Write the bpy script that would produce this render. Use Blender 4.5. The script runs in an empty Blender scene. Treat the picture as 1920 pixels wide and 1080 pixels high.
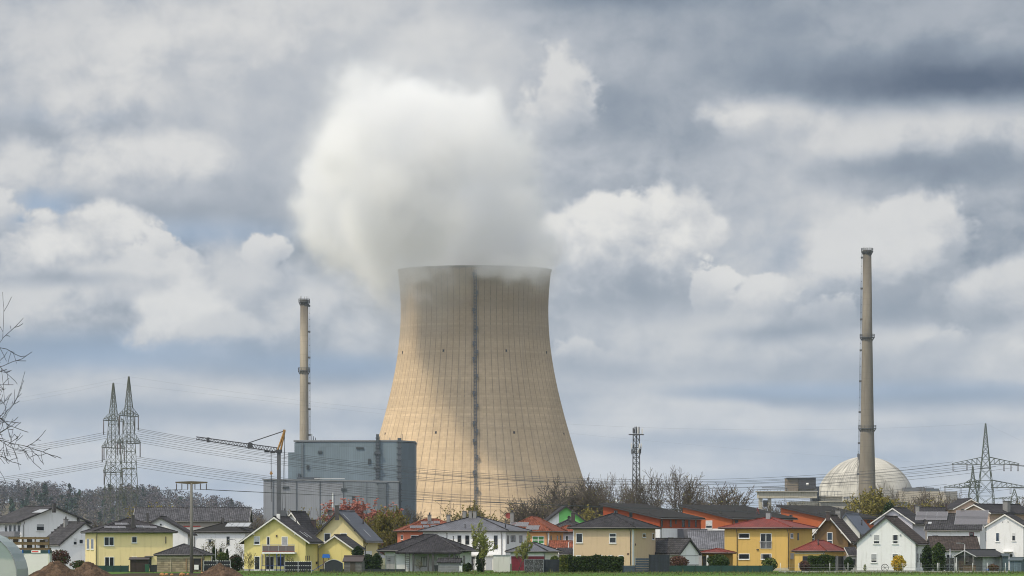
import bpy, bmesh, math, random
import numpy as np
from mathutils import Vector, Matrix
R = math.radians
SC = bpy.context.scene
COL = SC.collection
F, HZ, CX, CH = 8750.0, 1036.0, 960.0, 2.8     # focal length, horizon row, centre column, camera height

def px2w(px, py, Y):
    return Vector(((px - CX) / F * Y, Y, CH + (HZ - py) / F * Y))
def hz(py, Y): return CH + (HZ - py) / F * Y
def wx(px, Y): return (px - CX) / F * Y
def groundY(py): return F * CH / (py - HZ)

# ------------------------------------------------------------------ objects
def tag(o, label=None, cat=None, group=None, kind=None):
    if label: o['label'] = label
    if cat: o['category'] = cat
    if group: o['group'] = group
    if kind: o['kind'] = kind
    return o
def thing(name, label, cat, loc=(0, 0, 0), rotz=0, group=None):
    o = bpy.data.objects.new(name, None); COL.objects.link(o)
    o.location = loc; o.rotation_euler = (0, 0, rotz); o.empty_display_size = .5
    return tag(o, label, cat, group)
def copy_tree(o, parent=None):
    c = o.copy(); COL.objects.link(c)
    if parent: c.parent = parent
    for ch in list(o.children): copy_tree(ch, c)
    return c

class MB:
    """collects faces; build() links them as one mesh with metre-scaled UVs"""
    def __init__(s): s.v = []; s.f = []; s.m = []; s.sm = []
    def face(s, pts, m=0, smooth=False):
        b = len(s.v); s.v.extend([tuple(p) for p in pts]); s.f.append(tuple(range(b, b + len(pts)))); s.m.append(m); s.sm.append(smooth)
    def box(s, x0, y0, z0, x1, y1, z1, m=0, M=None):
        p = [Vector((x, y, z)) for z in (z0, z1) for y in (y0, y1) for x in (x0, x1)]
        if M is not None: p = [M @ q for q in p]
        b = len(s.v); s.v.extend([tuple(q) for q in p])
        for f in ((0, 2, 3, 1), (4, 5, 7, 6), (0, 1, 5, 4), (2, 6, 7, 3), (0, 4, 6, 2), (1, 3, 7, 5)):
            s.f.append(tuple(b + i for i in f)); s.m.append(m); s.sm.append(False)
        return s
    def prism(s, poly, ext, m=0):
        """poly: list of 3-D points (planar), extruded by vector ext"""
        n = len(poly); e = Vector(ext); A = [Vector(p) for p in poly]; B = [p + e for p in A]
        b = len(s.v); s.v.extend([tuple(p) for p in A + B])
        s.f.append(tuple(b + i for i in range(n))[::-1]); s.f.append(tuple(b + n + i for i in range(n)))
        for i in range(n):
            j = (i + 1) % n; s.f.append((b + i, b + j, b + n + j, b + n + i))
        s.m.extend([m] * (n + 2)); s.sm.extend([False] * (n + 2))
        return s
    def tube(s, pts, r, n=6, m=0, r1=None, cap=True, smooth=True):
        pts = [Vector(p) for p in pts]; k = len(pts); rings = []
        for i, p in enumerate(pts):
            d = (pts[min(i + 1, k - 1)] - pts[max(i - 1, 0)])
            d = d.normalized() if d.length > 1e-9 else Vector((0, 0, 1))
            a = d.cross(Vector((0, 0, 1)) if abs(d.z) < .95 else Vector((1, 0, 0))).normalized(); c = d.cross(a)
            rr = r if r1 is None else r + (r1 - r) * i / max(1, k - 1)
            b = len(s.v); rings.append(b)
            for j in range(n):
                t = 2 * math.pi * j / n; s.v.append(tuple(p + a * (rr * math.cos(t)) + c * (rr * math.sin(t))))
        for i in range(k - 1):
            for j in range(n):
                q = (j + 1) % n
                s.f.append((rings[i] + j, rings[i] + q, rings[i + 1] + q, rings[i + 1] + j)); s.m.append(m); s.sm.append(smooth)
        if cap:
            s.f.append(tuple(rings[0] + j for j in range(n))[::-1]); s.f.append(tuple(rings[-1] + j for j in range(n)))
            s.m.extend([m, m]); s.sm.extend([False, False])
        return s
    def bar(s, a, b, w, m=0):          # square bar between two points
        return s.tube([a, b], w * .7071, 4, m, smooth=False)
    def lathe(s, prof, n=24, c=(0, 0), m=0, smooth=True, cap=True):
        b = len(s.v); k = len(prof)
        for (r, z) in prof:
            for j in range(n):
                t = 2 * math.pi * j / n; s.v.append((c[0] + r * math.cos(t), c[1] + r * math.sin(t), z))
        for i in range(k - 1):
            for j in range(n):
                q = (j + 1) % n
                s.f.append((b + i * n + j, b + i * n + q, b + (i + 1) * n + q, b + (i + 1) * n + j)); s.m.append(m); s.sm.append(smooth)
        if cap:
            s.f.append(tuple(b + j for j in range(n))[::-1]); s.f.append(tuple(b + (k - 1) * n + j for j in range(n)))
            s.m.extend([m, m]); s.sm.extend([False, False])
        return s
    def build(s, name, mats, parent=None, uv=True, loc=None):
        me = bpy.data.meshes.new(name)
        me.from_pydata(s.v, [], s.f); me.update()
        if not isinstance(mats, (list, tuple)): mats = [mats]
        for m in mats: me.materials.append(m)
        me.polygons.foreach_set('material_index', s.m); me.polygons.foreach_set('use_smooth', s.sm)
        if uv and len(s.f) < 60000:
            L = me.uv_layers.new(name='UVMap'); co = me.vertices
            dat = np.zeros(len(me.loops) * 2, dtype=np.float32)
            for p in me.polygons:
                n = p.normal
                if abs(n.z) > .97: a, c = Vector((1, 0, 0)), Vector((0, 1, 0))
                else:
                    a = Vector((-n.y, n.x, 0)).normalized(); c = n.cross(a)
                for li, vi in zip(p.loop_indices, p.vertices):
                    q = co[vi].co; dat[2 * li] = q.dot(a); dat[2 * li + 1] = q.dot(c)
            L.data.foreach_set('uv', dat)
        o = bpy.data.objects.new(name, me); COL.objects.link(o)
        if parent: o.parent = parent
        if loc is not None: o.location = loc
        return o

# ------------------------------------------------------------------ node helper
class NT:
    def __init__(s, nt): s.t = nt; nt.nodes.clear()
    def n(s, typ, ins=None, **kw):
        x = s.t.nodes.new(typ)
        for k, v in kw.items(): setattr(x, k, v)
        for k, v in (ins or {}).items():
            sock = x.inputs[k]
            if isinstance(v, bpy.types.NodeSocket): s.t.links.new(v, sock)
            else: sock.default_value = v
        return x
    def m(s, op, a, b=None, c=None, clamp=False):
        x = s.t.nodes.new('ShaderNodeMath'); x.operation = op; x.use_clamp = clamp
        for i, v in enumerate((a, b, c)):
            if v is None: continue
            if isinstance(v, bpy.types.NodeSocket): s.t.links.new(v, x.inputs[i])
            else: x.inputs[i].default_value = v
        return x.outputs[0]
    def vm(s, op, a, b=None, out=0):
        x = s.t.nodes.new('ShaderNodeVectorMath'); x.operation = op
        for i, v in enumerate((a, b)):
            if v is None: continue
            if isinstance(v, bpy.types.NodeSocket): s.t.links.new(v, x.inputs[i])
            elif op == 'SCALE' and i == 1: x.inputs['Scale'].default_value = v
            else: x.inputs[i].default_value = v
        return x.outputs[out]
    def ramp(s, v, a, b, c=0., d=1., smooth=True):
        x = s.t.nodes.new('ShaderNodeMapRange'); x.interpolation_type = 'SMOOTHSTEP' if smooth else 'LINEAR'; x.clamp = True
        s.t.links.new(v, x.inputs[0])
        for i, q in enumerate((a, b, c, d)): x.inputs[1 + i].default_value = q
        return x.outputs[0]
    def mix(s, f, a, b, blend='MIX'):
        x = s.t.nodes.new('ShaderNodeMix'); x.data_type = 'RGBA'; x.blend_type = blend; x.clamp_factor = True
        for i, v in ((0, f), (6, a), (7, b)):
            if isinstance(v, bpy.types.NodeSocket): s.t.links.new(v, x.inputs[i])
            else: x.inputs[i].default_value = (*v, 1) if i and len(v) == 3 else v
        return x.outputs[2]
    def noise(s, vec, scale, detail=4, rough=.55, dist=0., out=0, **kw):
        ins = {'Scale': scale, 'Detail': detail, 'Roughness': rough, 'Distortion': dist}
        if vec is not None: ins['Vector'] = vec
        return s.n('ShaderNodeTexNoise', ins, **kw).outputs[out]
    def link(s, a, b): s.t.links.new(a, b)

MATS = {}
def newmat(name):
    m = bpy.data.materials.new(name); m.use_nodes = True
    return m, NT(m.node_tree)
def finish(t, col, rough=.85, bump=None, bs=.3, bd=.05, spec=.35, metal=0., extra=None):
    ins = {'Base Color': col if isinstance(col, bpy.types.NodeSocket) else (*col, 1), 'Roughness': rough, 'Metallic': metal, 'Specular IOR Level': spec}
    ins.update(extra or {})
    b = t.n('ShaderNodeBsdfPrincipled', ins)
    if bump is not None:
        bn = t.n('ShaderNodeBump', {'Height': bump, 'Strength': bs, 'Distance': bd}); t.link(bn.outputs[0], b.inputs['Normal'])
    o = t.n('ShaderNodeOutputMaterial'); t.link(b.outputs[0], o.inputs[0])
def objco(t): return t.n('ShaderNodeTexCoord').outputs['Object']
def uvco(t): return t.n('ShaderNodeTexCoord').outputs['UV']

def plaster(name, c, var=.10, dirt=.25):
    if name in MATS: return MATS[name]
    m, t = newmat(name); p = objco(t)
    n1 = t.noise(p, .35, 5, .6); n2 = t.noise(t.vm('MULTIPLY', p, (2.2, 2.2, .25)), 1.0, 4, .6); n3 = t.noise(p, 9., 2)
    v = t.m('ADD', t.m('MULTIPLY', t.m('SUBTRACT', n1, .5), var * 1.6), 1.0)
    v = t.m('ADD', v, t.m('MULTIPLY', t.m('SUBTRACT', n3, .5), var * .5))
    st = t.ramp(n2, .50, .74, 0, dirt * 1.7)
    col = t.mix(st, (*c, 1), (c[0] * .62, c[1] * .60, c[2] * .56, 1))
    col = t.mix(1.0, col, t.n('ShaderNodeCombineColor', {0: v, 1: v, 2: v}).outputs[0], 'MULTIPLY')
    finish(t, col, .92, n3, .15, .02, .2); MATS[name] = m; return m

def tiles(name, c, course=.36, tw=.30, rough=.75, var=.35, line=.25, wave=.6, patch=.4, spec=.12):
    if name in MATS: return MATS[name]
    m, t = newmat(name); uv = uvco(t)
    s = t.n('ShaderNodeSeparateXYZ', {0: uv})
    a = t.m('DIVIDE', s.outputs[0], tw); b = t.m('DIVIDE', s.outputs[1], course)
    fb = t.m('FRACT', b); fa = t.m('FRACT', a)
    cell = t.n('ShaderNodeCombineXYZ', {0: t.m('FLOOR', a), 1: t.m('FLOOR', b), 2: 0.})
    wn = t.n('ShaderNodeTexWhiteNoise', {'Vector': cell.outputs[0]}, noise_dimensions='3D').outputs[0]
    big = t.noise(uv, .28, 4, .6)
    k = t.m('ADD', 1 - var * .5, t.m('MULTIPLY', wn, var))
    k = t.m('MULTIPLY', k, t.ramp(big, .3, .75, 1 - patch * .5, 1 + patch * .6))
    ln = t.ramp(fb, 0., .30, line, 1.15)
    k = t.m('MULTIPLY', k, ln)
    wv = t.m('SINE', t.m('MULTIPLY', fa, 6.283))
    k = t.m('MULTIPLY', k, t.m('ADD', 1., t.m('MULTIPLY', wv, wave * .25)))
    col = t.mix(1., (*c, 1), t.n('ShaderNodeCombineColor', {0: k, 1: k, 2: k}).outputs[0], 'MULTIPLY')
    h = t.m('ADD', t.m('MULTIPLY', t.m('SUBTRACT', 1., fb), .6), t.m('MULTIPLY', wv, wave * .3))
    finish(t, col, rough, h, .5, .06, spec); MATS[name] = m; return m

def plain(name, c, rough=.6, var=.15, scale=2., metal=0., spec=.4, bump=.1, stretch=(1, 1, 1)):
    if name in MATS: return MATS[name]
    m, t = newmat(name); p = t.vm('MULTIPLY', objco(t), stretch)
    n = t.noise(p, scale, 5, .6)
    k = t.m('ADD', 1 - var, t.m('MULTIPLY', n, 2 * var))
    col = t.mix(1., (*c, 1), t.n('ShaderNodeCombineColor', {0: k, 1: k, 2: k}).outputs[0], 'MULTIPLY')
    finish(t, col, rough, n, bump, .02, spec, metal); MATS[name] = m; return m

def boards(name, c, w=.14, axis=0, rough=.8, var=.3, gap=.12):
    """planks in UV space; axis 0: vertical boards, 1: horizontal boards"""
    if name in MATS: return MATS[name]
    m, t = newmat(name); uv = uvco(t); s = t.n('ShaderNodeSeparateXYZ', {0: uv})
    a = t.m('DIVIDE', s.outputs[axis], w); fa = t.m('FRACT', a)
    wn = t.n('ShaderNodeTexWhiteNoise', {'W': t.m('FLOOR', a)}, noise_dimensions='1D').outputs[0]
    n = t.noise(objco(t), 3., 5, .6)
    k = t.m('MULTIPLY', t.m('ADD', 1 - var * .5, t.m('MULTIPLY', wn, var)), t.ramp(n, .25, .75, .8, 1.15))
    k = t.m('MULTIPLY', k, t.ramp(fa, 0., gap, .35, 1.))
    col = t.mix(1., (*c, 1), t.n('ShaderNodeCombineColor', {0: k, 1: k, 2: k}).outputs[0], 'MULTIPLY')
    finish(t, col, rough, fa, .3, .02); MATS[name] = m; return m

def glassmat(name, c=(.025, .03, .038), rough=.08, var=.6, spec=.5):
    if name in MATS: return MATS[name]
    m, t = newmat(name); info = t.n('ShaderNodeObjectInfo').outputs['Random']
    p = objco(t); n = t.noise(t.vm('ADD', p, t.n('ShaderNodeCombineXYZ', {0: t.m('MULTIPLY', info, 50.), 1: 0., 2: 0.}).outputs[0]), 1.3, 3)
    k = t.m('ADD', 1 - var * .5, t.m('MULTIPLY', n, var * 1.6))
    col = t.mix(1., (*c, 1), t.n('ShaderNodeCombineColor', {0: k, 1: k, 2: k}).outputs[0], 'MULTIPLY')
    finish(t, col, rough, None, spec=spec); MATS[name] = m; return m

def leafmat(name, c1, c2, rough=.6, trans=.25):
    if name in MATS: return MATS[name]
    m, t = newmat(name)
    rnd = t.n('ShaderNodeNewGeometry').outputs['Random Per Island']
    n = t.noise(objco(t), .6, 3)
    f = t.m('ADD', t.m('MULTIPLY', rnd, .7), t.m('MULTIPLY', t.ramp(n, .3, .7), .4), clamp=True)
    col = t.mix(f, (*c1, 1), (*c2, 1))
    d = t.n('ShaderNodeBsdfPrincipled', {'Base Color': col, 'Roughness': rough, 'Specular IOR Level': .2})
    tr = t.n('ShaderNodeBsdfTranslucent', {'Color': col})
    mx = t.n('ShaderNodeMixShader', {0: trans, 1: d.outputs[0], 2: tr.outputs[0]})
    o = t.n('ShaderNodeOutputMaterial'); t.link(mx.outputs[0], o.inputs[0]); MATS[name] = m; return m
# ------------------------------------------------------------------ camera, sun, sky
cam = bpy.data.cameras.new('camera'); camo = bpy.data.objects.new('camera', cam); COL.objects.link(camo)
camo.location = (0, 0, CH); camo.rotation_euler = (R(90), 0, 0)
cam.sensor_width = 36; cam.lens = F / 1920 * 36; cam.shift_y = (HZ - 540) / 1920
cam.clip_start = 1; cam.clip_end = 40000
SC.camera = camo
SC.view_settings.view_transform = 'Standard'; SC.view_settings.look = 'None'
SC.view_settings.exposure = 0; SC.view_settings.gamma = 1; SC.view_settings.use_curve_mapping = False
SUN_EL, SUN_AZ = 53.0, 51.3          # elevation; degrees to the left of straight behind the camera
sv = Vector((-math.cos(R(SUN_EL)) * math.sin(R(SUN_AZ)), -math.cos(R(SUN_EL)) * math.cos(R(SUN_AZ)), math.sin(R(SUN_EL))))
sun = bpy.data.lights.new('sun', 'SUN'); sun.energy = 4.1; sun.angle = R(.5); sun.color = (1., .87, .64)
suno = bpy.data.objects.new('sun', sun); COL.objects.link(suno)
suno.rotation_euler = (-sv).to_track_quat('-Z', 'Y').to_euler(); suno.location = (-200, -200, 300)

W = bpy.data.worlds.new('World'); SC.world = W; W.use_nodes = True
t = NT(W.node_tree)
d = t.n('ShaderNodeTexCoord').outputs['Generated']
s = t.n('ShaderNodeSeparateXYZ', {0: d}); dx, dy, dz = s.outputs
sky = t.n('ShaderNodeTexSky', sky_type='NISHITA', sun_disc=False, sun_elevation=R(SUN_EL), sun_rotation=math.atan2(sv.x, sv.y), altitude=400, air_density=1.2, dust_density=2.0, ozone_density=1.0)
# cloud coordinates: the deck flattens towards the horizon
zc = t.m('MAXIMUM', dz, 0.0)
zl = t.m('MULTIPLY', t.m('LOGARITHM', t.m('ADD', zc, .055), math.e), .19)
P = t.n('ShaderNodeCombineXYZ', {0: dx, 1: zl, 2: 0.}).outputs[0]
Q = t.n('ShaderNodeCombineXYZ', {0: dx, 1: t.m('MULTIPLY', zc, 1.25), 2: 0.}).outputs[0]
def n2(v, sc, det, ro=.5, out=0): return t.noise(v, sc, det, ro, out=out, noise_dimensions='2D')
warp = n2(Q, 60., 3, .5, 1)
Qw = t.vm('ADD', Q, t.vm('SCALE', t.vm('SUBTRACT', warp, (.5, .5, .5)), .006))
bil = t.n('ShaderNodeTexVoronoi', {'Vector': Qw, 'Scale': 62., 'Detail': 3., 'Roughness': .48, 'Lacunarity': 2.3}, feature='F1', voronoi_dimensions='2D', normalize=True).outputs[0]
bil = t.m('SUBTRACT', 1., t.m('MULTIPLY', bil, bil))             # cauliflower bumps
soft = n2(Q, 34., 4, .5); fine = n2(Qw, 130., 4, .55)
broad = n2(P, 12., 4, .5); streak = n2(t.vm('MULTIPLY', P, (1., 2.4, 1.)), 16., 4, .5)
front = t.ramp(dy, 0.0, .3)
bm_ = t.ramp(bil, .50, .98, -.5, .5, False)
fn_ = t.m('SUBTRACT', fine, .5); sf_ = t.m('SUBTRACT', soft, .5)
emb = t.m('SUBTRACT', n2(Qw, 44., 5, .55), n2(t.vm('ADD', Qw, (-.0026, .0042, 0.)), 44., 5, .55))
edge = t.m('ADD', t.m('MULTIPLY', bm_, .34), t.m('MULTIPLY', sf_, 1.5))
edges = t.m('ADD', t.m('MULTIPLY', bm_, .55), t.m('ADD', t.m('MULTIPLY', sf_, .9), t.m('MULTIPLY', fn_, 1.9)))
edge = t.m('ADD', edge, t.m('MULTIPLY', fn_, .5))
rel = t.m('ADD', t.m('ADD', t.m('MULTIPLY', bm_, .45), t.m('MULTIPLY', fn_, .5)), t.m('ADD', t.m('MULTIPLY', sf_, 1.5), t.m('MULTIPLY', emb, 2.6)))
D2 = t.n('ShaderNodeCombineXYZ', {0: dx, 1: dz, 2: 0.}).outputs[0]
D2b = t.vm('ADD', D2, t.n('ShaderNodeCombineXYZ', {0: t.m('MULTIPLY', t.m('SUBTRACT', broad, .5), .022), 1: t.m('MULTIPLY', t.m('SUBTRACT', soft, .5), .0065), 2: 0.}).outputs[0])
def vma(v, sx, sy, ox, oy):
    x = t.t.nodes.new('ShaderNodeVectorMath'); x.operation = 'MULTIPLY_ADD'; t.link(v, x.inputs[0]); x.inputs[1].default_value = (sx, sy, 0); x.inputs[2].default_value = (ox, oy, 0); return x.outputs[0]
def fmix(f, a_, b_):
    x = t.t.nodes.new('ShaderNodeMix'); x.data_type = 'FLOAT'
    for i, v in ((0, f), (2, a_), (3, b_)):
        if isinstance(v, bpy.types.NodeSocket): t.link(v, x.inputs[i])
        else: x.inputs[i].default_value = v
    return x.outputs[0]
def local(v, px, py, rx, ry): return vma(v, F / rx, F / ry, -(px - CX) / rx, -(HZ - py) / ry)
def puff(T, px, py, rx, ry, top, base, op, s=.28):
    """a cumulus: crisp billowing top, shaded base that fades out"""
    w = local(D2, px, py, rx, ry); d = t.m('SUBTRACT', t.vm('LENGTH', w, out=1), edge if rx > 75 else edges)
    q = t.vm('DOT_PRODUCT', w, (-.22, 1., 0.), out=1)
    a = t.m('MULTIPLY', t.ramp(d, 1. + s * .5, 1. - s), t.ramp(q, -1.05, -.15, 0., op))
    return fmix(a, T, t.ramp(t.m('ADD', q, rel), -.7, .75, base, top))
def soft_spot(v, px, py, rx, ry, op): return t.ramp(t.vm('LENGTH', local(v, px, py, rx, ry), out=1), 1.75, .0, 0., op)
def band(T, px, py, rx, ry, tone, op):
    """a soft grey layer seen edge on"""
    return fmix(soft_spot(D2b, px, py, rx, ry, op), T, tone)
tone = t.m('ADD', .60, t.m('MULTIPLY', t.m('SUBTRACT', broad, .5), .8))
tone = t.m('ADD', tone, t.m('MULTIPLY', t.m('SUBTRACT', soft, .5), .34))
tone = t.m('ADD', tone, t.m('MULTIPLY', t.m('SUBTRACT', streak, .5), t.ramp(zc, .03, .085, .55, .06)))
tone = t.m('ADD', tone, t.m('ADD', t.m('MULTIPLY', bm_, .05), t.m('MULTIPLY', emb, t.ramp(zc, .01, .06, .2, .6))))
tone0 = tone
for B in ((1600, 60, 440, 120, .36, .8), (1110, 5, 200, 30, .26, .8), (1150, 205, 95, 55, .34, .75), (1330, 280, 80, 60, .42, .55), (90, 255, 170, 45, .42, .6), (320, 395, 170, 30, .36, .75), (180, 650, 420, 45, .26, .8), (640, 690, 190, 30, .27, .75),
          (1600, 690, 260, 40, .36, .6), (500, 290, 200, 150, .66, .5), (700, 60, 300, 120, .72, .6)): tone = band(tone, *B)
for C in ((130, 110, 240, 120, .84, .56, .75, .6), (430, 110, 190, 120, .94, .66, .8, .7), (620, 60, 190, 110, .86, .66, .7, .7), (850, 110, 140, 60, .84, .70, .7, .6), (205, 215, 100, 65, .90, .56, .85, .5), (255, 320, 170, 66, .93, .56, .9, .4), (40, 340, 80, 70, .88, .56, .9, .4), (8, 420, 50, 50, .9, .62, .9, .3),
          (130, 465, 125, 85, .97, .5, .95, .2), (305, 478, 40, 34, .92, .66, .9, .25), (352, 500, 36, 32, .86, .66, .85, .3), (497, 476, 44, 36, .94, .68, .9, .25), (500, 560, 170, 100, .82, .58, .85, .4), (190, 575, 130, 70, .86, .46, .9, .4), (350, 610, 110, 100, .93, .50, .9, .35), (50, 600, 90, 60, .82, .48, .8, .5), (600, 610, 120, 75, .82, .5, .8, .4), (250, 530, 70, 40, .84, .55, .8, .4), (440, 640, 90, 50, .78, .44, .8, .4),
          (1050, 205, 60, 85, .92, .62, .85, .4), (1415, 235, 120, 48, .95, .66, .95, .35), (1790, 270, 220, 70, .86, .48, .9, .5), (1250, 470, 120, 110, .92, .52, .95, .2), (1150, 490, 150, 135, .99, .52, 1., .13), (1340, 545, 40, 55, .95, .72, .9, .2), (1425, 565, 55, 45, .92, .66, .9, .25), (1570, 490, 90, 95, .84, .62, .8, .4), (1735, 460, 100, 95, .92, .58, .9, .18), (1650, 520, 170, 95, .88, .48, .9, .22), (1870, 560, 100, 80, .88, .58, .9, .3),
          (1765, 640, 50, 26, .88, .64, .8, .3), (1545, 590, 70, 36, .88, .64, .8, .3), (1085, 665, 50, 26, .86, .62, .7, .3), (1600, 650, 150, 36, .78, .58, .7, .4), (1300, 640, 200, 46, .76, .56, .7, .5), (1700, 70, 150, 70, .60, .36, .6, .6)): tone = puff(tone, *C)
for B in ((1790, 158, 340, 50, .17, .96), (1460, 150, 200, 50, .30, .4), (1790, 320, 280, 34, .30, .75), (110, 522, 130, 16, .36, .6), (1235, 560, 120, 34, .34, .6), (1720, 590, 170, 26, .34, .65), (1500, 622, 120, 16, .28, .6), (1440, 735, 170, 18, .26, .65), (1790, 738, 260, 28, .26, .8), (340, 775, 260, 20, .36, .6), (90, 775, 160, 16, .4, .5), (1310, 828, 220, 14, .36, .5), (1150, 700, 180, 20, .38, .5)): tone = band(tone, *B)
tone = t.m('ADD', tone, t.m('MULTIPLY', t.m('SUBTRACT', fine, .5), .07), clamp=True)
tone = t.m('ADD', t.m('MULTIPLY', t.m('SUBTRACT', fmix(front, tone0, tone), .62), 1.2), .50, clamp=True)
blue = None
for (px, py, rx, ry, a_) in ((85, 395, 70, 40, .8), (370, 440, 170, 26, .6), (210, 665, 330, 40, .7), (660, 690, 170, 26, .6), (1450, 735, 200, 20, .5), (1790, 735, 260, 26, .45), (60, 830, 200, 30, .5), (130, 215, 100, 25, .25), (1480, 480, 110, 80, .18)):
    x = soft_spot(D2, px, py, rx, ry, a_); blue = x if blue is None else t.m('ADD', blue, x)
blue = t.m('MULTIPLY', t.m('MULTIPLY', blue, front), t.ramp(tone, .35, .7, 1., 0.), clamp=True)
cr = t.n('ShaderNodeValToRGB', {0: tone}); e = cr.color_ramp
def lin(r, g, b): return tuple(((c / 255 + .055) / 1.055) ** 2.4 if c > 10 else c / 255 / 12.92 for c in (r, g, b)) + (1,)
stops = [(0.0, (82, 96, 118)), (.22, (134, 145, 160)), (.5, (178, 183, 191)), (.72, (203, 204, 206)), (.9, (223, 222, 220)), (1., (235, 233, 228))]
while len(e.elements) < len(stops): e.elements.new(.5)
for el_, (p_, c_) in zip(e.elements, stops): el_.position = p_; el_.color = lin(*c_)
cloud = cr.outputs[0]
# thin haze of the low sky
low = t.ramp(zc, .0, .05, .55, 0.)
cloud = t.mix(low, cloud, lin(200, 209, 222))
cloud = t.mix(t.m('MAXIMUM', t.m('MULTIPLY', blue, .75), t.m('MULTIPLY', t.ramp(zc, .012, .06, .28, .0), t.ramp(tone, .2, .62, 1., 0.))), cloud, lin(150, 176, 207))
# the deck is brighter overhead and on the sun's side
sd = t.m('ADD', t.m('ADD', t.m('MULTIPLY', dx, sv.x), t.m('MULTIPLY', dy, sv.y)), t.m('MULTIPLY', dz, sv.z))
gain = t.ramp(sd, -.1, .95, 1., 3.0)
k10 = t.m('MULTIPLY', gain, 10.)
cloud = t.mix(1., cloud, t.n('ShaderNodeCombineColor', {0: k10, 1: k10, 2: k10}).outputs[0], 'MULTIPLY')
gaps = t.m('MULTIPLY', t.ramp(broad, .30, .44, .55, .0), t.ramp(zc, .10, .25, 0., 1.))
colr = t.mix(gaps, cloud, sky.outputs[0])
colr = t.mix(t.ramp(dz, -.02, 0., 1., 0.), colr, (2.2, 2.4, 2.5))
bg = t.n('ShaderNodeBackground', {0: colr, 1: .1}); o = t.n('ShaderNodeOutputWorld'); t.link(bg.outputs[0], o.inputs[0])
try: W.cycles.sampling_method = 'MANUAL'; W.cycles.sample_map_resolution = 512
except Exception: pass
cy = SC.cycles
cy.use_denoising = True
try: cy.denoiser = 'OPENIMAGEDENOISE'
except Exception: pass
cy.filter_width = 1.05; cy.max_bounces = 8; cy.diffuse_bounces = 2; cy.glossy_bounces = 3; cy.transmission_bounces = 4; cy.transparent_max_bounces = 16
cy.caustics_reflective = False; cy.caustics_refractive = False
# ------------------------------------------------------------------ ground
m, t = newmat('grass_field'); p = objco(t)
n1 = t.noise(p, .02, 4); n2_ = t.noise(p, .6, 5); n3 = t.noise(p, 6., 3)
c = t.mix(t.ramp(n1, .35, .65), (.062, .135, .016, 1), (.09, .16, .026, 1)); c = t.mix(t.ramp(n2_, .4, .75), c, (.042, .105, .012, 1))
c = t.mix(t.ramp(n3, .45, .8, 0, .5), c, (.16, .19, .06, 1))
far = t.ramp(t.n('ShaderNodeSeparateXYZ', {0: p}).outputs[1], 690., 740.)
c = t.mix(t.m('MULTIPLY', far, .8), c, (.12, .11, .085, 1))
finish(t, c, .95, n3, .6, .05, .1); MATS['grass_field'] = m
mb = MB()
gx = [-9000, -3000, -1200, -400, 0, 400, 1200, 3000, 9000]; gy = [-300, 100, 400, 700, 1000, 1500, 2500, 4500, 9000]
for i in range(8):
    for j in range(8): mb.face([(gx[i], gy[j], 0), (gx[i + 1], gy[j], 0), (gx[i + 1], gy[j + 1], 0), (gx[i], gy[j + 1], 0)])
tag(mb.build('ground', MATS['grass_field'], uv=False), kind='structure')

# ------------------------------------------------------------------ cooling tower
TY = 2700.0; TS = F / TY
prof_px = [(1045, 250), (1000, 236), (960, 223), (910, 207.5), (850, 190), (820, 180.5), (797, 174.5), (777, 168), (740, 158), (710, 151.2), (695, 148.2), (670, 144.2), (655, 142.2), (630, 140.2), (600, 139.6), (570, 140.2), (540, 141.2), (507, 142.4)]
TX = wx(889.7, TY)
zs_ = np.array([hz(y, TY) for y, r in prof_px]); rs_ = np.array([r / TS for y, r in prof_px])
def tower_r(z):
    # smooth monotone interpolation with a quadratic fit of the hyperboloid, blended with the measured profile
    return float(np.interp(z, zs_, rs_))
hyp = np.polyfit(zs_, rs_ ** 2, 4)
def tower_r(z): return math.sqrt(np.polyval(hyp, z))
m, t = newmat('tower_concrete'); uv = uvco(t); su = t.n('ShaderNodeSeparateXYZ', {0: uv})
a = t.m('MULTIPLY', su.outputs[0], 76.); fa = t.m('ABSOLUTE', t.m('SUBTRACT', t.m('FRACT', a), .5))
rib = t.ramp(fa, .025, .062, 1, 0)
z_ = su.outputs[1]
zr = t.m('DIVIDE', z_, 1.3); fz = t.m('FRACT', zr)
wn = t.n('ShaderNodeTexWhiteNoise', {'W': t.m('FLOOR', zr)}, noise_dimensions='1D').outputs[0]
cell = t.n('ShaderNodeCombineXYZ', {0: t.m('FLOOR', a), 1: t.m('FLOOR', zr), 2: 0.})
wc = t.n('ShaderNodeTexWhiteNoise', {'Vector': cell.outputs[0]}, noise_dimensions='3D').outputs[0]
half = t.m('ABSOLUTE', t.m('SUBTRACT', t.m('FRACT', t.m('MULTIPLY', a, 4.)), .5)); thin = t.ramp(half, .04, .12, .09, 0.)
P3 = objco(t)
big = t.noise(t.vm('MULTIPLY', P3, (1., 1., .35)), .045, 5, .6); fine = t.noise(P3, .6, 4)
k = t.m('ADD', .90, t.m('MULTIPLY', wn, .13)); k = t.m('MULTIPLY', k, t.m('ADD', .95, t.m('MULTIPLY', wc, .1)))
k = t.m('MULTIPLY', k, t.ramp(fz, 0, .16, .87, 1.)); k = t.m('MULTIPLY', k, t.ramp(big, .3, .75, .90, 1.10)); k = t.m('MULTIPLY', k, t.m('SUBTRACT', 1., thin))
k = t.m('MULTIPLY', k, t.ramp(fine, .3, .7, .95, 1.05))
runs = t.m('MULTIPLY', t.ramp(t.noise(t.n('ShaderNodeCombineXYZ', {0: t.m('MULTIPLY', su.outputs[0], 120.), 1: t.m('MULTIPLY', z_, .012), 2: 0.}).outputs[0], 1., 5, .65), .50, .72, 0., .55), t.ramp(z_, 40., 150., .12, 1.))
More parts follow.
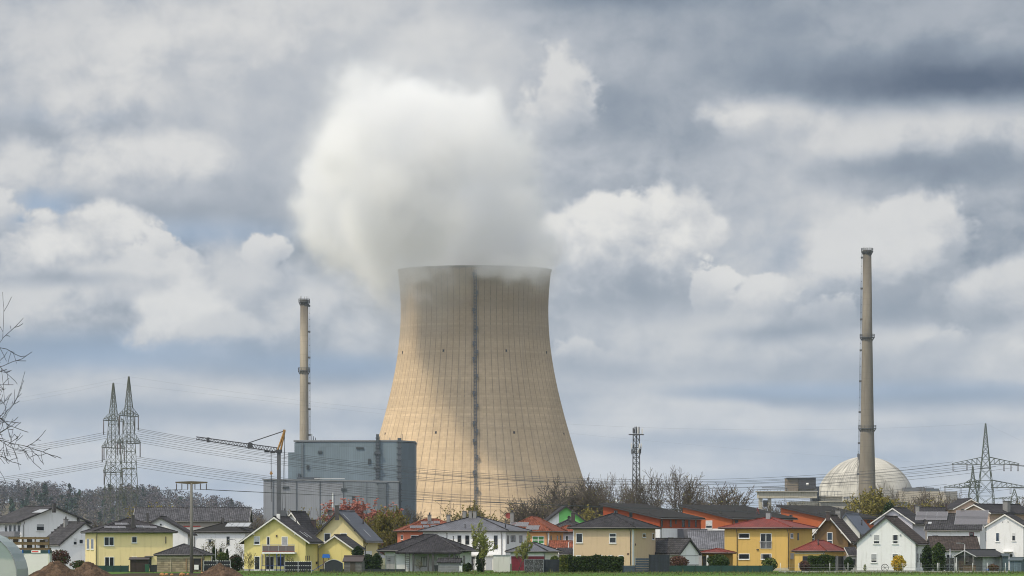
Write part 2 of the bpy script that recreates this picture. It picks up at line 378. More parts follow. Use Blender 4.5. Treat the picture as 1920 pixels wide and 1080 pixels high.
band_ = t.ramp(t.n('ShaderNodeTexWhiteNoise', {'W': t.m('FLOOR', t.m('DIVIDE', z_, 7.8))}, noise_dimensions='1D').outputs[0], 0., 1., .93, 1.05)
k = t.m('MULTIPLY', k, band_)
top = t.m('MAXIMUM', t.m('MULTIPLY', t.ramp(z_, 88., 160.), t.ramp(big, .25, .7, .42, .78)), runs)
ribk = t.m('MULTIPLY', rib, t.ramp(wn, .1, .5, .55, 1.))
col = t.mix(1., (.462, .35, .232, 1), t.n('ShaderNodeCombineColor', {0: k, 1: k, 2: k}).outputs[0], 'MULTIPLY')
col = t.mix(top, col, (.24, .205, .17, 1)); col = t.mix(t.m('MULTIPLY', ribk, .62), col, (.085, .07, .065, 1))
finish(t, col, .93, t.m('ADD', t.m('MULTIPLY', rib, -1.), t.m('MULTIPLY', fz, .15)), .3, .2, .15); MATS['tower'] = m
tower = thing('cooling_tower', 'huge beige ribbed concrete cooling tower under the steam', 'cooling tower', (TX, TY, 0))
NA, zt = 192, hz(507, TY); zb = 9.0; NZ = 60
vs, fs, uvs = [], [], []
for side in (0, 1):
    for i in range(NZ + 1):
        z = zb + (zt - zb) * i / NZ; r = tower_r(z) - (1.1 * (.45 + .55 * (1 - i / NZ)) if side else 0)
        for j in range(NA): a_ = 2 * math.pi * (j + .5) / NA; vs.append((r * math.sin(a_), -r * math.cos(a_), z))
def vid(s, i, j): return (s * (NZ + 1) + i) * NA + j % NA
for s in (0, 1):
    for i in range(NZ):
        for j in range(NA):
            q = (vid(s, i, j), vid(s, i, j + 1), vid(s, i + 1, j + 1), vid(s, i + 1, j))
            fs.append(q if s == 0 else q[::-1]); cs = ((j, i), (j + 1, i), (j + 1, i + 1), (j, i + 1)); uvs += [((u) / NA, zb + (zt - zb) * v / NZ) for u, v in (cs if s == 0 else cs[::-1])]
for i, flip in ((NZ, 0), (0, 1)):
    for j in range(NA):
        q = (vid(0, i, j), vid(0, i, j + 1), vid(1, i, j + 1), vid(1, i, j)); fs.append(q[::-1] if flip else q); uvs += [(j / NA, 90.)] * 4
me = bpy.data.meshes.new('shell'); me.from_pydata(vs, [], fs); me.materials.append(m)
me.polygons.foreach_set('use_smooth', [True] * len(fs)); L = me.uv_layers.new(name='UVMap'); L.data.foreach_set('uv', [x for u in uvs for x in u])
o = bpy.data.objects.new('shell', me); COL.objects.link(o); o.parent = tower
conc = plain('support_concrete', (.34, .31, .27), .9, .2, .3)
mb = MB()
for j in range(72):
    a0 = 2 * math.pi * j / 72; rb = tower_r(0) + 2.0
    for sgn in (-1, 1):
        a1 = a0 + sgn * math.pi / 72; rt = tower_r(zb) - .6
        mb.tube([(rb * math.sin(a0), -rb * math.cos(a0), 0), (rt * math.sin(a1), -rt * math.cos(a1), zb + .3)], .45, 5, cap=False)
o = mb.build('support_columns', conc, tower, uv=False); o['kind'] = 'stuff'
rim = MB(); rt = tower_r(zt)
rim.lathe([(rt + .35, zt - .9), (rt + .35, zt + .25), (rt - .75, zt + .25), (rt - .75, zt - .9)], 192, cap=False, smooth=False); rim.build('rim', plain('rim_concrete', (.16, .14, .12), .9, .3, .2), tower, uv=False)
# ladder column with its landings up the front of the shell
steel = plain('dark_galvanised', (.115, .12, .135), .55, .35, 1.5, .4)
aL = R(1.0)
mb = MB(); ladder_pts = []
for i in range(62):
    z = 14 + (zt - 16) * i / 61; r = tower_r(z) + .9; ladder_pts.append((r * math.sin(aL) + (.0), -r * math.cos(aL), z))
for dxx in (-.75, .75): mb.tube([(x + dxx, y, z) for x, y, z in ladder_pts], .2, 4)
for i in range(len(ladder_pts) - 1):
    a_, b_ = Vector(ladder_pts[i]), Vector(ladder_pts[i + 1])
    for q in range(3):
        p_ = a_.lerp(b_, q / 3); mb.box(p_.x - .75, p_.y - .12, p_.z - .12, p_.x + .75, p_.y + .12, p_.z + .16)
lad = mb.build('ladder', steel, tower, uv=False)
lz = [hz(y, TY) for y in (524, 558, 590, 624, 652, 668, 681, 713, 744, 768, 800, 815, 833, 862, 891, 922)]
proto = None
for i, z in enumerate(lz):
    r = tower_r(z) + 1.2
    if proto is None:
        b_ = MB(); b_.box(-1.9, -1.5, -.25, 1.5, .8, .1)
        for xx in (-1.8, 1.4): b_.box(xx - .09, -1.45, .1, xx + .09, -1.3, 2.3)
        b_.box(-1.9, -1.5, 2.1, 1.5, -1.35, 2.35); b_.box(-1.0, -1.3, .1, .9, .6, 2.6); b_.box(-.5, -1.2, -2.6, .5, .4, -.25)
        proto = b_.build('landing', steel, lad); o = proto
    else: o = proto.copy(); COL.objects.link(o); o.parent = lad
    o.location = (r * math.sin(aL) + (.9 if i % 2 else -.9), -r * math.cos(aL), z); o.scale = (.62 if i % 2 else -.62, .62, .62)
b_ = MB(); b_.box(-.8, -.5, -1.0, .8, .6, 1.0); b_.box(-1.1, -.6, -1.25, 1.1, .5, -1.0); b_.box(-.9, -.62, 1.0, .9, .5, 1.15)
proto = None
for zz in (hz(663, TY), hz(815, TY)):
    for aa in (-68, -23, 24.5, 69):
        r = tower_r(zz)
        if proto is None: proto = b_.build('warning_light', plain('light_box_dark', (.03, .03, .035), .5, .2), tower); o = proto
        else: o = proto.copy(); COL.objects.link(o); o.parent = tower
        o.scale = (.55, .55, .55); o.location = (r * math.sin(R(aa)), -r * math.cos(R(aa)), zz); o.rotation_euler = (0, 0, R(aa))

# ------------------------------------------------------------------ steam
SY = TY - 40
blobs = [(889, 512, 140, 0, .5), (885, 450, 110, -35, .9), (965, 455, 84, -30, 1.), (930, 395, 112, -45, 1.1), (1004, 499, 58, -51, .8), (955, 504, 58, -56, .8), (916, 504, 42, -58, .7), (1020, 462, 54, -24, 1), (975, 415, 84, -30, 1),
         (785, 405, 100, -70, 1.9), (730, 428, 76, -58, 2.7), (712, 378, 88, -70, 2.5), (622, 290, 58, -132, 1.2), (695, 318, 104, -98, 2.2), (690, 250, 100, -100, 1.8), (800, 320, 130, -78, 1.8), (935, 310, 96, -45, 1.1),
         (604, 385, 74, 18, 1), (604, 330, 68, 10, 1), (606, 440, 72, 20, 1), (640, 472, 70, 18, 1), (684, 492, 62, 14, 1), (722, 508, 54, 10, 1), (748, 506, 34, -6, 1), (670, 420, 66, 8, 1), (640, 290, 76, -40, 1.2),
         (700, 215, 80, -95, 1), (800, 235, 98, -75, 1.1), (900, 222, 74, -50, 1), (760, 195, 74, -80, 1), (850, 200, 64, -60, 1), (905, 250, 84, -48, 1)]
BL = []
for (bx, by, br, bdy, fl) in blobs:
    q = px2w(bx, by, TY + bdy); BL.append((q, br / F * (TY + bdy), fl))
m, t = newmat('steam_vapour'); p = objco(t)
wv = t.vm('SCALE', t.vm('SUBTRACT', t.noise(p, .035, 4, .55, out=1), (.5, .5, .5)), 20.)
pw = t.vm('ADD', p, wv)
acc = None
C0 = px2w(800, 380, TY - 75)
for (q, r, fl) in BL:
    v = t.vm('MULTIPLY', t.vm('SUBTRACT', pw, tuple(q - C0)), (1 / r, 1 / r, 1 / (r * fl)))
    dd = t.vm('LENGTH', v, out=1)
    if acc is None: acc = dd
    else:
        x = t.n('ShaderNodeMath', {0: acc, 1: dd, 2: .22}, operation='SMOOTH_MIN'); acc = x.outputs[0]
nz = t.noise(p, .045, 6, .58); nz2 = t.noise(pw, .11, 4, .55)
acc = t.m('ADD', acc, t.m('ADD', t.m('MULTIPLY', t.m('SUBTRACT', nz, .5), 1.0), t.m('MULTIPLY', t.m('SUBTRACT', nz2, .5), .42)))
den = t.ramp(acc, 1.02, .36, 0., 1.); den = t.m('ADD', t.m('MULTIPLY', t.m('MULTIPLY', den, den), .085), t.ramp(acc, 1.36, .9, 0., .0036))
vol = t.n('ShaderNodeVolumePrincipled', {'Color': (.967, .970, .979, 1), 'Density': den, 'Anisotropy': .25})
o = t.n('ShaderNodeOutputMaterial'); t.link(vol.outputs[0], o.inputs['Volume'])
bm = bmesh.new()
for (q, r, fl) in BL:
    bmesh.ops.create_icosphere(bm, subdivisions=3, radius=1., matrix=Matrix.Translation(q - C0) @ Matrix.Diagonal((r * 1.34 + 4, r * 1.34 + 4, r * fl * 1.34 + 4, 1)))
me = bpy.data.meshes.new('steam_plume'); bm.to_mesh(me); bm.free(); me.materials.append(m)
steam = bpy.data.objects.new('steam_plume', me); COL.objects.link(steam); steam.location = C0
rm = steam.modifiers.new('Remesh', 'REMESH'); rm.mode = 'VOXEL'; rm.voxel_size = 4.0
tag(steam, 'dense white steam plume billowing out of the cooling tower', 'steam plume')
steam['kind'] = 'stuff'
try: m.cycles.volume_step_rate = 1.0
except Exception: pass
cy.volume_bounces = 10; cy.volume_step_rate = .55; cy.volume_max_steps = 128

# ------------------------------------------------------------------ big clad power block
BY = 2250.0; BS = F / BY
def clad(name, c, w=1.1, var=.06, horiz=0.):
    m, t = newmat(name); uv = uvco(t); s_ = t.n('ShaderNodeSeparateXYZ', {0: uv})
    a = t.m('FRACT', t.m('DIVIDE', s_.outputs[0], w)); b = t.m('DIVIDE', s_.outputs[1], 6.)
    wn = t.n('ShaderNodeTexWhiteNoise', {'Vector': t.n('ShaderNodeCombineXYZ', {0: t.m('FLOOR', t.m('DIVIDE', s_.outputs[0], w * 3)), 1: t.m('FLOOR', b), 2: 0.}).outputs[0]}, noise_dimensions='3D').outputs[0]
    big = t.noise(t.vm('MULTIPLY', objco(t), (1, 1, .3)), .08, 5, .6)
    k = t.m('MULTIPLY', t.m('ADD', 1 - var, t.m('MULTIPLY', wn, 2 * var)), t.ramp(big, .3, .7, .88, 1.10))
    k = t.m('MULTIPLY', k, t.ramp(a, .0, .25, .82, 1.)); k = t.m('MULTIPLY', k, t.ramp(t.m('FRACT', b), 0, .06, .9, 1.))
    col = t.mix(1., (*c, 1), t.n('ShaderNodeCombineColor', {0: k, 1: k, 2: k}).outputs[0], 'MULTIPLY')
    finish(t, col, .55, a, .2, .05, .3, .1); return m
cl_green = clad('cladding_blue_green', (.13, .17, .205)); cl_grey = clad('cladding_grey', (.195, .207, .238)); cl_dark = clad('cladding_dark', (.088, .122, .16))
blk = thing('power_block', 'large windowless blue grey clad power block left of the cooling tower', 'industrial building', (wx(494, BY), BY, 0))
OX = wx(494, BY)
def BX(px): return wx(px, BY) - OX
def BZ(py): return hz(py, BY)
# lower hall (front), upper block (behind), right-hand dark flank
lo = MB(); x0, x1, zt_ = BX(494), BX(747), BZ(900)
lo.prism([(x0, 0, 0), (x1, 0, 0), (x1, 0, BZ(904)), (x0, 0, zt_)], (0, 60, 0)); lo.build('lower_hall', cl_grey, blk)
pr = MB(); pr.prism([(x0 - .5, -.5, zt_), (x1 + .2, -.5, BZ(904)), (x1 + .2, -.5, BZ(904) + .6), (x0 - .5, -.5, zt_ + .6)], (0, 61, 0)); pr.build('hall_parapet', plain('parapet_metal', (.16, .17, .19), .5), blk)
up = MB(); y1 = 12.
def bx2(px): return wx(px, BY + y1) - OX
def bz2(py): return hz(py, BY + y1)
up.prism([(bx2(552), y1, 0), (bx2(747), y1, 0), (bx2(747), y1, bz2(828)), (bx2(552), y1, bz2(830))], (0, 66, 0)); up.build('upper_block', cl_green, blk)
s2 = MB(); s2.box(bx2(540), y1 + 1.5, 0, bx2(552), y1 + 40, bz2(848)); s2.build('stair_tower', cl_green, blk)
fl = MB(); xa, xb = bx2(747), wx(778, BY + 40) - OX
fl.prism([(xa, y1 + .02, 0), (xb, y1 + 22, 0), (xb, 66 + y1, 0), (xa, 66 + y1, 0)], (0, 0, bz2(829))); fl.build('dark_flank', cl_dark, blk)
pr = MB(); h_ = bz2(828); pr.prism([(bx2(552) - .4, y1 - .4, h_), (xa, y1 - .4, h_ + .05), (xb + .4, y1 + 21.8, h_ + .05), (xb + .4, y1 + 66.4, h_), (bx2(552) - .4, y1 + 66.4, h_)], (0, 0, .7)); pr.build('roof_edge', plain('parapet_metal', (.16, .17, .19), .5), blk)
# lighter inset panel on the lower right, seams, pipes and ladders on the face
ins = MB(); ins.prism([(x1 - 26, -.25, 2), (x1 - .3, -.25, 2), (x1 - .3, -.25, BZ(905.5)), (x1 - 26, -.25, BZ(904.2))], (0, .24, 0)); ins.build('wall_panel', clad('cladding_blue_grey', (.14, .162, .19)), blk)
pm = plain('pipe_dark', (.05, .06, .075), .5, .3)
for (px_, ya, yb, w_) in ((749, 829, 975, .9), (708, 822, 902, .7)):
    b_ = MB(); X = bx2(px_); b_.box(X - w_, y1 - 1.2, bz2(yb), X + w_, y1 - .1, bz2(ya) + 2)
    for q in range(14):
        zq = bz2(yb) + (bz2(ya) - bz2(yb)) * q / 13; b_.box(X - w_ * 1.5, y1 - 1.5, zq, X + w_ * 1.5, y1 - .1, zq + .35)
    b_.build('drain_pipe', pm, blk)
b_ = MB(); X = BX(714); b_.box(X - 1.4, -1.3, BZ(968), X + 2.6, -.26, BZ(905)); b_.box(X - 2.2, -1.5, BZ(906), X + 3.2, -.26, BZ(904)); b_.build('duct', plain('duct_dark', (.08, .095, .115), .6, .3), blk)
b_ = MB(); X = BX(706); b_.box(X - 1.8, y1 - 2, bz2(902), X + 1.2, y1 - .1, bz2(899)); b_.box(X - 1.6, y1 - 2, bz2(878), X + 1.6, y1 - .1, bz2(875)); b_.box(X - 1.6, y1 - 2, bz2(851), X + 1.6, y1 - .1, bz2(847)); b_.build('landing', pm, blk)
b_ = MB(); b_.box(bx2(557), y1 - 3, bz2(898.5), bx2(600), y1 - .1, bz2(895)); b_.box(bx2(557), y1 - 3, bz2(895), bx2(557.6), y1 - 2.6, bz2(888)); b_.box(bx2(559), y1 - 2.5, bz2(895), bx2(563), y1 - .1, bz2(888)); b_.build('roof_walkway', pm, blk)
b_ = MB(); b_.box(BX(588), 8, BZ(900) + .6, BX(645), 9, BZ(899.2) + .6); b_.build('roof_rail', plain('white_metal', (.75, .75, .74), .5, .1), blk)
b_ = MB(); b_.box(BX(624) - .3, -.5, 2, BX(624) + .3, -.02, BZ(924)); b_.build('wall_seam', plain('seam_light', (.5, .53, .55), .5), blk)
b_ = MB(); b_.box(bx2(567) - .5, y1 - .5, bz2(895), bx2(567) + .5, y1 - .02, bz2(830)); b_.build('wall_seam', plain('seam_dark', (.09, .11, .13), .5), blk)
for px_ in (583, 586, 590, 711, 730, 753):
    b_ = MB(); b_.tube([(bx2(px_), y1 + 10, h_ + .6), (bx2(px_), y1 + 10, h_ + 2.2 + (px_ % 5) * .6)], .18, 4); b_.build('roof_mast', pm, blk, uv=False)

vt = plain('louvre_dark', (.045, .055, .065), .6, .3, 3.)
for (nm, xa_, xb_, ya_, yb_, up_) in (('louvre', 640, 650, 915, 921, 0), ('louvre', 660, 666, 930, 938, 0), ('louvre', 530, 542, 912, 916, 0), ('louvre', 596, 604, 845, 850, 1), ('louvre', 668, 682, 838, 842, 1), ('wall_hatch', 690, 695, 860, 870, 1), ('wall_hatch', 575, 580, 872, 880, 1)):
    b_ = MB(); Xa, Xb = (bx2(xa_), bx2(xb_)) if up_ else (BX(xa_), BX(xb_)); za, zb_ = (bz2(yb_), bz2(ya_)) if up_ else (BZ(yb_), BZ(ya_)); yy = y1 if up_ else 0
    b_.box(Xa, yy - .35, za, Xb, yy - .02, zb_)
    n_ = max(2, int((zb_ - za) / .5))
    for q in range(n_): zq = za + (zb_ - za) * q / n_; b_.box(Xa - .1, yy - .5, zq, Xb + .1, yy - .351, zq + .12)
    b_.build(nm, vt, blk)
b_ = MB()
for q in range(5): X = BX(512 + q * 44); b_.box(X - .18, -.32, 2, X + .18, -.02, BZ(901 + q * .8))
o = b_.build('downpipes', pm, blk); o['kind'] = 'stuff'
b_ = MB(); b_.box(BX(560), 20, BZ(899), BX(575), 30, BZ(895)); b_.build('roof_unit', cl_dark, blk)

# ------------------------------------------------------------------ chimneys
def stack_mat(name, c, H=130.):
    m, t = newmat(name); p = objco(t); s_ = t.n('ShaderNodeSeparateXYZ', {0: p}); z = s_.outputs[2]
    ring = t.m('FRACT', t.m('DIVIDE', z, 3.2)); big = t.noise(t.vm('MULTIPLY', p, (1, 1, .15)), .35, 5, .6)
    k = t.m('MULTIPLY', t.ramp(ring, 0, .10, .85, 1.), t.ramp(big, .3, .75, .78, 1.12))
    col = t.mix(1., (*c, 1), t.n('ShaderNodeCombineColor', {0: k, 1: k, 2: k}).outputs[0], 'MULTIPLY')
    soot = t.m('MULTIPLY', t.ramp(z, H - 26., H), t.ramp(big, .3, .65, .35, .9)); col = t.mix(soot, col, (.055, .05, .046, 1))
    drip = t.ramp(t.noise(t.vm('MULTIPLY', p, (1.6, 1.6, .05)), 1., 4, .6), .56, .72, 0., .5); col = t.mix(drip, col, (.13, .10, .075, 1))
    finish(t, col, .9, big, .2, .1, .15); return m
def chimney(name, label, X, Y, prof, plats, lad_side, c, topcap):
    T = thing(name, label, 'chimney', (X, Y, 0))
    b = MB(); b.lathe(prof, 40); b.build('shaft', stack_mat(name + '_concrete', c, prof[-1][1]), T, uv=False)
    zs = [q[1] for q in prof]; rr = [q[0] for q in prof]
    rad = lambda z: float(np.interp(z, zs, rr))
    pmat = plain('platform_steel', (.07, .075, .085), .6, .3, 1.)
    for (z, w) in plats:
        b = MB(); r = rad(z); b.lathe([(r - .05, z - .3), (r + w, z - .3), (r + w, z), (r - .05, z)], 28, smooth=False, cap=False)
        for j in range(16):
            a_ = 2 * math.pi * j / 16; x, y = (r + w - .1) * math.cos(a_), (r + w - .1) * math.sin(a_); b.tube([(x, y, z), (x, y, z + 1.5)], .08, 4, cap=False)
            b.tube([(x * .99, y * .99, z - .3), (x * (r / (r + w)), y * (r / (r + w)), z - 2.0)], .12, 4, cap=False)
        for zz in (z + .8, z + 1.5): b.lathe([(r + w - .18, zz - .06), (r + w, zz - .06), (r + w, zz + .06), (r + w - .18, zz + .06)], 28, smooth=False, cap=False)
        b.build('platform', pmat, T, uv=False)
    b = MB(); a_ = R(lad_side); pts = []
    for i in range(40):
        z = 3 + (zs[-1] - 3) * i / 39; r = rad(z) + .4; pts.append(Vector((r * math.sin(a_), -r * math.cos(a_), z)))
    for d_ in (-.35, .35): b.tube([q + Vector((0, d_, 0)) for q in pts], .05, 4)
    for d_ in (-.55, .55): b.tube([q * 1 + Vector((math.sin(a_) * .5, d_, 0)) for q in pts], .04, 4)
    for i in range(len(pts) - 1):
        for q in range(4):
            u = pts[i].lerp(pts[i + 1], q / 4); b.box(u.x - .05, u.y - .35, u.z - .05, u.x + .05, u.y + .35, u.z + .05)
        u = pts[i]; e_ = Vector((math.sin(a_) * .55, 0, 0)); b.box(min(u.x, u.x + e_.x), u.y - .6, u.z - .09, max(u.x, u.x + e_.x), u.y + .6, u.z + .09)
        if i % 4 == 2: b.box(u.x - .7, u.y - .7, u.z, u.x + .7, u.y + .7, u.z + .9)
    b.build('ladder', pmat, T, uv=False)
    b = MB(); zt = zs[-1]; r = rr[-1]; b.lathe([(r + .25, zt - 1.2), (r + .25, zt + .3), (r - .5, zt + .3), (r - .5, zt - 1.2)], 32, smooth=False, cap=False)
    for j in range(5):
        q = 2 * math.pi * j / 5 + .3; b.tube([(r * math.cos(q), r * math.sin(q), zt), (r * math.cos(q), r * math.sin(q), zt + 2)], .07, 4)
    b.build('rim', plain('stack_rim', (.12, .11, .10), .8, .2), T, uv=False)
    return T
Yc = 2350.; sc_ = F / Yc
chimney('chimney', 'slim beige concrete chimney behind the clad power block', wx(570.3, Yc), Yc,
        [(9.2 / sc_, 0), (8.6 / sc_, hz(830, Yc)), (7.9 / sc_, hz(700, Yc)), (7.3 / sc_, hz(563, Yc))], [(hz(695, Yc), 1.0), (hz(566, Yc), .9)], 88, (.275, .245, .20), 0)
Yc = 2420.; sc_ = F / Yc
chimney('chimney', 'tall tapered concrete chimney in front of the reactor dome', wx(1626, Yc), Yc,
        [(17.5 / sc_, 0), (16.2 / sc_, hz(930, Yc)), (14.6 / sc_, hz(870, Yc)), (12.6 / sc_, hz(800, Yc)), (9.8 / sc_, hz(632, Yc)), (7.7 / sc_, hz(470, Yc))], [(hz(803, Yc), 1.2), (hz(632, Yc), 1.2), (hz(471, Yc), 1.0)], -90, (.172, .155, .13), 0)

# ------------------------------------------------------------------ reactor dome
DY = 2490.; ds_ = F / DY
m, t = newmat('dome_concrete'); uv = uvco(t); s_ = t.n('ShaderNodeSeparateXYZ', {0: uv}); P3 = objco(t)
a = t.m('MULTIPLY', s_.outputs[0], 72.); b = t.m('DIVIDE', s_.outputs[1], 2.6)
la = t.ramp(t.m('ABSOLUTE', t.m('SUBTRACT', t.m('FRACT', a), .5)), .02, .07, .34, 0.); lb = t.ramp(t.m('ABSOLUTE', t.m('SUBTRACT', t.m('FRACT', b), .5)), .02, .08, .30, 0.)
sp = t.n('ShaderNodeCombineXYZ', {0: t.m('MULTIPLY', s_.outputs[0], 150.), 1: t.m('MULTIPLY', s_.outputs[1], .05), 2: 0.}).outputs[0]
st = t.noise(sp, 1., 6, .65); st2 = t.noise(t.vm('MULTIPLY', sp, (.07, .6, 1.)), 1., 4, .6)
stain = t.m('MULTIPLY', t.ramp(st, .36, .60), t.ramp(st2, .46, .62))
col = t.mix(t.ramp(t.noise(P3, .12, 5), .3, .7), (.36, .352, .325, 1), (.44, .43, .40, 1))
col = t.mix(t.m('MULTIPLY', stain, .8), col, (.065, .064, .064, 1)); col = t.mix(t.m('MAXIMUM', la, lb), col, (.17, .165, .155, 1))
finish(t, col, .9, None, spec=.2); MATS['dome'] = m
dome = thing('reactor_building', 'pale concrete reactor dome with dark rain streaks', 'reactor dome', (wx(1622.5, DY), DY, 0))
RD = 93.5 / ds_; zc_ = hz(947, DY); vs, fs, uvs = [], [], []; NA, NZ = 72, 26
lv = [(RD * .995, 0.), (RD, zc_ * .6)] + [(RD * math.cos(q), zc_ + 91. / ds_ * math.sin(q)) for q in [math.pi / 2 * i / NZ for i in range(NZ + 1)]]
arc = 0
for i, (r, z) in enumerate(lv):
    if i: arc += math.hypot(r - lv[i - 1][0], z - lv[i - 1][1])
    for j in range(NA + 1): q = 2 * math.pi * j / NA; vs.append((r * math.sin(q), -r * math.cos(q), z)); uvs.append((j / NA, arc))
lu = []
for i in range(len(lv) - 1):
    for j in range(NA):
        f = (i * (NA + 1) + j, i * (NA + 1) + j + 1, (i + 1) * (NA + 1) + j + 1, (i + 1) * (NA + 1) + j); fs.append(f); lu += [uvs[k_] for k_ in f]
me = bpy.data.meshes.new('dome'); me.from_pydata(vs, [], fs); me.materials.append(m); me.polygons.foreach_set('use_smooth', [True] * len(fs))
L = me.uv_layers.new(name='UVMap'); L.data.foreach_set('uv', [x for u in lu for x in u])
o = bpy.data.objects.new('dome', me); COL.objects.link(o); o.parent = dome
b = MB()
for i in range(26):       # curved ladder up the dome face
    q = R(88) * i / 25; r = RD + .5; y = -r * math.cos(q); z = zc_ + (91. / ds_ + .5) * math.sin(q); b.box(-4.4, y - .3, z - .9, -3.2, y + .3, z + .9)
b.build('ladder', steel, dome, uv=False)
b = MB(); zt_ = zc_ + 91 / ds_; b.box(-4, -3, zt_ - .4, -1, 2, zt_ + .8); b.box(-3.9, -2.9, zt_ + .8, -3.7, -2.7, zt_ + 2); b.box(-1.3, -2.9, zt_ + .8, -1.1, -2.7, zt_ + 2); b.build('top_platform', steel, dome)
# auxiliary buildings round the dome
AY = 2400.; 
def AX(px): return wx(px, AY)
def AZ(py): return hz(py, AY)
def block(name, label, parts, cat='building'):
    """parts: (name, x0, x1, ytop, ybot, dy0, dy1, mat)"""
    T = thing(name, label, cat, (AX(parts[0][1]), AY, 0)); ox = AX(parts[0][1])
    for (n_, x0, x1, yt, yb, d0, d1, mt) in parts:
        b = MB(); b.box(AX(x0) - ox, d0, (AZ(yb) if yb else 0), AX(x1) - ox, d1, AZ(yt)); b.build(n_, mt, T)
    return T
cc = plaster('old_concrete', (.36, .335, .28), .2, .7); cdk = plain('block_dark', (.036, .036, .044), .6, .15, .2); cbr = plaster('block_brown', (.17, .145, .12), .15, .3)
cgr = plaster('concrete_grey', (.27, .258, .235), .2, .6); railm = plain('rail_grey', (.14, .15, .17), .5)
block('machine_hall', 'raised pale concrete gallery on columns left of the reactor dome', [('gallery', 1422, 1532, 922.5, 934, 0, 14, cc), ('roof_slab', 1419, 1534, 920.5, 922.5, -1, 15, cgr),
      ('column', 1423, 1430, 934, 0, 1, 4, cc), ('column', 1440, 1446.5, 934, 0, 1, 4, cgr), ('railing', 1420, 1478, 917.6, 918.4, -.5, -.2, railm), ('railing', 1430, 1476, 913.5, 915, 4, 9, railm), ('window_band', 1432, 1440, 938, 950, 2, 6, cdk),
      ('base_wall', 1482, 1535, 940, 0, 2, 30, cc)] +
      [('railing_post', 1420 + i * 6.2, 1420.6 + i * 6.2, 917.6, 920.5, -.5, -.2, railm) for i in range(10)])
bb = block('ventilation_block', 'dark boxy block with brown side on the gallery roof', [('dark_wall', 1498, 1530.5, 896, 916, 3, 24, cdk), ('brown_wall', 1476, 1497.8, 897, 920.4, 4, 22, cbr), ('roof_edge', 1475.5, 1531, 895.2, 896, 2.6, 24.5, railm), ('plinth', 1500, 1533, 916, 920.4, 5, 20, cgr)])
b = MB(); b.box(0, -.3, 0, 4.6 / ds_, 0, 4 / ds_); o = b.build('sign_plate', plain('sign_white', (.8, .8, .8), .5, .05), bb); o.location = (AX(1512) - AX(1498), 2.98, AZ(909.5))
block('annex_building', 'low concrete service buildings at the foot of the dome', [('low_wall', 1541, 1582, 931, 0, 10, 40, cc), ('roof_slab', 1540, 1583, 929.8, 931, 9, 41, cgr), ('side_wall', 1536, 1700, 941.5, 0, -6, 8, cgr), ('roof_edge', 1535, 1701, 940, 941.5, -7, 9, cc), ('mid_wall', 1528, 1541, 911, 0, 20, 40, plain('slate_wall', (.12, .13, .15), .7)), ('railing', 1541, 1580, 920, 921, 10, 10.4, railm), ('pipe_rack', 1584, 1612, 931.5, 934, 9, 10, railm), ('pipe_rack', 1584, 1612, 936.5, 937.3, 9, 10, railm)] +
      [('railing_post', 1541 + i * 6.4, 1541.6 + i * 6.4, 920, 930, 10, 10.4, railm) for i in range(7)] + [('rack_post', 1585 + i * 6, 1585.8 + i * 6, 931, 941, 9, 9.8, railm) for i in range(5)])
block('turbine_hall', 'long low beige hall stretching right of the dome', [('long_wall', 1706, 1816, 918.5, 0, 60, 110, plaster('hall_beige', (.36, .33, .285), .15, .4)), ('roof_box', 1714, 1772, 911, 918.4, 62, 90, plain('roof_box_dark', (.11, .12, .14), .6)), ('roof_box', 1756, 1781, 913.5, 918.4, 60.5, 95, plain('roof_box_blue', (.09, .11, .14), .6)), ('roof_unit', 1742, 1755, 909.5, 911, 66, 80, railm)])
# ------------------------------------------------------------------ houses
GLASS = glassmat('window_glass', (.018, .021, .026), spec=.3); GLASS2 = glassmat('window_glass_blue', (.035, .055, .085), .07)
CURT = plain('curtain_dim', (.20, .20, .20), .35, .3, 3.); WHITE = plain('white_frame', (.80, .80, .79), .5, .05); DARKF = plain('dark_frame', (.06, .055, .055), .5, .1)
GUT = plain('gutter_zinc', (.17, .16, .15), .5, .2, 2., .3); SOFFIT_W = boards('soffit_white', (.70, .69, .66), .16); WOODD = boards('dark_wood', (.06, .045, .035), .14)
SHUT = boards('roller_shutter', (.42, .43, .45), .07, 1, .6, .1, .25); SHUTW = boards('roller_shutter_white', (.66, .66, .67), .07, 1, .6, .1, .25)
BRICKC = plain('chimney_grey', (.25, .245, .24), .9, .25, 2.); CHROME = plain('flue_steel', (.35, .36, .38), .35, .1, 1., .8)
m, t = newmat('solar_cells'); uv = uvco(t); s_ = t.n('ShaderNodeSeparateXYZ', {0: uv})
ga = t.m('ABSOLUTE', t.m('SUBTRACT', t.m('FRACT', t.m('DIVIDE', s_.outputs[0], .16)), .5)); gb = t.m('ABSOLUTE', t.m('SUBTRACT', t.m('FRACT', t.m('DIVIDE', s_.outputs[1], .16)), .5))
g = t.ramp(t.m('MAXIMUM', ga, gb), .44, .49, 0, .5)
finish(t, t.mix(g, (.085, .075, .08, 1), (.2, .2, .21, 1)), .24, None, spec=.9); PV = m
m, t = newmat('collector_glass'); finish(t, (.36, .37, .38), .18, None, spec=.8); COLLECT = m
PVF = plain('panel_frame', (.42, .42, .43), .4, .05, 1., .5)

def solve_yaw(px_near, Yn, D, xs, side):
    """yaw so that the side wall of length D starting at pixel px_near, depth Yn ends at pixel xs"""
    X = wx(px_near, Yn); lo, hi = 0., R(86)
    f = lambda a: ((X + D * math.sin(a) * (1 if side == 'R' else -1)) / (Yn + D * math.cos(a)) * F + CX)
    for _ in range(50):
        md = (lo + hi) / 2; v = f(md)
        if (v < xs) == (side == 'R'): lo = md
        else: hi = md
    return -lo if side == 'R' else lo

